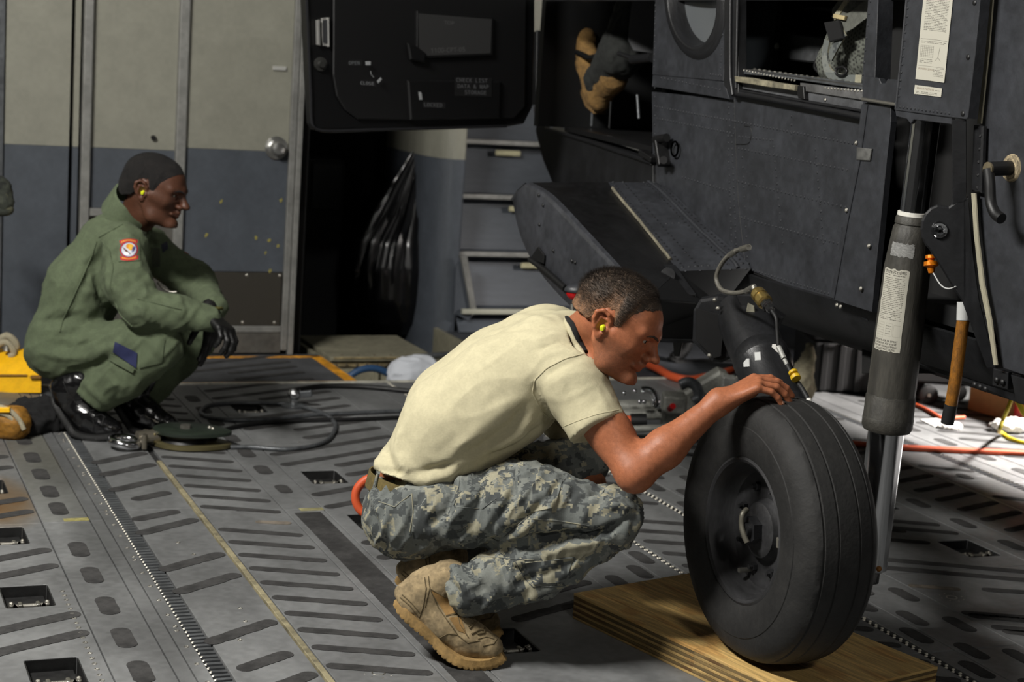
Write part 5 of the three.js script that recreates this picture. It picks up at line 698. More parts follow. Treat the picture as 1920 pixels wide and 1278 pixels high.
{ // open cockpit door: its black inner side faces the camera
  const p0 = onA(585, 243, 6.02), p1 = onN2(1005, 200), along1 = p1.clone().sub(p0).setY(0).normalize(), n = V().crossVectors(along1, UP).normalize(); if (n.dot(TOCAM) < 0) n.negate();
  function onN2(x, y) { return onA(x, y, 6.22); }
  const Q = (x, y, lift = 0) => onPlane(x, y, p0.clone().addScaledVector(n, lift), n);
  const blk = S({ color: 0x060607, roughness: 0.5 }), blk2 = S({ color: 0x0a0a0b, roughness: 0.42 });
  const d = new THREE.Group(); d.name = 'cockpit_door'; heli.add(d);
  part(d, 'door_shell', plate([[570, -80], [576, 60], [581, 170], [585, 232], [592, 244], [640, 245], [800, 240], [955, 237], [984, 232], [1000, 200], [1004, 60], [1004, -80]].map((q) => Q(...q)), n, 0.05, { bevel: 0.008 }), S({ color: 0x09090a, roughness: 0.35 }));
  part(d, 'edge_seal', tube([[573, -70], [578, 60], [583, 170], [587, 236], [595, 243], [700, 243], [950, 236]].map((q) => Q(...q, 0.004)), 0.006, 60, 8), S({ color: 0x1c1c1e, roughness: 0.25 }));
  part(d, 'inner_panel', plate([[626, -80], [625, 140], [632, 180], [648, 206], [672, 224], [780, 226], [965, 222], [985, 200], [988, -80]].map((q) => Q(...q, 0.014)), n, 0.014, { bevel: 0.004 }), blk);
  part(d, 'latch', join([plate([[595, 38], [600, 37], [601, 86], [596, 84]].map((q) => Q(...q, 0.02)), n, 0.016), plate([[604, 34], [618, 33], [618, 88], [606, 86], [604, 70]].map((q) => Q(...q, 0.012)), n, 0.012), plate([[615, 33], [618, 33], [618.5, 88], [616, 88]].map((q) => Q(...q, 0.02)), n, 0.02)]), S({ color: 0xb5b4b0, metalness: 0.7, roughness: 0.35 }), 'bright metal latch plate');
  part(d, 'latch_recess', plate([[605, 38], [614, 37], [614, 82], [606, 80]].map((q) => Q(...q, 0.0135)), n, 0.003, { bevel: 0 }), S({ color: 0x2b2c2e, roughness: 0.5 }));
  part(d, 'knob', turned([[0, 0], [0.025, 0], [0.025, 0.008], [0.014, 0.01], [0.012, 0.02], [0, 0.02]], Q(600, 120, 0.002), Q(600, 120, 0.002).add(n), 20), S({ color: 0x3a3a38, metalness: 0.5, roughness: 0.4 }));
  part(d, 'storage_pocket', join([plate([[765, 150], [940, 152], [938, 222], [770, 225]].map((q) => Q(...q, 0.03)), n, 0.03, { bevel: 0.006 }), plate([[765, 80], [780, 85], [800, 100], [798, 118], [770, 112]].map((q) => Q(...q, 0.04)), n, 0.02, { bevel: 0.006 })]), blk2);
  const decal = (pts, w, h, draw, name, label, bg = '#070708') => { const m = S({ map: canvasTex(w, h, (g) => { g.fillStyle = bg; g.fillRect(0, 0, w, h); draw(g, w, h); }), roughness: 0.6 }); const r = [[pts[3], pts[2]], [pts[0], pts[1]]].map((row) => row.map((q) => Q(...q))); return part(d, name, sheet(r), m, label); };
  decal([[784, 25, 0.032], [922, 36, 0.032], [920, 100, 0.032], [786, 105, 0.032]], 512, 280, (g) => { g.fillStyle = '#4a4a4a'; g.font = '40px sans-serif'; g.fillText('\u2191 TOP \u2191', 150, 70); g.font = '44px sans-serif'; g.fillText('1100-CPT-05', 80, 262); }, 'map_card', 'grey stencilled card', '#2a2a2a');
  part(d, 'card_backing', plate([[782, 20], [925, 32], [924, 104], [782, 110]].map((q) => Q(...q, 0.03)), n, 0.018), blk);
  decal([[652, 112, 0.0155], [680, 112, 0.0155], [680, 124, 0.0155], [652, 124, 0.0155]], 128, 56, (g) => { g.fillStyle = '#55585a'; g.font = 'bold 40px monospace'; g.fillText('OPEN', 8, 42); }, 'stencil');
  decal([[674, 149, 0.0155], [706, 151, 0.0155], [706, 163, 0.0155], [674, 161, 0.0155]], 140, 56, (g) => { g.fillStyle = '#6c6e70'; g.font = 'bold 38px monospace'; g.fillText('CLOSE', 6, 42); }, 'stencil');
  decal([[792, 190, 0.0315], [836, 192, 0.0315], [836, 204, 0.0315], [792, 202, 0.0315]], 180, 50, (g) => { g.fillStyle = '#4b4c4e'; g.font = 'bold 40px monospace'; g.fillText('LOCKED', 10, 38); }, 'stencil');
  decal([[852, 144, 0.0315], [922, 146, 0.0315], [922, 182, 0.0315], [852, 180, 0.0315]], 340, 172, (g) => { g.fillStyle = '#4d4e50'; g.font = 'bold 48px monospace'; g.fillText('CHECK LIST', 14, 44); g.fillText('DATA & MAP', 26, 98); g.fillText('STORAGE', 90, 152); }, 'stencil');
  parts(d, 'index_mark', [[[686, 115], [695, 115], [695, 122], [686, 122]], [[707, 152], [714, 145], [716, 149], [709, 156]], [[785, 172], [790, 173], [792, 187], [787, 187]]].map((r) => plate(r.map((q) => Q(...q, 0.0335)), n, 0.002, { bevel: 0 })), S({ color: 0x8b8d8e, roughness: 0.6 }), 'three pale index marks');
  part(d, 'index_arc', tube([[695, 133], [696, 139], [701, 145]].map((q) => Q(...q, 0.016)), 0.0016, 10, 6), S({ color: 0x77797a, roughness: 0.6 }));
}
done(heli);
{ // plywood under the wheel: one thick laminated board
  const b = thing('plywood_board', 'thick yellow laminated plywood board lying under the wheel', 'board');
  const T = 0.0695, grain = (s, seed) => { const g1 = tileNoise(96, seed), g2 = tileNoise(256, seed + 1), g3 = tileNoise(20, seed + 2); return tex(1024, 1024, (u, v) => { const wv = v + 0.03 * (g3(u * 8, v * 6) - 0.5) + 0.02 * (g3(u * 3 + 5, v * 14) - 0.5), rings = 0.5 + 0.5 * Math.sin((wv * 26 + 2.2 * g3(u * 5, v * 9)) * 6.283), f = g2(u * 14, v * 256), k = s * (0.90 + 0.10 * rings) * (0.86 + 0.28 * f) * (0.92 + 0.16 * g1(u * 8, v * 96)); const d = sst(0.62, 0.9, g3(u * 10, wv * 20)) * 0.25; return [0.80 * k - d * 0.2, 0.665 * k - d * 0.32, 0.42 * k - d * 0.3]; }); };
  const tl = G(1075, 1168), bl = G(1206, 1279), dirA = bl.clone().sub(tl).normalize();
  const far = G(1281, 1094, T), tlT = G(1076, 1111, T), right = G(1690, 1266, T);
  const u = far.clone().sub(tlT).setY(0), v = right.clone().sub(far).setY(0), o = tlT.clone().setY(0); void dirA; void tl;
  const dirV = v.clone().normalize(), dirU = u.clone().normalize().addScaledVector(dirV, -u.clone().normalize().dot(dirV)).normalize(), U = 0.46, VL = right.clone().sub(tlT).setY(0).dot(dirV) + 0.0;
  const basis = new THREE.Matrix4().makeBasis(dirV, UP, dirU.clone().negate());
  const N = 9; const top = S({ map: grain(1, 201), roughness: 0.6 }), edge = [S({ map: grain(0.9, 211), roughness: 0.7 }), S({ map: grain(0.55, 221), roughness: 0.8 })], rr = rng(3);
  for (let i = 0; i < N; i++) { const h = T / N, e = (i === N - 1 ? 0 : 0.003 * rr()), g = box(VL - e, h - 0.0006, U - e, 0.0008); g.applyMatrix4(new THREE.Matrix4().makeBasis(dirV, UP, dirU.clone().negate())); const m = o.clone().addScaledVector(dirV, VL / 2).addScaledVector(dirU, U / 2).setY(h * (i + 0.5)); g.translate(m.x, m.y, m.z); part(b, 'ply', boxUV(g, basis, 1.4), i === N - 1 ? top : edge[i % 2]); }
  done(b);
}
// ---------------------------------------------------------------- cloth and skin materials
const weave = tex(128, 128, (u, v, i, j) => 0.5 + 0.28 * ((i >> 1) + (j >> 1) & 1 ? 1 : -1) * 0.5 + 0.3 * (nd(u * 512, v * 512) - 0.5), { srgb: false });
const camoTex = (() => { const C = 128, T = 4, f1 = tileNoise(13, 301), f2 = tileNoise(30, 302), f3 = tileNoise(C, 303), f4 = tileNoise(19, 304), f5 = tileNoise(46, 305); const cols = [[0.375, 0.39, 0.378], [0.56, 0.545, 0.465], [0.25, 0.264, 0.262], [0.45, 0.462, 0.44]];
  const pick = (x, y) => { const u = x / C, v = y / C, j = 0.34 * (f3(x + 0.5, y + 0.5) - 0.5); const tan = 0.6 * f1(u * 13, v * 13) + 0.4 * f2(u * 30, v * 30) + j, dk = 0.6 * f4(u * 19, v * 19) + 0.4 * f5(u * 46, v * 46) + j; if (tan > 0.585) return 1; if (dk > 0.57) return 2; return f2(u * 30 + 9, v * 30) + j * 0.8 > 0.62 ? 3 : 0; };
  const grid = new Uint8Array(C * C); for (let y = 0; y < C; y++) for (let x = 0; x < C; x++) grid[y * C + x] = pick(x, y);
  return tex(C * T, C * T, (u, v, i, j) => { const c = cols[grid[(j / T | 0) * C + (i / T | 0)]], k = 0.93 + 0.14 * nd(u * 512, v * 512); return c.map((q) => q * k); }); })();
M.camo = S({ map: camoTex, roughness: 0.9, bumpMap: rep(weave, 14, 14), bumpScale: 0.0004 });
M.shirt = PH({ map: rep(wornMap([0.72, 0.69, 0.57], 0.06, 121), 4, 4), roughness: 0.95, bumpMap: rep(weave, 6, 6), bumpScale: 0.0004, sheen: 0.15, sheenRoughness: 0.6 });
M.belt = S({ map: rep(wornMap([0.36, 0.31, 0.16], 0.25, 123), 6, 6), roughness: 0.85, bumpMap: rep(weave, 10, 10), bumpScale: 0.0006 });
const skinMap = tex(512, 512, (u, v) => { const k = 1 + 0.08 * (nb(u * 32, v * 32) - 0.5) + 0.1 * (nc(u * 128, v * 128) - 0.5) + 0.06 * (nd(u * 512, v * 512) - 0.5); return [k * 0.93, k * 0.93, k * 0.93]; });
M.skin = PH({ map: skinMap, color: 0xffffff, vertexColors: true, roughness: 0.5, bumpMap: bumpTex, bumpScale: 0.00018, specularIntensity: 0.7 });
M.hairBrown = S({ vertexColors: true, map: wornMap([0.235, 0.185, 0.14], 0.5, 125), roughness: 0.7, bumpMap: bumpTex, bumpScale: 0.003 });
M.hairBlack = S({ vertexColors: true, map: wornMap([0.075, 0.062, 0.055], 0.6, 127), roughness: 0.75, bumpMap: rep(bumpTex, 3, 3), bumpScale: 0.004 });
M.eye = PH({ color: 0x9c948a, roughness: 0.15 }); M.iris = PH({ color: 0x141009, roughness: 0.1 });
M.suede = S({ map: wornMap([0.535, 0.47, 0.355], 0.3, 129), roughness: 0.95, bumpMap: bumpTex, bumpScale: 0.0003 });
M.bootCloth = S({ map: rep(wornMap([0.56, 0.435, 0.255], 0.1, 131), 3, 3), roughness: 0.9, bumpMap: rep(weave, 12, 12), bumpScale: 0.0006 });
M.soleTan = S({ map: wornMap([0.56, 0.45, 0.27], 0.22, 133), roughness: 0.85, bumpMap: bumpTex, bumpScale: 0.0004 });
M.thread = S({ color: 0x5c4f36, roughness: 0.9 });
const SC = (r, g, b) => { const c = new THREE.Color().setRGB(r, g, b, THREE.SRGBColorSpace); return [c.r, c.g, c.b]; };
const HY = 0.89;
// a head with its parts; returns placing matrix, the head's geometry for the body and adds hair, eyes, brows, plug to the person
function addHead(person, m, s, skin, lips, stub, hairMat, opt) {
  const f = headField(opt), lo = V(-0.125, -0.16, -0.105), hi = V(0.135, 0.14, 0.105), loc = m.clone().multiply(new THREE.Matrix4().makeScale(s, s * HY, s * 0.96));
  const neckless = cut(f, half(V(0, -0.135, 0), V(0.2, -1, 0)));
  let g = meshSDF(neckless, lo, hi, 0.0026);
  g = boxUV(g, null, 5); const nrm = g.attributes.normal; void nrm;
  g = withColor(g, (x, y, z) => { const lp = sst(0.0105, 0.006, Math.abs(y + 0.0675)) * sst(0.084, 0.09, x) * sst(0.026, 0.021, Math.abs(z)); const st = stub ? 0.45 * sst(0.02, -0.02, y + 0.035) * sst(-0.02, 0.01, x) * (1 - lp) * (0.7 + 0.6 * n3(x * 400, y * 400, z * 400)) : 0; const red = 0.35 * sst(0.03, 0.0, Math.hypot(x - 0.1, y + 0.03, z)) + 0.3 * sst(0.07, 0.085, Math.abs(z)); return [0, 1, 2].map((i) => mix(mix(mix(skin[i], lips[i], lp * 0.5), skin[i] * [1.08, 0.86, 0.8][i], red), stub ? stub[i] : skin[i], clamp(st))); });
  g.applyMatrix4(loc);
  const cran = blend([egg(V(-0.01, 0.03, 0), [0.093, 0.083, 0.074], 0.02), egg(V(0.04, 0.017, 0), [0.052, 0.068, 0.062], 0.03), egg(V(-0.06, -0.03, 0), [0.05, 0.05, 0.055], 0.03)]);
  const HL = opt.hairline ?? HAIRLINE, hf = (x, y, z) => { const hr = y - lineAt(HL, x) - (Math.abs(z) < 0.05 && x > 0.05 ? (opt.widow ?? 0) * (1 - Math.abs(z) / 0.05) : 0); const t = mix(0.0012, opt.hair, sst(0.0, opt.fade ?? 0.06, hr)); const d = cran(x, y, z) - t - 0.0016 * n3(x * 260, y * 260, z * 260) * sst(0, 0.03, hr); return Math.max(d, -hr * 0.8 + 0.003 * n3(x * 150, y * 150, z * 150)); };
  const hg = meshSDF(hf, lo, hi, 0.003); const hair = part(person, 'hair', boxUV(withColor(hg.clone(), (x, y, z) => { const t = sst(0.0, opt.fade ?? 0.06, y - lineAt(HL, x)), w = (opt.fadeMix ?? 0.5) * (1 - t) * sst(0.045, 0.03, x); return [0, 1, 2].map((i) => mix(1, [3.6, 2.8, 2.1][i] * (opt.fadeMix ? 1 : 0.5), w)); }).applyMatrix4(loc), null, 4), hairMat);
  if (opt.strands) { // short separate hairs over the cap
    const p = hg.attributes.position, n = hg.attributes.normal, r = rng(opt.strands), N = 11000, cone = new THREE.ConeGeometry(0.0004, 1, 3, 1, true); cone.translate(0, 0.5, 0); const im = new THREE.InstancedMesh(cone, hairMat, N), mm = new THREE.Matrix4(), q = new THREE.Quaternion(), nn = V(), pp = V(); let k = 0;
    for (let t = 0; t < N * 6 && k < N; t++) { const i = Math.floor(r() * p.count); pp.fromBufferAttribute(p, i); nn.fromBufferAttribute(n, i); const hr = pp.y - lineAt(HL, pp.x); if (hr < 0.012 || nn.y < -0.5 || r() > sst(0.0, 0.06, hr) + 0.15) continue; const L = mix(0.002, opt.strandLen, sst(0, 0.07, hr)) * (0.6 + 0.7 * r()); nn.add(V(0.55 + (r() - 0.5) * 0.7, 0.1 + (r() - 0.5) * 0.6, (r() - 0.5) * 0.7).multiplyScalar(0.8)).normalize(); q.setFromUnitVectors(UP, nn); mm.compose(pp.addScaledVector(nn, -0.001), q, V(1, L, 1)).premultiply(loc); im.setMatrixAt(k++, mm); }
    im.count = k; im.name = 'hair_strands'; im.userData.kind = 'stuff'; im.castShadow = im.receiveShadow = true; person.add(im); }
  for (const z of [1, -1]) { const e = part(person, 'eye', clean(new THREE.SphereGeometry(0.0118, 20, 14)).applyMatrix4(new THREE.Matrix4().makeTranslation(0.0728, 0.0012, 0.031 * z)).applyMatrix4(loc), M.eye); e.add(mesh('iris', cyl(V(0.083, 0.0003, 0.031 * z), V(0.0848, 0, 0.0308 * z), 0.0062, 16).applyMatrix4(loc), M.iris));
    part(person, 'eyebrow', boxUV(meshSDF((() => { const at = (y, zz) => { let x = 0.125; while (x > 0.03 && f(x, y, zz) > 0) x -= 0.0005; return V(x + 0.0002, y, zz); }, bp = [[0.0145, 0.012], [0.0185, 0.022], [0.0215, 0.033], [0.020, 0.042], [0.0155, 0.05]].map(([y, zz]) => at(y, zz * z)); const q = blend([0, 1, 2, 3].map((i) => bone(bp[i], bp[i + 1], [0.0026, 0.003, 0.0028, 0.0022][i], [0.003, 0.0028, 0.0022, 0.0012][i], 0.003))); return (x, y, zz) => q(x, y, zz) + 0.0012 * n3(x * 500, y * 500, zz * 500); })(), V(0.05, 0.008, z > 0 ? 0.004 : -0.06), V(0.112, 0.04, z > 0 ? 0.06 : -0.004), 0.0016).applyMatrix4(loc), null, 8), hairMat); }
  part(person, 'ear_plug', join([turned([[0, 0], [0.0058, 0.001], [0.0068, 0.009], [0.0048, 0.017], [0, 0.0185]], V(-0.006, -0.013, 0.072).applyMatrix4(loc), V(-0.003, -0.022, 0.1).applyMatrix4(loc), 14)]).scale(1, 1, 1), M.plug, 'bright yellow foam ear plug');
  void hair; return g;
}
const headMatrix = (pitch, yaw, roll, ear, s) => { const f0 = CR.clone().multiplyScalar(Math.cos(pitch)).addScaledVector(CU, -Math.sin(pitch)), u = CR.clone().multiplyScalar(Math.sin(pitch)).addScaledVector(CU, Math.cos(pitch)); const F = f0.clone().multiplyScalar(Math.cos(yaw)).addScaledVector(CT, Math.sin(yaw)), R = CT.clone().multiplyScalar(Math.cos(yaw)).addScaledVector(f0, -Math.sin(yaw)); const U2 = u.clone().multiplyScalar(Math.cos(roll)).addScaledVector(R, Math.sin(roll)), R2 = V().crossVectors(F, U2); const m = new THREE.Matrix4().makeBasis(F, U2, R2), e = V(-0.012, -0.007, 0.08).multiplyScalar(s).applyMatrix4(m); return m.setPosition(ear.clone().sub(e)); };

// a pair of boots: sole as a loft along a line in the photograph, upper as a field; the other boot is the same one moved
function makeBoots(per, D, lat, o) {
  const sp = o.sole.map(([x, y, w]) => [P(x, y, D), w]), y0 = Math.min(...sp.map(([p]) => p.y)); for (const [p] of sp) p.y -= y0; // the ball of the foot stands on the floor
  const lift = V(0, -y0, 0), Q = (x, y, d = 0) => P(x, y, D).add(lift).addScaledVector(lat, d);
  const fine = new THREE.CatmullRomCurve3(sp.map(([p]) => p), false, 'centripetal').getSpacedPoints(88), wAt = (i) => { const t = i / 88 * (sp.length - 1), k = Math.min(sp.length - 2, Math.floor(t)); return mix(sp[k][1], sp[k + 1][1], t - k); };
  const rings = fine.map((p, i) => { const t = fine[Math.min(88, i + 1)].clone().sub(fine[Math.max(0, i - 1)]).normalize(), n = V().crossVectors(lat, t).normalize(); if (n.y < 0) n.negate(); const w = wAt(i), h = o.thick, tread = (i % 4 < 3 ? 0 : 0.003) * (o.tread ?? 1), q = (a, b) => p.clone().addScaledVector(lat, a * w).addScaledVector(n, b); return [q(-1, tread + 0.003), q(-0.92, tread), q(0.92, tread), q(1, tread + 0.003), q(1.03, h * 0.45), q(1.0, h * 0.62), q(0.98, h), q(-0.98, h), q(-1.0, h * 0.62), q(-1.03, h * 0.45)]; });
  const g1 = new THREE.Group(); g1.name = 'boot'; per.add(g1);
  part(g1, 'sole', boxUV(loft(rings), null, 3), o.soleMat);
  const bs = o.upper.map(([a, b]) => bone(Q(a[0], a[1]), Q(b[0], b[1]), a[2], b[2], 0.03)), flat = bs.map((b) => { const c = b.a.clone().add(b.b).multiplyScalar(0.5); const f = (x, y, z) => { const k = ((x - c.x) * lat.x + (y - c.y) * lat.y + (z - c.z) * lat.z) * 0.12; return b(x + lat.x * k, y + lat.y * k, z + lat.z * k); }; f.k = b.k; return f; });
  const top = half(Q(...o.cut[0]).add(Q(...o.cut[1])).multiplyScalar(0.5), Q(o.upper[1][1][0], o.upper[1][1][1]).sub(Q(o.upper[1][0][0], o.upper[1][0][1]))); void top;
  // nothing of the upper below the middle of the sole
  const under = (x, y, z) => { let bd = 1e9, v = 0; for (let i = 0; i < 89; i += 3) { const p = fine[i], e = (p.x - x) ** 2 + (p.y - y) ** 2 + (p.z - z) ** 2; if (e < bd) { bd = e; const t = fine[Math.min(88, i + 1)].clone().sub(fine[Math.max(0, i - 1)]).normalize(), n = V().crossVectors(lat, t).normalize(); if (n.y < 0) n.negate(); v = (x - p.x) * n.x + (y - p.y) * n.y + (z - p.z) * n.z; } } return o.thick * 0.5 - v; };
  const f = cut(blend(flat), under); let ug = meshSDF(f, ...around(bs, 0.09), 0.0045); ug = crumple(ug, o.crumple ?? 0.0013, 0.035, lat, 2);
  part(g1, 'upper', boxUV(ug, null, 3), o.mat);
  const hit0 = surface(ug), pxl = (x, y) => toPx(Q(x, y)), hit = (x, y) => { const [a, b] = pxl(x, y); return hit0(a, b); };
  for (const q of o.panels ?? []) part(g1, 'boot_panel', boxUV(sheet(drape(hit, q, 12, 12, 0.0012), 0.002), null, 3), o.panelMat);
  for (const s of o.seams ?? []) { const g = seamTube(hit, s, 0.0015, 0.0001, 4); if (g) part(g1, 'boot_seam', g, o.seamMat ?? M.thread); }
  for (const s of o.laces ?? []) { const g = seamTube(hit, s, 0.0023, 0.002, 5); if (g) part(g1, 'lace', g, o.laceMat); }
  const h = P(o.sole[0][0], o.sole[0][1], D).add(lift), to = onPlane(o.other[0], o.other[1], V(0, h.y, 0), UP); const g2 = g1.clone(); g2.name = 'boot'; g2.position.add(to.sub(h)); per.add(g2);
}
{ // ---------------------------------------------------------------- the soldier at the wheel
  const per = thing('person', 'crouching soldier in tan shirt and grey digital camouflage trousers, hand on tire', 'person');
  const skin = SC(0.665, 0.41, 0.282), lips = SC(0.56, 0.33, 0.26), stub = SC(0.40, 0.31, 0.25);
  const hs = 1.08, hm = headMatrix(0.56, 0.25, 0.22, P(1127, 606, 3.98), hs);
  const headGeo = addHead(per, hm, hs, skin, lips, stub, M.hairBrown, { hair: 0.009, fade: 0.075, fadeMix: 0.9, strands: 41, strandLen: 0.012, nose: 1.06, widow: 0.0, hairline: [[-0.12, -0.01], [-0.085, -0.018], [-0.05, -0.02], [-0.034, -0.005], [-0.02, 0.03], [0.0, 0.034], [0.008, 0.004], [0.012, -0.028], [0.024, -0.024], [0.029, 0.012], [0.036, 0.045], [0.05, 0.066], [0.062, 0.072], [0.08, 0.084], [0.13, 0.095]] });
  const H = (x, y, z) => V(x, y * HY, z * 0.96).multiplyScalar(hs).applyMatrix4(hm);
  const hipR = P(805, 958, 4.16), hipL = P(800, 930, 4.42), kneeR = P(1140, 968, 4.08), kneeL = P(1092, 866, 4.5), ankR = P(845, 1108, 4.12), ankL = P(835, 1068, 4.46), pel = P(775, 938, 4.29);
  const s0 = P(790, 868, 4.28), s1 = P(858, 785, 4.27), s2 = P(945, 722, 4.26), s3 = P(1025, 668, 4.25), nk = P(1085, 640, 4.2);
  const lat = CT.clone().addScaledVector(UP, -CT.dot(UP)).normalize(); // the soldier's right
  const off = (p, k, up = 0) => p.clone().addScaledVector(lat, k).addScaledVector(UP, up);
  const shR = P(1072, 712, 4.08), elR = P(1190, 888, 3.98), wrR = P(1350, 752, 4.0), shL = P(1068, 690, 4.45), elL = P(1085, 822, 4.62), wrL = P(1085, 868, 4.5);
  // body: one surface from head to toe under the clothes
  const arm = [bone(shR, elR, 0.05, 0.041, 0.03), bone(elR, elR.clone().lerp(wrR, 0.35), 0.039, 0.043, 0.03), bone(elR.clone().lerp(wrR, 0.35), wrR, 0.043, 0.026, 0.03), egg(elR.clone().lerp(shR, 0.45).addScaledVector(CR, 0.012), [0.05, 0.075, 0.046], 0.03, V().crossVectors(CT, elR.clone().sub(shR).normalize()).normalize(), elR.clone().sub(shR).normalize(), CT)];
  const armL = [bone(shL, elL, 0.05, 0.04, 0.03), bone(elL, wrL, 0.042, 0.027, 0.03)];
  const trunk = [...[0.07, -0.07].flatMap((k) => [bone(off(s0, k), off(s1, k), 0.075, 0.09, 0.05), bone(off(s1, k), off(s2, k), 0.09, 0.095, 0.05), bone(off(s2, k), off(s3, k * 1.2), 0.095, 0.085, 0.05)]), bone(s3, nk, 0.08, 0.058, 0.05), bone(nk, H(-0.035, -0.02, 0), 0.058, 0.056, 0.03), bone(nk.clone().addScaledVector(CR, 0.03), H(0.02, -0.075, 0), 0.05, 0.045, 0.03), bone(s3, shR, 0.07, 0.055, 0.04), bone(s3, shL, 0.07, 0.055, 0.04)];
  const legs = [bone(pel, s0, 0.1, 0.09, 0.05), bone(hipR, kneeR, 0.06, 0.034, 0.04), bone(hipL, kneeL, 0.06, 0.034, 0.04), bone(kneeR.clone().addScaledVector(CU, -0.02), ankR, 0.028, 0.028, 0.004), bone(kneeL.clone().addScaledVector(CU, -0.02), ankL, 0.028, 0.028, 0.004)];
  const all = [...arm, ...armL, ...trunk, ...legs]; const [lo, hi] = around(all, 0.13);
  const flat = (g) => boxUV(withColor(g, () => skin), null, 5);
  // right hand on the tire, left hand hanging over the left knee
  const kn = P(1432, 716, 3.985), X = kn.clone().sub(wrR).addScaledVector(CT, -0.012).normalize(), Yb = V().crossVectors(X, CT.clone().multiplyScalar(-1)).negate().normalize(); if (Yb.dot(UP) < 0) Yb.negate(); const Z = V().crossVectors(X, Yb).normalize(); if (Z.dot(CT) > 0) Z.negate();
  const Yr = Yb.clone().addScaledVector(CT, 0.35).normalize(), Zr = V().crossVectors(X, Yr).normalize(); if (Zr.dot(CT) > 0) Zr.negate();
  const hb = handBones(wrR, X, Yr, Zr, { bends: [[0.5, 0.42, 0.25], [0.56, 0.48, 0.28], [0.62, 0.5, 0.3], [0.66, 0.5, 0.3]], s: 1.1, spread: 0.09, thumb: [0.8, -0.35, 0.5] });
  const X2 = P(1108, 905, 4.4).sub(P(1085, 868, 4.46)).normalize(), Y2 = CT.clone().addScaledVector(X2, -CT.dot(X2)).addScaledVector(CR, 0.3).normalize(), Z2 = V().crossVectors(X2, Y2).normalize();
  const hbL = handBones(wrL, X2, Y2, Z2, { bends: [[0.3, 0.4, 0.3], [0.3, 0.45, 0.3], [0.35, 0.5, 0.3], [0.4, 0.5, 0.3]], s: 1.05 });
  const bodyGeo = join([headGeo, flat(meshSDF(blend(all), lo, hi, 0.011)), flat(meshSDF(blend([bone(elR.clone().lerp(wrR, 0.72), wrR, 0.032, 0.0265, 0.03), bone(wrR, wrR.clone().addScaledVector(X, 0.02), 0.026, 0.02, 0.03), ...hb]), ...around(hb, 0.05), 0.0032)), flat(meshSDF(blend([bone(elL.clone().lerp(wrL, 0.8), wrL, 0.03, 0.026, 0.03), ...hbL]), ...around(hbL, 0.05), 0.004))]);
  part(per, 'body', bodyGeo, M.skin);
  // nails on the near fingers
  { const tips = [hb[15], hb[11], hb[7]].filter((q) => q && q.a); const mN = PH({ color: 0xb98a72, roughness: 0.35 }); tips.forEach((b) => { const d = b.b.clone().sub(b.a).normalize(), n = Yr.clone().addScaledVector(d, -Yr.dot(d)).normalize(), c = b.b.clone().addScaledVector(n, 0.0062).addScaledVector(d, -0.001); const g = clean(new THREE.SphereGeometry(1, 10, 6)).scale(0.0055, 0.0012, 0.0042); g.applyMatrix4(new THREE.Matrix4().makeBasis(d, n, V().crossVectors(d, n))); g.translate(c.x, c.y, c.z); part(per, 'finger_nail', g, mN); }); }
  // trousers
  const wDir = s1.clone().sub(pel).normalize(), wP = P(745, 903, 4.28), tk = 0.045;
  const wCut = half(wP, wDir.clone().addScaledVector(CU, 0.8)), aCut = half(P(838, 1095, 4.12), P(800, 1105, 4.12).sub(P(880, 1085, 4.12)));
  const tr = [...[0.075, -0.075].flatMap((k) => [trim(bone(off(P(770, 935, 4.29), k), off(P(800, 870, 4.28), k), 0.092, 0.09, 0.06), wCut)]), egg(off(P(768, 958, 4.29), 0.075), [0.105, 0.098, 0.1], 0.05), egg(off(P(768, 946, 4.29), -0.08), [0.105, 0.1, 0.1], 0.05), bone(hipR, P(985, 948, 4.12), 0.092, 0.099, tk), bone(P(985, 948, 4.12), kneeR, 0.099, 0.07, tk), egg(P(1160, 970, 4.07), [0.05, 0.068, 0.06], 0.04), bone(hipL, kneeL, 0.098, 0.068, 0.03),
    bone(P(1142, 992, 4.09), P(1010, 1062, 4.11), 0.058, 0.075, 0.012), trim(bone(P(1010, 1062, 4.11), P(880, 1105, 4.12), 0.074, 0.066, 0.02), aCut), bone(kneeL, P(870, 1058, 4.46), 0.062, 0.066, 0.02)];
  const tf = blend(tr), tField = cut(tf, (x, y, z) => 0.02 - y);
  let tg = meshSDF(tField, ...around(tr, 0.13), 0.006);
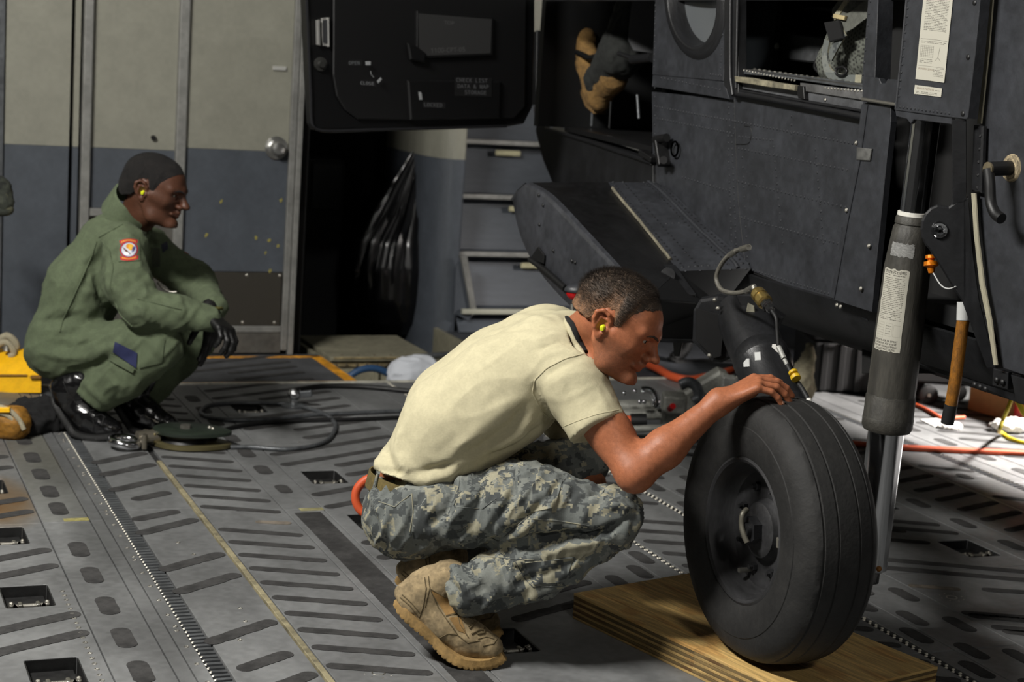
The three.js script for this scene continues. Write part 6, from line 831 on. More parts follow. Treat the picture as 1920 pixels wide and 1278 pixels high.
  tg = folds(tg, [[[[1165, 985], [1130, 1000], [1080, 1004], [1010, 1010], [960, 1020]], -0.0180, 0.012], [[[1190, 960], [1160, 985], [1120, 1005], [1060, 1012]], -0.0105, 0.008], [[[1055, 905], [1010, 950], [940, 1010], [900, 1030]], -0.0123, 0.009], [[[1070, 900], [1030, 950], [960, 1015]], 0.0105, 0.012], [[[845, 880], [850, 920], [835, 960], [800, 990]], -0.0140, 0.010], [[[865, 885], [870, 930], [850, 980]], 0.0123, 0.013], [[[700, 905], [708, 950], [730, 1010]], 0.0088, 0.012], [[[780, 930], [770, 970], [775, 1010]], -0.0088, 0.008], [[[905, 880], [900, 930], [880, 990], [850, 1015]], -0.0105, 0.009], [[[930, 885], [930, 940], [905, 1000]], 0.0088, 0.012],
    [[[970, 890], [960, 930], [925, 985]], -0.0070, 0.008], [[[1090, 935], [1130, 920], [1165, 930]], -0.0088, 0.008], [[[1120, 955], [1160, 945], [1188, 955]], 0.0088, 0.010], [[[1125, 1010], [1050, 1030], [990, 1050], [945, 1060]], 0.0105, 0.013], [[[1110, 1040], [1020, 1075], [960, 1100]], -0.0105, 0.010], [[[1120, 1062], [1050, 1100], [970, 1125]], 0.0088, 0.013], [[[870, 1040], [885, 1075], [915, 1120]], -0.0105, 0.009], [[[845, 1055], [865, 1090], [895, 1130]], 0.0123, 0.012], [[[830, 1060], [840, 1085], [870, 1120]], -0.0088, 0.007], [[[905, 1035], [930, 1080], [960, 1120]], 0.0088, 0.014], [[[940, 1030], [975, 1075], [990, 1100]], -0.0070, 0.008], [[[1000, 1020], [1040, 1060]], -0.0070, 0.008]]);
  tg = crumple(tg, 0.0075, 0.045, kneeR.clone().sub(hipR).addScaledVector(CU, 0.9), 2.8);
  const tUV = limbUV(tg, [tr[0], tr[4], tr[5], tr[7], tr[8], tr[9], tr[10]], 1.6);
  part(per, 'trousers', tUV, M.camo, 'grey digital camouflage trousers');
  const th = surface(tg);
  const seams = [[[848, 878], [862, 895], [858, 930], [850, 950], [905, 953]], [[905, 953], [930, 935]], [[1060, 897], [1000, 960], [935, 1015], [915, 1005]], [[1125, 930], [1142, 905], [1155, 900]], [[710, 940], [740, 950], [772, 925], [775, 960], [768, 1000]], [[870, 1040], [1000, 1050]], [[965, 1050], [985, 1085], [1000, 1100], [1080, 1098]], [[1105, 985], [1040, 975], [985, 972]]];
  seams.forEach((s) => { const g = seamTube(th, s, 0.0016, 0.0002); if (g) part(per, 'trouser_seam', limbUV(g, [tr[4]], 1.1), M.camo); });
  const flap = [[[1000, 905], [1055, 898], [1040, 950], [985, 962]], [[985, 1055], [1075, 1045], [1060, 1090], [1000, 1095]]];
  flap.forEach((q) => part(per, 'cargo_pocket', limbUV(sheet(drape(th, q, 14, 10, 0.004), 0.004), [tr[4]], 1.1), M.camo));
  // shirt
  const sh = [...[0.085, -0.085].flatMap((k) => [bone(off(P(790, 872, 4.28), k), off(s1, k), 0.098, 0.122, 0.06), bone(off(s1, k), off(s2, k), 0.122, 0.124, 0.06), bone(off(s2, k), off(s3, k * 1.15), 0.124, 0.108, 0.06)]), bone(s3, P(1070, 640, 4.22), 0.105, 0.075, 0.06), bone(off(s3, 0.1), shR, 0.1, 0.078, 0.05), bone(off(s3, -0.1), shL, 0.1, 0.078, 0.05), bone(shR, P(1132, 822, 4.02), 0.076, 0.071, 0.035), bone(shL, P(1062, 800, 4.55), 0.076, 0.068, 0.035), egg(off(P(760, 868, 4.28), 0.06), [0.06, 0.05, 0.1], 0.06), egg(off(P(842, 880, 4.28), 0.08), [0.06, 0.045, 0.07], 0.05)];
  const hem = P(1119, 806, 4.03), neckP = P(1078, 628, 4.2);
  const hemCut = half(hem, P(1150, 862, 4.0).sub(P(1075, 712, 4.07)));
  const hemL = half(P(1062, 790, 4.55), elL.clone().sub(shL));
  const sf = blend(sh), neckHole = bone(P(1078, 652, 4.18), H(-0.02, -0.06, 0), 0.06, 0.066, 0), armHole = (x, y, z) => hemCut(x, y, z);
  const nearArm = half(P(1062, 700, 4.16), CT.clone().multiplyScalar(-1)); void nearArm; void armHole; void neckP;
  const sField = (x, y, z) => { let d = sf(x, y, z); const arm1 = sh[9](x, y, z), arm2 = sh[10](x, y, z); if (arm1 < 0.02) d = Math.max(d, hemCut(x, y, z)); if (arm2 < 0.02) d = Math.max(d, hemL(x, y, z)); d = Math.max(d, -neckHole(x, y, z)); d = Math.max(d, -half0(x, y, z)); return d; };
  const half0 = half(P(752, 880, 4.28), wDir.clone().addScaledVector(CU, 0.8));
  let sg = meshSDF(sField, ...around(sh, 0.16), 0.0066);
  sg = folds(sg, [[[[998, 715], [1010, 750], [1030, 785], [1055, 806]], -0.012, 0.014], [[[1020, 705], [1045, 690], [1090, 668]], -0.004, 0.008], [[[985, 760], [960, 800], [900, 840], [860, 860]], -0.010, 0.016], [[[1000, 775], [975, 815], [925, 845]], 0.007, 0.014], [[[965, 750], [900, 800], [850, 850]], 0.006, 0.02], [[[1010, 800], [970, 835], [910, 858]], -0.007, 0.01], [[[735, 775], [720, 820], [730, 870], [750, 895]], -0.009, 0.012], [[[720, 800], [705, 850], [708, 885]], 0.006, 0.013], [[[750, 800], [745, 850], [765, 890]], 0.008, 0.014], [[[770, 885], [800, 900], [840, 890], [862, 870]], 0.012, 0.016], [[[765, 893], [810, 880], [850, 868]], -0.009, 0.010], [[[710, 880], [740, 886], [765, 882]], -0.007, 0.008], [[[1000, 640], [1040, 625], [1080, 632]], 0.004, 0.009], [[[1010, 655], [1050, 640], [1088, 648]], -0.004, 0.007], [[[1020, 668], [1060, 655], [1095, 663]], 0.0035, 0.008], [[[930, 600], [985, 592], [1040, 600]], 0.004, 0.014], [[[940, 620], [1000, 612], [1045, 612]], -0.004, 0.010], [[[880, 660], [920, 625], [960, 612]], 0.0035, 0.012], [[[900, 680], [945, 640], [985, 625]], -0.003, 0.010], [[[1085, 700], [1120, 730], [1140, 770]], 0.003, 0.01], [[[1060, 720], [1075, 760], [1085, 795]], -0.004, 0.01]]);
  sg = crumple(sg, 0.0028, 0.07, s3.clone().sub(s1), 2.5);
  part(per, 'shirt', limbUV(sg, [sh[0], sh[1], sh[2], sh[9]], 1), M.shirt, 'tan short-sleeved shirt');
  const shh = surface(sg);
  for (const [s, r] of [[[[1094, 663], [1060, 672], [1025, 690], [1003, 712], [998, 735], [1015, 770], [1055, 806]], 0.0018], [[[1055, 800], [1085, 788], [1120, 776], [1160, 768]], 0.0009]]) { const g = seamTube(shh, s, r, 0.0003); if (g) part(per, 'shirt_seam', g, M.shirt); }
  // collar rib, black cord, belt
  { const hb2 = surface(bodyGeo), line = (pts, lift) => polyPx(pts, 6).map(([x, y]) => hb2(x, y)).filter(Boolean).map((h) => h.p.addScaledVector(CT, lift));
    part(per, 'neck_cord', tube(line([[1050, 592], [1062, 597], [1073, 608], [1080, 624], [1087, 642], [1096, 660]], 0.008), 0.0075, 60, 8), M.blackCloth, 'black cord round the neck');
    part(per, 'collar', tube(line([[1044, 590], [1056, 600], [1066, 613], [1073, 629], [1081, 648], [1093, 668]], 0.016), 0.0085, 60, 8), M.shirt); }
  const bN = wDir.clone().addScaledVector(CU, 0.9).normalize(), bu = V().crossVectors(bN, lat).normalize(), bv = V().crossVectors(bN, bu).normalize(), bc = P(762, 902, 4.285);
  { const rows = [-0.02, -0.02, 0.02, 0.02].map((h, i) => { const rr2 = [0.112, 0.116, 0.116, 0.112][i]; const r = ring(bc.clone().addScaledVector(bN, h - 0.012), bu, bv, rr2 - 0.018, rr2 + 0.045, 64); return [...r, r[0]]; }); part(per, 'belt', boxUV(sheet(rows), null, 1), M.belt, 'brown webbing belt'); }
  { const r = ring(bc.clone().addScaledVector(bN, -0.012), bu, bv, 0.1, 0.163, 64).map((p) => [toPx(p), p]).filter(([q]) => Math.abs(q[0] - 712) < 12 && q[2] < 4.3).map(([, p]) => p)[0]; if (r) part(per, 'belt_loop', tube([r.clone().addScaledVector(bN, 0.028), r.clone().addScaledVector(CT, 0.004), r.clone().addScaledVector(bN, -0.034)], 0.0045, 12, 6), M.camo); }
  makeBoots(per, 4.13, lat, { sole: [[738, 1132, 0.02], [746, 1146, 0.034], [772, 1170, 0.037], [800, 1194, 0.034], [832, 1226, 0.042], [868, 1245, 0.048], [912, 1250, 0.044], [938, 1245, 0.034], [950, 1238, 0.012]], thick: 0.026,
    upper: [[[766, 1118, 0.036], [798, 1100, 0.042]], [[806, 1110, 0.046], [842, 1088, 0.05]], [[785, 1138, 0.038], [838, 1172, 0.045]], [[838, 1172, 0.046], [878, 1198, 0.042]], [[878, 1202, 0.041], [914, 1216, 0.037]]], cut: [[838, 1078], [800, 1088]], mat: M.suede, soleMat: M.soleTan, other: [741, 1085],
    panels: [[[806, 1108], [846, 1128], [857, 1150], [836, 1155]], [[842, 1160], [864, 1158], [874, 1190], [858, 1184]]], panelMat: M.bootCloth,
    seams: [[[796, 1084], [799, 1105], [793, 1140], [786, 1160]], [[803, 1082], [806, 1104], [800, 1126], [797, 1140]], [[750, 1122], [768, 1137], [786, 1160]], [[754, 1117], [772, 1133], [788, 1152]], [[824, 1198], [840, 1190], [857, 1192], [876, 1207], [900, 1203]], [[806, 1106], [822, 1142], [858, 1192]], [[806, 1106], [846, 1128], [857, 1150]], [[836, 1157], [858, 1152]], [[858, 1152], [862, 1172], [878, 1197]], [[905, 1213], [925, 1209], [932, 1200]], [[896, 1200], [912, 1196], [926, 1200]]],
    laces: [[[862, 1148], [878, 1140], [890, 1150]], [[870, 1160], [888, 1152], [900, 1162]], [[878, 1176], [895, 1166], [908, 1172]], [[884, 1190], [900, 1182], [912, 1184]], [[873, 1150], [892, 1168], [880, 1180]], [[890, 1155], [910, 1168], [908, 1188], [895, 1190]]], laceMat: M.thread });
  done(per);
}
{ // ---------------------------------------------------------------- the airman squatting at the left
  const per = thing('person', 'squatting airman in green flight suit with black gloves and black boots', 'person');
  M.suit = S({ map: rep(wornMap([0.315, 0.355, 0.265], 0.12, 141), 3, 3), roughness: 0.92, bumpMap: rep(weave, 8, 8), bumpScale: 0.0004 });
  M.glove = S({ color: 0x0d0d0d, roughness: 0.5, bumpMap: bumpTex, bumpScale: 0.0008 });
  M.bootBlack = PH({ color: 0x0a0a0b, roughness: 0.22, clearcoat: 0.5, clearcoatRoughness: 0.15 }); M.soleBlack = S({ color: 0x131313, roughness: 0.6 });
  const skin = SC(0.34, 0.215, 0.155), lips = SC(0.29, 0.175, 0.14);
  const hs = 1.13, hm = headMatrix(0.33, 0.12, 0.2, P(264, 356, 6.02), hs);
  const headGeo = addHead(per, hm, hs, skin, lips, null, M.hairBlack, { hair: 0.006, fade: 0.05, fadeMix: 0, strands: 57, strandLen: 0.0035, nose: 1.22, lip: 1.3, jaw: 1.02, brow: 1.1 });
  const H = (x, y, z) => V(x, y * HY, z * 0.96).multiplyScalar(hs).applyMatrix4(hm);
  const lat = CT.clone().addScaledVector(UP, -CT.dot(UP)).normalize(), off = (p, k) => p.clone().addScaledVector(lat, k);
  const D0 = 6.24, hipR = P(142, 655, 6.14), hipL = P(150, 648, 6.4), kneeR = P(308, 645, 6.06), kneeL = P(368, 640, 6.44), ankR = P(160, 752, 6.13), ankL = P(262, 745, 6.4);
  const s0 = P(122, 610, D0), s1 = P(165, 532, D0), s2 = P(214, 458, D0), nk = P(256, 408, 6.18);
  const shR = P(232, 462, 6.06), elR = P(262, 582, 5.98), wrR = P(392, 598, 6.02), shL = P(280, 468, 6.46), elL = P(368, 535, 6.5), wrL = P(402, 578, 6.26);
  // body under the suit
  const bones = [...[0.08, -0.08].flatMap((k) => [bone(off(s0, k), off(s1, k), 0.08, 0.095, 0.05), bone(off(s1, k), off(s2, k), 0.095, 0.085, 0.05)]), bone(s2, nk, 0.08, 0.055, 0.05), bone(nk, H(-0.035, -0.03, 0), 0.056, 0.054, 0.03), bone(nk, H(0.02, -0.085, 0), 0.05, 0.044, 0.03), bone(s2, shR, 0.07, 0.055, 0.04), bone(s2, shL, 0.07, 0.055, 0.04), bone(shR, elR, 0.048, 0.038, 0.02), bone(elR, wrR, 0.038, 0.026, 0.02), bone(shL, elL, 0.048, 0.038, 0.02), bone(elL, wrL, 0.038, 0.026, 0.02), bone(hipR, kneeR, 0.06, 0.045, 0.03), bone(hipL, kneeL, 0.06, 0.045, 0.03), bone(kneeR, ankR, 0.036, 0.034, 0.004), bone(kneeL, ankL, 0.036, 0.034, 0.004)];
  const flat = (g) => boxUV(withColor(g, () => skin), null, 5);
  part(per, 'body', join([headGeo, flat(meshSDF(blend(bones), ...around(bones, 0.13), 0.012))]), M.skin);
  // flight suit
  const k0 = 0.05, sb = [...[0.085, -0.085].flatMap((k) => [bone(off(P(128, 618, D0), k), off(s1, k), 0.108, 0.118, 0.06), bone(off(s1, k), off(s2, k), 0.118, 0.108, 0.06)]), egg(off(P(122, 650, D0), 0.085), [0.122, 0.105, 0.105], 0.06), egg(off(P(125, 648, D0), -0.085), [0.115, 0.1, 0.105], 0.06), bone(s2, P(250, 415, 6.18), 0.098, 0.072, 0.05), bone(off(s2, 0.09), shR, 0.09, 0.075, 0.05), bone(off(s2, -0.09), shL, 0.09, 0.075, 0.05),
    bone(shR, P(238, 530, 6.02), 0.078, 0.08, 0.03), bone(P(238, 530, 6.02), P(266, 578, 5.99), 0.08, 0.068, 0.03), bone(P(266, 578, 5.99), P(330, 586, 6.0), 0.068, 0.06, 0.03), bone(P(330, 586, 6.0), wrR, 0.06, 0.046, 0.03), bone(shL, elL, 0.078, 0.072, 0.03), bone(elL, wrL, 0.07, 0.05, 0.03), egg(P(358, 520, 6.5), [0.075, 0.07, 0.06], 0.03),
    bone(hipR, P(235, 645, 6.08), 0.098, 0.082, 0.03), bone(P(235, 645, 6.08), P(305, 648, 6.06), 0.082, 0.074, 0.03), bone(hipL, kneeL, 0.095, 0.072, 0.03), bone(P(300, 660, 6.06), P(232, 700, 6.09), 0.072, 0.086, 0.012), bone(P(232, 700, 6.09), P(180, 738, 6.13), 0.088, 0.078, 0.03), bone(kneeL, P(272, 735, 6.4), 0.07, 0.07, 0.012)];
  const cuffR = half(P(172, 748, 6.13), P(140, 782, 6.13).sub(P(200, 712, 6.1))), cuffL = half(P(268, 738, 6.4), P(240, 768, 6.4).sub(P(300, 700, 6.4)));
  const iR = sb.length - 2, iL = sb.length - 1; sb[iR] = trim(sb[iR], cuffR); sb[iL] = trim(sb[iL], cuffL);
  const neckHole = bone(P(250, 420, 6.18), H(-0.02, -0.07, 0), 0.06, 0.066, 0);
  const sf = blend(sb), field = (x, y, z) => Math.max(sf(x, y, z), -neckHole(x, y, z));
  let g = meshSDF(field, ...around(sb, 0.15), 0.0085);
  g = folds(g, [[[[188, 452], [180, 500], [190, 560], [215, 600]], -0.022, 0.018], [[[178, 470], [160, 520], [130, 590]], -0.012, 0.016], [[[205, 470], [200, 520], [205, 560]], 0.008, 0.012], [[[170, 480], [150, 530], [118, 600]], 0.008, 0.018], [[[235, 500], [250, 540], [280, 575]], -0.006, 0.012], [[[262, 500], [285, 530], [305, 550]], 0.007, 0.014], [[[245, 560], [290, 560], [335, 570]], -0.008, 0.012], [[[250, 545], [270, 590], [290, 605]], 0.008, 0.012], [[[300, 545], [320, 570], [345, 600]], 0.006, 0.012], [[[345, 560], [355, 580], [350, 605]], -0.006, 0.009],
    [[[70, 600], [110, 600], [150, 590]], -0.010, 0.012], [[[75, 620], [120, 618], [180, 605]], 0.007, 0.014], [[[90, 640], [130, 650], [170, 640], [220, 615]], -0.008, 0.012], [[[80, 660], [120, 672], [170, 668], [230, 640]], 0.007, 0.014], [[[110, 690], [150, 690], [200, 672]], -0.006, 0.012], [[[140, 640], [190, 632], [240, 612]], 0.006, 0.012], [[[165, 694], [185, 683], [205, 672]], -0.016, 0.014], [[[200, 690], [225, 720], [215, 755]], -0.007, 0.012], [[[150, 712], [180, 740], [210, 765]], 0.008, 0.012], [[[240, 690], [258, 715], [240, 745]], 0.006, 0.014], [[[290, 618], [300, 640], [290, 670]], 0.005, 0.014], [[[262, 640], [285, 660], [310, 690]], -0.005, 0.012], [[[225, 375], [250, 410], [285, 440]], 0.006, 0.012], [[[195, 420], [230, 430], [270, 445]], -0.004, 0.01]]);
  g = crumple(g, 0.006, 0.06, kneeR.clone().sub(hipR).addScaledVector(CU, 0.3), 2.4);
  part(per, 'flight_suit', limbUV(g, [sb[0], sb[1], sb[9], sb[11], sb[16], sb[20]], 1), M.suit, 'green flight suit');
  const hit = surface(g);
  // collar: two leaves standing away from the neck
  { const c = P(246, 392, 6.16), ax = H(-0.01, 0.02, 0).sub(P(236, 425, 6.2)).normalize(), u = V().crossVectors(CT, ax).normalize(), v = V().crossVectors(ax, u).normalize(); if (u.dot(CR) < 0) u.negate();
    const rows = [[-0.03, 0.092, 0.1], [0.005, 0.09, 0.094], [0.05, 0.086, 0.088], [0.052, 0.08, 0.082]].map(([h, a, b]) => Array.from({ length: 33 }, (_, i) => { const t = 0.55 + (i / 32) * (2 * Math.PI - 1.1); return c.clone().addScaledVector(ax, h - 0.05 * Math.max(0, Math.cos(t)) - 0.012 * Math.abs(Math.sin(t))).addScaledVector(u, a * Math.cos(t)).addScaledVector(v, b * Math.sin(t)); }));
    part(per, 'collar', boxUV(sheet(rows, 0.004), null, 1), M.suit); }
  for (const s of [[[182, 452], [172, 480], [150, 530], [118, 600], [112, 622]], [[188, 448], [205, 470], [212, 500], [206, 540], [225, 590], [248, 612]], [[258, 560], [300, 570], [340, 580]], [[230, 420], [185, 445]]]) { const q = seamTube(hit, s, 0.003, 0.001); if (q) part(per, 'suit_seam', q, M.suit); }
  // patches
  const emblem = canvasTex(256, 288, (q, w, h) => { q.fillStyle = '#505b44'; q.fillRect(0, 0, w, h); const scroll = (y0, y1, bow) => { q.beginPath(); q.moveTo(20, y0); q.quadraticCurveTo(128, y0 + bow, 236, y0); q.lineTo(228, y1); q.quadraticCurveTo(128, y1 + bow, 28, y1); q.closePath(); };
    q.fillStyle = '#b3262a'; scroll(36, 76, -40); q.fill(); scroll(222, 268, 34); q.fill(); q.beginPath(); q.ellipse(128, 148, 106, 104, 0, 0, 7); q.fill(); q.fillStyle = '#26315e'; q.beginPath(); q.ellipse(128, 148, 93, 91, 0, 0, 7); q.fill(); q.fillStyle = '#c9cbd4'; q.beginPath(); q.ellipse(128, 148, 86, 84, 0, 0, 7); q.fill();
    q.fillStyle = '#d8902a'; q.beginPath(); q.ellipse(140, 112, 46, 34, 0.3, 0, 7); q.fill(); q.fillStyle = '#e2b13c'; q.beginPath(); q.ellipse(146, 120, 22, 40, 0.1, 0, 7); q.fill(); q.fillStyle = '#5a3220'; q.beginPath(); q.moveTo(54, 110); q.lineTo(100, 150); q.lineTo(150, 208); q.lineTo(118, 200); q.lineTo(80, 160); q.closePath(); q.fill(); q.fillStyle = '#3a4a86'; q.beginPath(); q.moveTo(170, 120); q.lineTo(208, 110); q.lineTo(196, 160); q.lineTo(160, 190); q.closePath(); q.fill(); q.fillStyle = '#eeeef0'; q.beginPath(); q.ellipse(96, 196, 30, 18, 0, 0, 7); q.fill(); q.fillStyle = '#8d5a2a'; q.fillRect(150, 150, 40, 8);
    q.fillStyle = '#e2b13c'; q.font = 'bold 22px sans-serif'; for (let i = 0; i < 9; i++) { q.fillRect(44 + i * 19, 42 - 18 * Math.sin(i / 8 * 3.14), 10, 18); q.fillRect(46 + i * 19, 236 + 16 * Math.sin(i / 8 * 3.14), 10, 18); } });
  part(per, 'shoulder_patch', sheet(drape(hit, [[221, 446], [262, 444], [264, 488], [222, 490]], 8, 8, 0.004), 0.002), S({ map: emblem, roughness: 0.85 }), 'red edged embroidered shoulder patch');
  const dull = (c) => S({ color: c, roughness: 0.9 });
  const add = (name, q, m, label, lift = 0.004) => part(per, name, sheet(drape(hit, q, 8, 8, lift), 0.003), m, label);
  add('chest_patch', [[284, 464], [300, 466], [301, 500], [286, 502]], dull(0x3a3f33), 'subdued shield patch on the chest');
  add('name_tag', [[303, 458], [314, 452], [316, 466], [306, 474]], dull(0x2a2d3a), 'dark name tag');
  add('patch_edge', [[342, 462], [352, 466], [356, 478], [346, 472]], dull(0x8a2a22), 'edge of a red patch on the far sleeve');
  add('leg_pocket_lining', [[216, 640], [258, 662], [256, 690], [212, 660]], dull(0x1c2246), 'navy pocket lining', 0.006);
  add('leg_pocket_flap', [[208, 664], [254, 690], [250, 699], [204, 674]], M.suit, 'open pocket flap', 0.012);
  add('leg_pocket', [[266, 640], [310, 636], [304, 680], [262, 690]], M.suit, undefined, 0.005);
  part(per, 'zipper', tube([P(296, 530, 6.14), P(305, 540, 6.12), P(320, 547, 6.1), P(331, 547, 6.1)], 0.004, 16, 8), M.steel);
  // gloved hands, one laid over the other in front of the knees
  { const mk = (w, kx, y, o, elbow) => { const X = kx.clone().sub(w).normalize(), Y = y.clone().addScaledVector(X, -y.dot(X)).normalize(), Z = V().crossVectors(X, Y).multiplyScalar(o.flip ?? 1).normalize(); const hb = handBones(w, X, Y, Z, { ...o, s: 1.1, fat: 0.0018 }); const cuff = bone(w.clone().lerp(elbow, 0.12), w.clone().addScaledVector(X, 0.02), 0.036, 0.029, 0.02); return boxUV(meshSDF(blend([cuff, ...hb]), ...around([cuff, ...hb], 0.05), 0.0036), null, 4); };
    const right = mk(P(392, 590, 6.03), P(412, 610, 6.0), CT.clone().multiplyScalar(0.55).add(CR).addScaledVector(CU, 0.6), { bends: [[0.45, 0.75, 0.4], [0.45, 0.8, 0.4], [0.5, 0.8, 0.4], [0.55, 0.8, 0.4]], spread: 0.01, thumb: [0.75, -0.4, 0.45], flip: -1 }, elR);
    const left = mk(P(398, 584, 6.2), P(394, 630, 6.18), CR.clone().addScaledVector(CT, 0.4), { bends: [[0.1, 0.15, 0.1], [0.15, 0.2, 0.15], [0.3, 0.4, 0.3], [0.5, 0.5, 0.3]], spread: 0.01, thumb: [0.8, -0.3, 0.4] }, elL);
    part(per, 'glove', right, M.glove, 'black glove'); part(per, 'glove', left, M.glove, 'black glove');
    part(per, 'glove_strap', tube(ring(P(398, 578, 6.1), CR, CT, 0.034, 0.036, 20), 0.006, 60, 6, true), S({ color: 0x55511e, roughness: 0.8 }), 'dull yellow strap'); }
  makeBoots(per, 6.13, lat, { sole: [[96, 752, 0.02], [100, 766, 0.034], [112, 786, 0.037], [124, 804, 0.036], [138, 822, 0.042], [160, 830, 0.047], [190, 832, 0.049], [216, 829, 0.042], [230, 822, 0.014]], thick: 0.024, tread: 0.3,
    upper: [[[118, 742, 0.046], [132, 732, 0.05]], [[132, 735, 0.058], [152, 728, 0.062]], [[128, 762, 0.05], [165, 792, 0.052]], [[165, 792, 0.052], [190, 808, 0.045]], [[190, 810, 0.042], [212, 815, 0.034]]], cut: [[150, 715], [120, 720]], mat: M.bootBlack, soleMat: M.soleBlack, other: [205, 735], crumple: 0.0012,
    seams: [[[174, 796], [176, 806], [174, 818]], [[118, 724], [128, 748], [150, 772], [168, 784]], [[195, 790], [190, 806]]], seamMat: M.soleBlack, laces: [[[176, 790], [190, 786], [198, 792]], [[168, 780], [184, 776], [192, 784]]], laceMat: M.blackCloth });
  done(per);
}
{ // ---------------------------------------------------------------- crew member in the cockpit: a boot and a leg show
  const per = thing('person', 'seated crew member in the cockpit, only a tan boot and trouser leg showing', 'person');
  const C0 = 2.93, Q = (x, y, d = 0) => onC(x, y, C0).addScaledVector(CX, d);
  const leg = [bone(Q(1122, 178), Q(1128, 150), 0.05, 0.055), bone(Q(1128, 150), Q(1165, 100), 0.07, 0.085), bone(Q(1165, 100), Q(1165, -20, 0.1), 0.085, 0.09), bone(Q(1165, -20, 0.1), Q(1290, -60, 0.2), 0.09, 0.11)];
  part(per, 'body', boxUV(withColor(meshSDF(blend(leg.map((b, i) => bone(b.a, b.b, [0.04, 0.05, 0.06, 0.07][i], [0.045, 0.06, 0.065, 0.08][i], 0.03))), ...around(leg, 0.12), 0.012), () => SC(0.5, 0.35, 0.25)), null, 4), M.skin);
  let tg = meshSDF(blend(leg.slice(1).map((b) => { b.k = 0.03; return b; })), ...around(leg, 0.13), 0.01); tg = crumple(tg, 0.007, 0.05, UP, 2);
  part(per, 'trousers', boxUV(tg, null, 1), S({ map: rep(wornMap([0.13, 0.137, 0.13], 0.35, 151), 4, 4), roughness: 0.95 }), 'dark grey trouser leg');
  const b = new THREE.Group(); b.name = 'boot'; per.add(b);
  const up = [bone(Q(1098, 72), Q(1104, 120), 0.043, 0.047, 0.03), bone(Q(1104, 120), Q(1116, 170), 0.046, 0.05, 0.03), egg(Q(1124, 188), [0.045, 0.045, 0.045], 0.03), bone(Q(1126, 172), Q(1150, 148), 0.05, 0.056, 0.03)];
  part(b, 'upper', boxUV(crumple(meshSDF(blend(up), ...around(up, 0.08), 0.006), 0.003, 0.03, CX, 2), null, 3), S({ map: wornMap([0.47, 0.36, 0.2], 0.3, 153), roughness: 0.95 }));
  const sl = [[1086, 52], [1079, 88], [1080, 122], [1090, 158], [1103, 194], [1118, 207]].map((q) => Q(...q)); part(b, 'sole', boxUV(sheet([sl.map((p) => p.clone().addScaledVector(CX, -0.01)), sl.map((p) => p.clone().addScaledVector(CX, 0.045))], 0.014), null, 3), S({ map: wornMap([0.42, 0.32, 0.18], 0.2, 155), roughness: 0.9 }));
  part(b, 'strap', tube(polyPx([[1082, 98], [1105, 108], [1130, 104], [1142, 112]], 8).map(([x, y]) => onC(x, y, C0 - 0.052)), 0.011, 20, 8), M.heliBlack, 'dark strap across the boot');
  done(per);
}
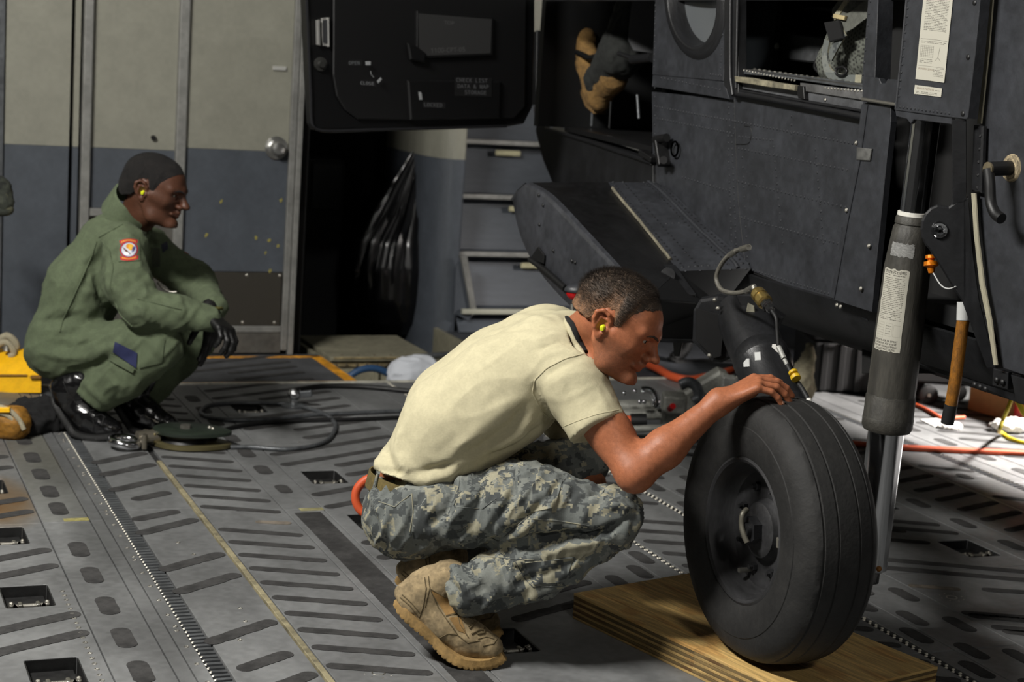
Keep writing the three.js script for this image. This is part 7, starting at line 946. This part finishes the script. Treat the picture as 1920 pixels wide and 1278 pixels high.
// ---------------------------------------------------------------- loose things on the floor and round about
const latS = CT.clone().addScaledVector(UP, -CT.dot(UP)).normalize();
const floorTube = (pts, r, n, radial = 8) => tube(pts.map(([x, y, h = 0]) => G(x, y, r + h)), r, n, radial);
const blob = (list, h, amp, size, dir = UP) => crumple(meshSDF((() => { const f = blend(list); return (x, y, z) => Math.max(f(x, y, z), 0.001 - y); })(), ...around(list, 0.2), h), amp, size, dir, 2);
{ // yellow chocks with rope
  const mk = (name, label, y, px, yTop, yMid, yBot, depth, mat, matTop, back) => { const t = thing(name, label, 'chock', null); const base = G(40, yBot), d = toPx(base)[2], q = (x, yy) => onPlane(x, yy, base, latS), x0 = -90;
    const A = [q(x0, yBot - 1), q(px, yBot - 1)], B = [q(x0, yMid), q(px, yMid)], Bk = back; const Ct = B.map((p, i) => { const top = onPlane(i ? px - 6 : x0, yTop, p.clone().addScaledVector(latS, -Bk), latS); return top; }), Dn = Ct.map((p) => p.clone().addScaledVector(latS, -0.05)), E = Dn.map((p) => p.clone().setY(0.002)); const g = loft([0, 1].map((i) => [A[i], B[i], Ct[i], Dn[i], E[i]])); part(t, 'chock_block', boxUV(g, null, 2), mat); void d; void y; void depth;
    return { t, q, B, Ct }; };
  const u = mk('wheel_chock', 'bright yellow wheel chock at the left edge with rope on top', 0, 77, 657, 702, 737, 0.2, M.yellow, M.yellow, 0.14);
  parts(u.t, 'chock_lip', [beam(u.q(-80, 703).addScaledVector(latS, 0.004), u.q(52, 703).addScaledVector(latS, 0.004), 0.006, 0.008), beam(u.q(58, 706).addScaledVector(latS, 0.004), u.q(79, 706).addScaledVector(latS, 0.004), 0.02, 0.012)], M.yellowOld);
  const rp = [[-20, 648], [0, 636], [14, 630], [27, 640], [30, 652], [22, 656]].map(([x, y]) => onPlane(x, y, u.q(20, 680).addScaledVector(latS, -0.14), latS)); part(u.t, 'rope', tube(rp, 0.016, 40, 8), M.creamCloth, 'cream rope'); part(u.t, 'rope', tube(rp.map((p) => p.clone().addScaledVector(UP, -0.02).addScaledVector(latS, 0.03)), 0.013, 40, 8), M.creamCloth, 'cream rope');
  parts(u.t, 'eye_bolt', [turned([[0, 0], [0.02, 0], [0.016, 0.014], [0, 0.02]], onPlane(54, 656, u.q(54, 680).addScaledVector(latS, -0.1), latS), onPlane(54, 600, u.q(54, 680).addScaledVector(latS, -0.1), latS), 12), turned([[0, 0], [0.014, 0], [0.01, 0.02], [0, 0.024]], onPlane(12, 657, u.q(12, 680).addScaledVector(latS, -0.1), latS), onPlane(12, 600, u.q(12, 680).addScaledVector(latS, -0.1), latS), 12)], M.steel);
  done(u.t);
  const t = thing('wheel_chock', 'dirty brownish yellow wheel chock in front, with straps over it', 'chock'); const b0 = G(20, 820), q = (x, y, k = 0) => onPlane(x, y, b0, latS).addScaledVector(latS, k); const f = [bone(q(-60, 775), q(28, 790), 0.05, 0.05, 0.02), bone(q(-60, 800), q(18, 806), 0.045, 0.04, 0.02), egg(q(30, 795), [0.045, 0.06, 0.05], 0.03)];
  part(t, 'chock_block', boxUV(crumple(meshSDF(cut(blend(f), (x, y, z) => 0.002 - y), ...around(f, 0.1), 0.007), 0.004, 0.04), null, 2), M.yellowOld);
  parts(t, 'strap', [[[-40, 752], [0, 756], [25, 764], [45, 785], [52, 800]], [[-40, 764], [0, 768], [22, 774], [40, 792]]].map((s) => tube(s.map(([x, y]) => q(x, y, 0.045)), 0.009, 30, 8)), M.creamCloth, 'faded strap'); part(t, 'handle', beam(q(-30, 762, 0.055), q(28, 762, 0.055), 0.014, 0.018), M.yellow); done(t);
  const bl = [egg(G(70, 775, 0.05), [0.1, 0.06, 0.09], 0.05), egg(G(92, 785, 0.035), [0.07, 0.04, 0.06], 0.05), egg(G(58, 800, 0.02), [0.06, 0.03, 0.08], 0.05)];
  single('cloth_bundle', boxUV(blob(bl, 0.008, 0.018, 0.05), null, 2), M.blackCloth, 'crumpled black cloth on the floor behind the black boot', 'cloth');
}
{ // snatch block, wire rope, tie-down fitting
  const t = thing('snatch_block', 'green and brass snatch block lying by the black boots', 'pulley'), c = G(352, 836), u = CR.clone().setY(0).normalize(), v = latS.clone(), at = (a, b, h) => c.clone().addScaledVector(u, a).addScaledVector(v, b).addScaledVector(UP, h);
  const egg2 = (h, k = 1) => Array.from({ length: 40 }, (_, i) => { const a = i / 40 * 2 * Math.PI, x = Math.cos(a); return at((x > 0 ? 0.155 : 0.125) * x * k, 0.1 * Math.sin(a) * k * (x > 0 ? 1 - 0.35 * x * x : 1), h); });
  const cheek = (h0, h1) => loft([egg2(h0, 0.97), egg2(h0 + 0.002), egg2(h1 - 0.003), egg2(h1, 0.95)]);
  part(t, 'cheek_plate', cheek(0.004, 0.022), S({ color: 0x6c6547, metalness: 0.6, roughness: 0.4 })); part(t, 'cheek_plate', cheek(0.05, 0.066), S({ map: wornMap([0.13, 0.16, 0.13], 0.35, 161), roughness: 0.45 }), 'dark green cheek plate');
  part(t, 'sheave', turned([[0, 0], [0.085, 0], [0.075, 0.014], [0.085, 0.028], [0, 0.028]], at(-0.01, 0, 0.022), at(-0.01, 0, 1), 32), M.heliBlack);
  part(t, 'brass_band', (() => { const r0 = egg2(0.02, 1.005), r1 = egg2(0.052, 1.005), s = r0.map((_, i) => i).filter((i) => i >= 16 && i <= 34); return sheet([s.map((i) => r0[i]), s.map((i) => r1[i])], 0.006); })(), S({ color: 0x8e8356, metalness: 0.85, roughness: 0.32 }), 'brass coloured band');
  parts(t, 'axle_nut', [cyl(at(-0.01, 0, 0.066), at(-0.01, 0, 0.078), 0.02, 6), rivetGeo(0.008, 0.008).translate(...at(0.07, -0.03, 0.066).toArray()), rivetGeo(0.006, 0.008).translate(...at(0.085, -0.01, 0.066).toArray())], M.steel);
  const r0 = at(-0.2, 0.1, 0.026); part(t, 'swivel_eye', clean(new THREE.TorusGeometry(0.048, 0.015, 12, 32).rotateX(Math.PI / 2).rotateZ(-0.12).translate(r0.x, r0.y, r0.z)), M.chrome, 'bright steel eye');
  parts(t, 'swivel', [cyl(at(-0.165, 0.07, 0.034), at(-0.1, 0.03, 0.036), 0.026, 18), beam(at(-0.135, 0.11, 0.034), at(-0.15, -0.0, 0.034), 0.022, 0.04, UP, 0.006), cyl(at(-0.13, 0.115, 0.008), at(-0.13, 0.115, 0.06), 0.009, 10)], S({ color: 0x8b8577, metalness: 0.8, roughness: 0.35 }));
  done(t);
  const rope = [[[432, 838], [470, 838], [540, 842], [600, 832], [626, 810], [626, 790], [600, 772], [540, 758], [470, 755], [400, 758], [378, 768], [382, 778], [420, 786], [500, 786], [580, 778], [660, 774], [760, 770], [900, 766]], [[404, 812], [440, 800], [500, 792], [570, 788], [660, 786], [760, 782], [900, 778]], [[560, 730], [600, 724], [660, 724], [720, 728], [790, 736]]];
  single('wire_rope', boxUV(floorTube(rope[0], 0.0085, 160), null, 4), M.aluDark, 'long looped wire rope running from the snatch block behind the soldier', 'cable');
  single('wire_rope', boxUV(floorTube(rope[1], 0.0085, 60), null, 4), M.heliBlack, 'straighter black cable lying across the floor beside the looped rope', 'cable');
  single('hose', boxUV(floorTube(rope[2], 0.011, 60), null, 4), M.heliBlack, 'thin black hose along the floor edge by the tie-down fitting', 'hose');
  const f = thing('tie_down_fitting', 'round metal tie-down fitting with a ball knob on the floor', 'fitting'), k = G(551, 762); part(f, 'base_disc', turned([[0, 0], [0.052, 0], [0.052, 0.008], [0.03, 0.016], [0.014, 0.02], [0, 0.02]], k, k.clone().add(UP), 28), M.aluDark); part(f, 'knob', turned([[0, 0.018], [0.016, 0.02], [0.016, 0.03], [0.026, 0.04], [0.028, 0.056], [0.02, 0.07], [0, 0.075]], k, k.clone().add(UP), 24), M.chrome); part(f, 'side_clip', beam(k.clone().addScaledVector(UP, 0.05).addScaledVector(CR, 0.02), k.clone().addScaledVector(UP, 0.055).addScaledVector(CR, 0.07), 0.02, 0.025), M.aluDark); done(f);
}
{ // things in the well, the recess and by the stairs
  const a1 = 7.35, w = [egg(onA(765, 700, a1), [0.09, 0.075, 0.07], 0.04), egg(onA(795, 698, a1), [0.08, 0.08, 0.07], 0.04), egg(onA(760, 712, a1), [0.07, 0.06, 0.06], 0.04), egg(onA(775, 735, a1), [0.1, 0.1, 0.08], 0.06)];
  single('bag', boxUV(crumple(meshSDF(cut(blend(w), (x, y, z) => -0.215 - y), ...around(w, 0.15), 0.009), 0.012, 0.05), null, 2), S({ color: 0xc9cdd4, roughness: 0.8 }), 'white crumpled bag in the low well behind the soldier', 'bag');
  single('hose', boxUV(tube([[640, 722], [655, 706], [672, 695], [695, 690], [718, 695], [736, 706], [741, 716]].map(([x, y]) => onA(x, y, 7.42)), 0.017, 60, 10), null, 3), M.blueHose, 'blue hose arching in front of the cream step', 'hose');
  single('hose', boxUV(tube([[748, 690], [765, 680], [785, 671], [810, 667], [860, 664]].map(([x, y]) => onA(x, y, 7.5)), 0.016, 40, 10), null, 3), M.aluDark, 'grey hose beside the white bag', 'hose');
  // garbage bag
  const gb = thing('garbage_bag', 'black plastic garbage bag hanging in the dark recess', 'bag'), A2 = 8.75, top = onA(792, 262, A2), rows = []; const prof = [[262, 0.012, 792], [275, 0.03, 790], [330, 0.09, 778], [400, 0.16, 762], [450, 0.22, 745], [500, 0.245, 738], [560, 0.235, 738], [600, 0.19, 740], [622, 0.11, 742], [630, 0.01, 742]];
  for (const [y, r, x] of prof) { const c = onA(x, y, A2), q = []; for (let i = 0; i < 96; i++) { const t = i / 96 * 2 * Math.PI, f = 1 + (0.10 * Math.sin(t * 17 + 0.3 * n3(y * 0.02, 1, 1)) + 0.07 * Math.sin(t * 31 + 2)) * sst(610, 330, y) + 0.12 * n3(Math.cos(t) * 2.2, y * 0.012, Math.sin(t) * 2.2); q.push(c.clone().addScaledVector(CX, r * f * Math.cos(t)).addScaledVector(AX, r * 0.8 * f * Math.sin(t))); } rows.push(q); }
  const dense = []; for (let j = 0; j + 1 < rows.length; j++) for (let k = 0; k < 6; k++) dense.push(rows[j].map((p, i) => p.clone().lerp(rows[j + 1][i], k / 6))); dense.push(rows[rows.length - 1]);
  part(gb, 'bag_skin', loft(dense), M.blackPlastic); part(gb, 'tied_neck', join([cyl(top.clone().addScaledVector(UP, -0.02), top.clone().addScaledVector(UP, 0.05), 0.02, 12, 0.04)]), M.blackPlastic); done(gb);
  const eq = thing('equipment_box', 'dark equipment box standing deep in the recess', 'box'), e0 = onA(575, 392, 9.2), e1 = onA(648, 300, 9.2), [c0] = ca(e0), [c1] = ca(e1); part(eq, 'case', hbox(c0, c1, -0.24, e1.y, 9.2, 9.5, 0.01), S({ color: 0x232426, roughness: 0.7 })); part(eq, 'front_plate', hbox(c0 + 0.02, c1 - 0.02, e0.y, e1.y - 0.02, 9.185, 9.2, 0.006), S({ color: 0x2c2e31, roughness: 0.6 })); done(eq);
  // camouflage clothing at the left edge
  const cj = thing('camouflage_jacket', 'camouflage cloth hanging at the left edge above the chocks', 'jacket'), J = (x, y) => P(x, y, 6.7), jb = [bone(J(-40, 330), J(0, 352), 0.03, 0.035, 0.04), bone(J(0, 352), J(10, 378), 0.035, 0.028, 0.04), bone(J(-40, 372), J(8, 382), 0.03, 0.024, 0.04)], jc = [bone(J(-40, 396), J(10, 394), 0.016, 0.018, 0.03), bone(J(-20, 394), J(18, 392), 0.016, 0.016, 0.03)];
  const jm = S({ map: rep(camoTex, 1.6, 1.6), color: 0x8a8d80, roughness: 0.95 }); part(cj, 'cloth', boxUV(crumple(meshSDF(blend(jb), ...around(jb, 0.1), 0.007), 0.004, 0.03), null, 1), jm); part(cj, 'cuff', boxUV(meshSDF(blend(jc), ...around(jc, 0.06), 0.006), null, 1), jm); done(cj);
}
{ // under and behind the helicopter
  const w = thing('winch', 'grey metal winch gear on the floor behind the soldier\'s arm', 'winch'), q = (x, y, d = 6.9) => P(x, y, d), bx = (x0, y0, x1, y1, d, t, r = 0.01) => { const a = q(x0, y1, d), b = q(x1, y0, d), cx = a.clone().add(b).multiplyScalar(0.5), m = new THREE.Matrix4().makeBasis(CR.clone().setY(0).normalize(), UP, latS); return box(Math.abs(b.clone().sub(a).dot(CR)), Math.abs(b.y - a.y), t, r).applyMatrix4(m).translate(cx.x, cx.y, cx.z); };
  const gm = S({ map: wornMap([0.48, 0.48, 0.455], 0.25, 171), roughness: 0.5, metalness: 0.25 });
  part(w, 'gear_case', boxUV(bx(1240, 738, 1285, 800, 6.7, 0.12, 0.012), null, 2), gm);
  part(w, 'casting', boxUV(plate([[1272, 742], [1350, 696], [1366, 702], [1374, 740], [1350, 772], [1272, 792]].map(([x, y]) => onPlane(x, y, q(1320, 740, 6.85), latS)), latS, 0.12, { bevel: 0.012 }), null, 2), gm);
  part(w, 'casting_end', boxUV(bx(1352, 704, 1378, 745, 6.8, 0.06, 0.008), null, 2), M.alu);
  part(w, 'lever', tube([[1275, 722], [1290, 716], [1305, 724], [1310, 745], [1300, 752]].map(([x, y]) => q(x, y, 6.75)), 0.022, 30, 10), M.aluDark);
  parts(w, 'base_bar', [tube([q(1120, 762, 6.6), q(1228, 762, 6.6)], 0.026, 0, 12), tube([q(1120, 778, 6.55), q(1240, 776, 6.55)], 0.022, 0, 12), tube([q(1150, 806, 6.35), q(1280, 800, 6.35)], 0.014, 0, 10)], gm);
  parts(w, 'drum', [tube([q(1182, 789, 6.4), q(1212, 789, 6.4)], 0.028, 0, 18)], M.heliBlack); part(w, 'orange_cap', tube([q(1172, 787, 6.4), q(1182, 788, 6.4)], 0.018, 0, 14), M.orange, 'orange cap'); part(w, 'red_valve', cyl(q(1256, 766, 6.6), q(1262, 761, 6.57), 0.012, 14), M.red, 'red valve');
  part(w, 'bent_handle', tube([[1202, 731], [1215, 731], [1226, 738], [1231, 752], [1226, 760]].map(([x, y]) => q(x, y, 6.5)), 0.014, 30, 10), M.chrome); parts(w, 'bright_bolt', [[1170, 737], [1190, 733], [1206, 734], [1200, 753], [1208, 753], [1225, 752]].map(([x, y]) => clean(new THREE.SphereGeometry(0.009, 12, 8)).translate(...q(x, y, 6.48).toArray())), M.chrome);
  part(w, 'foot_plate', (() => { const a = ca(G(1240, 800)); return hbox(a[0] - 0.28, a[0] + 0.35, 0.001, 0.02, a[1] - 0.05, a[1] + 0.3, 0.004); })(), M.aluDark);
  done(w);
  const ridged = (pts, r, n) => { const c = new THREE.CatmullRomCurve3(pts, false, 'centripetal'), g = clean(new THREE.TubeGeometry(c, n, r, 10, false)), p = g.attributes.position; void p; const rings = []; const m = Math.floor(n / 2); for (let i = 0; i < m; i++) { const t = (i + 0.5) / m, k = new THREE.TorusGeometry(r, r * 0.22, 5, 12); k.applyMatrix4(new THREE.Matrix4().makeRotationFromQuaternion(new THREE.Quaternion().setFromUnitVectors(V(0, 0, 1), c.getTangentAt(t)))); const q2 = c.getPointAt(t); k.translate(q2.x, q2.y, q2.z); rings.push(clean(k)); } return join([g, ...rings]); };
  single('corrugated_hose', ridged([[1285, 590], [1290, 630], [1283, 655], [1262, 676], [1282, 684], [1330, 684], [1400, 686]].map(([x, y]) => onPlane(x, y, W(0, 7.5, 0), AX)), 0.028, 120), M.blackRubber, 'black corrugated hose bending down under the fairing', 'hose');
  single('air_hose', floorTube([[1210, 680], [1232, 690], [1262, 706], [1290, 712], [1325, 706], [1350, 700], [1372, 694]].map(([x, y]) => [x, y, 0.0]), 0.02, 50), M.orange, 'orange air hose on the deck beyond the winch', 'hose');
  single('air_hose', tube([[745, 890], [712, 892], [685, 900], [669, 918], [667, 938], [678, 958], [700, 966], [730, 962]].map(([x, y]) => P(x, y, 5.0)), 0.013, 60, 10), M.orange, 'orange hose loop showing behind the soldier\'s belt', 'hose');
  single('air_hose', floorTube([[1560, 826], [1610, 832], [1680, 838], [1760, 842], [1850, 846], [1990, 852]], 0.0125, 60, 10), M.orange, 'straight orange hose across the bright floor', 'hose');
  single('air_hose', floorTube([[1690, 752], [1720, 760], [1745, 772], [1768, 784], [1790, 783], [1808, 782]], 0.009, 60), M.orange, 'thin orange line bending near the white rag', 'hose');
  // transit case, bag, caster, carton, red can, yellow cord, rags
  const tc = thing('transit_case', 'large black ribbed transit case under the helicopter', 'case'), b0 = G(1517, 734), b1 = G(1650, 742), dx = b1.clone().sub(b0).normalize(), dz = V().crossVectors(dx, UP).normalize(); if (dz.dot(CT) > 0) dz.negate(); const hgt = 0.33, Lc = 0.5, cb = (x0, x1, y0, y1, z0, z1, r) => { const m = new THREE.Matrix4().makeBasis(dx, UP, dz.clone().negate()); const c = b0.clone().addScaledVector(dx, (x0 + x1) / 2).addScaledVector(UP, (y0 + y1) / 2).addScaledVector(dz, (z0 + z1) / 2); return box(x1 - x0, y1 - y0, z1 - z0, r).applyMatrix4(m).translate(c.x, c.y, c.z); };
  part(tc, 'case_body', cb(0, Lc, 0.002, hgt * 0.72, 0, 0.45, 0.02), M.case); part(tc, 'case_lid', cb(-0.006, Lc + 0.006, hgt * 0.73, hgt, -0.006, 0.456, 0.02), M.case); parts(tc, 'rib', [0.04, 0.12, 0.2, 0.3, 0.4, 0.5].map((x) => cb(x, x + 0.035, 0.01, hgt * 0.7, -0.014, 0.02, 0.008)), M.case); part(tc, 'handle', tube([0.0, 0.03, 0.13, 0.16].map((x, i) => b0.clone().addScaledVector(dx, 0.05 + x).addScaledVector(UP, hgt * 0.86).addScaledVector(dz, i % 3 ? -0.05 : -0.01)), 0.009, 20, 8), M.heliBlack); done(tc);
  const kb = [egg(P(1507, 693, 7.0), [0.035, 0.045, 0.06], 0.03), egg(P(1516, 668, 7.0), [0.022, 0.05, 0.05], 0.03), egg(P(1503, 712, 7.0), [0.04, 0.04, 0.06], 0.03), egg(P(1506, 730, 7.0), [0.045, 0.05, 0.06], 0.03)]; single('bag', boxUV(blob(kb, 0.008, 0.012, 0.04), null, 2), M.creamCloth, 'cream cloth bag beside the black transit case', 'bag');
  const cs = thing('trolley', 'small black trolley with a caster wheel on the bright floor', 'trolley'), c0 = G(1738, 757), wl = c0.clone().addScaledVector(UP, 0.045); part(cs, 'caster_wheel', turned([[0, -0.022], [0.03, -0.022], [0.043, -0.016], [0.044, 0.016], [0.03, 0.022], [0, 0.022]], wl, wl.clone().add(latS), 28), M.blackRubber); part(cs, 'hub', cyl(wl.clone().addScaledVector(latS, 0.02), wl.clone().addScaledVector(latS, 0.028), 0.008, 12), M.steel); part(cs, 'fork', beam(wl.clone().addScaledVector(latS, -0.03), wl.clone().addScaledVector(latS, -0.03).addScaledVector(UP, 0.09), 0.03, 0.012), M.heliBlack);
  { const u = CR.clone().setY(0).normalize(), g = box(0.36, 0.12, 0.2, 0.02).applyMatrix4(new THREE.Matrix4().makeBasis(u, UP, latS)), p = c0.clone().addScaledVector(u, 0.02).addScaledVector(UP, 0.15).addScaledVector(latS, -0.1); part(cs, 'body', g.translate(p.x, p.y, p.z), M.case); const wheels = [-0.13, 0.17].map((x) => c0.clone().addScaledVector(u, x).addScaledVector(latS, -0.15).addScaledVector(UP, 0.04)); parts(cs, 'caster_wheel', wheels.map((q2) => cyl(q2, q2.clone().addScaledVector(latS, 0.03), 0.04, 20)), M.blackRubber); part(cs, 'post', tube([wheels[1], wheels[1].clone().addScaledVector(UP, 0.1)], 0.012, 0, 8), M.heliBlack); part(cs, 'post', tube([wheels[0], wheels[0].clone().addScaledVector(UP, 0.1)], 0.012, 0, 8), M.heliBlack); part(cs, 'deck_top', box(0.3, 0.02, 0.16, 0.006).applyMatrix4(new THREE.Matrix4().makeBasis(u, UP, latS)).translate(p.x, p.y + 0.07, p.z), M.case); } done(cs);
  const kt = thing('cardboard_box', 'brown cardboard box under the helicopter door', 'box'), k0 = G(1814, 768), k1 = G(1890, 790), kx = k1.clone().sub(k0).normalize(), kz = V().crossVectors(kx, UP).normalize(); if (kz.dot(CT) > 0) kz.negate(); { const m = new THREE.Matrix4().makeBasis(kx, UP, kz.clone().negate()), at = (w0, h, d, x, y, z) => { const c = k0.clone().addScaledVector(kx, x).addScaledVector(UP, y).addScaledVector(kz, z); return box(w0, h, d, 0.004).applyMatrix4(m).translate(c.x, c.y, c.z); }; part(kt, 'carton', boxUV(at(0.36, 0.22, 0.3, 0.18, 0.112, 0.15), null, 1), M.card); part(kt, 'flap', boxUV(at(0.36, 0.006, 0.15, 0.18, 0.226, 0.075), null, 1), M.card); part(kt, 'flap', boxUV(at(0.36, 0.006, 0.148, 0.18, 0.226, 0.226), null, 1), M.card); } done(kt);
  const rc = thing('fire_bottle', 'red container standing at the right edge behind the yellow cord', 'container'), r0 = G(1938, 804); part(rc, 'bottle_body', turned([[0, 0.002], [0.085, 0.002], [0.09, 0.012], [0.09, 0.14], [0.07, 0.17], [0.03, 0.18], [0, 0.18]], r0, r0.clone().add(UP), 32), M.red); part(rc, 'cap', cyl(r0.clone().addScaledVector(UP, 0.175), r0.clone().addScaledVector(UP, 0.21), 0.028, 18), M.heliBlack); done(rc);
  single('yellow_cord', tube([P(1899, 740, 6.55), P(1890, 765, 6.55), P(1880, 788, 6.6), P(1876, 800, 6.55), G(1882, 814, 0.008), G(1897, 823, 0.008), G(1918, 829, 0.008), G(1950, 833, 0.008)], 0.0085, 80, 8), S({ color: 0xc9b422, roughness: 0.5 }), 'yellow cord hanging to the floor at the right edge', 'cord');
  single('yellow_cord', tube([P(1905, 742, 6.5), P(1912, 758, 6.5), P(1922, 775, 6.5), P(1940, 790, 6.5)], 0.012, 40, 8), S({ color: 0xc9b422, roughness: 0.5 }), 'thicker yellow strap crossing the red container', 'cord');
  const rg = [egg(G(1890, 797, 0.03), [0.07, 0.028, 0.05], 0.03), egg(G(1912, 796, 0.03), [0.06, 0.03, 0.05], 0.03), egg(G(1870, 796, 0.012), [0.04, 0.012, 0.03], 0.02)]; single('rag', boxUV(blob(rg, 0.006, 0.006, 0.04), null, 2), M.white, 'white crumpled rag by the yellow cord', 'cloth');
  const rg2 = [egg(G(1793, 798, 0.012), [0.025, 0.014, 0.03], 0.02), egg(G(1770, 799, 0.008), [0.03, 0.01, 0.03], 0.02), egg(G(1783, 800, 0.01), [0.03, 0.012, 0.025], 0.02)]; single('rag', boxUV(blob(rg2, 0.005, 0.004, 0.02), null, 2), M.white, 'small white rag under the amber drain hose', 'cloth');
  single('paper_sheet', plate([G(1726, 787, 0.001), G(1768, 785, 0.001), G(1777, 796, 0.001), G(1752, 800, 0.001)], UP, 0.004, { bevel: 0.0005, proud: 0.004 }), M.white, 'flat white sheet on the bright floor', 'paper');
}
{ // survival vest hanging in the cabin window
  const c = 2.72, q = (x, y, d = 0) => onC(x, y, c + d), t = thing('backpack', 'grey green military pack with camouflage straps in the cabin opening', 'bag');
  const net = tex(128, 128, (u, v) => { const s = 16, x = Math.abs((u * s) % 1 - 0.5), y = Math.abs((v * s + (Math.floor(u * s) % 2) * 0.5) % 1 - 0.5), k = Math.hypot(x, y) < 0.3 ? 0.55 : 1; return [0.36 * k, 0.37 * k, 0.34 * k]; }); const mn = S({ map: rep(net, 5, 5), roughness: 0.9 }), mg = S({ map: rep(wornMap([0.34, 0.345, 0.32], 0.2, 181), 4, 4), roughness: 0.95 });
  const f = [bone(q(1575, 118, 0.1), q(1650, 105, 0.12), 0.07, 0.09, 0.04), bone(q(1590, 70, 0.1), q(1660, 60, 0.12), 0.06, 0.09, 0.04), bone(q(1600, 30, 0.12), q(1660, -10, 0.14), 0.06, 0.09, 0.04)];
  part(t, 'pack_body', boxUV(crumple(meshSDF(blend([f[0], f[1]]), ...around(f, 0.13), 0.007), 0.004, 0.05), null, 1), mn, 'mesh fabric'); part(t, 'upper_pocket', boxUV(crumple(meshSDF(f[2], ...around([f[2]], 0.13), 0.008), 0.008, 0.04), null, 1), mg);
  const strap = (pts, w, m, label, name = 'strap') => { const p = new THREE.CatmullRomCurve3(pts.map((z) => q(...z)), false, 'centripetal').getSpacedPoints(24), e = AX.clone(); part(t, name, boxUV(sheet([p.map((z, i) => { const d = p[Math.min(24, i + 1)].clone().sub(p[Math.max(0, i - 1)]).normalize(); const s = V().crossVectors(d, OUT2).normalize(); return z.clone().addScaledVector(s, -w / 2); }), p.map((z, i) => { const d = p[Math.min(24, i + 1)].clone().sub(p[Math.max(0, i - 1)]).normalize(); const s = V().crossVectors(d, OUT2).normalize(); return z.clone().addScaledVector(s, w / 2); })], 0.005), null, 1), m, label); void e; }; const OUT2 = CX.clone().negate();
  strap([[1553, 75, -0.02], [1549, 100, -0.02], [1550, 120, -0.02], [1558, 138, -0.02], [1580, 148, -0.02], [1618, 150, -0.02]], 0.028, M.camo, 'camouflage edge strap'); strap([[1572, 32, -0.01], [1590, 42, -0.01], [1620, 22, -0.01], [1640, 8, -0.01]], 0.05, mg, 'wide grey strap'); strap([[1566, 35, -0.015], [1585, 8, -0.01], [1600, -20, 0]], 0.018, M.camo, 'camouflage strap'); strap([[1585, 60, -0.015], [1570, 85, -0.015], [1558, 108, -0.015]], 0.03, M.camo, 'camouflage strap');
  part(t, 'velcro_patch', plate([[1544, 42], [1571, 38], [1580, 72], [1554, 79]].map(([x, y]) => q(x, y, -0.03)), CX.clone().negate(), 0.012, { bevel: 0.003 }), M.blackCloth, 'black fastening tab'); part(t, 'buckle', plate([[1562, 26], [1584, 30], [1582, 38], [1561, 34]].map(([x, y]) => q(x, y, -0.025)), CX.clone().negate(), 0.01), M.tan); part(t, 'clip', tube([[1568, 128], [1582, 126], [1588, 134], [1580, 142], [1568, 138], [1568, 128]].map(([x, y]) => q(x, y, -0.03)), 0.004, 30, 6), M.heliBlack);
  done(t);
}
for (const f of [floor]) { f.updateMatrixWorld(true); }
renderer.render(scene, camera);
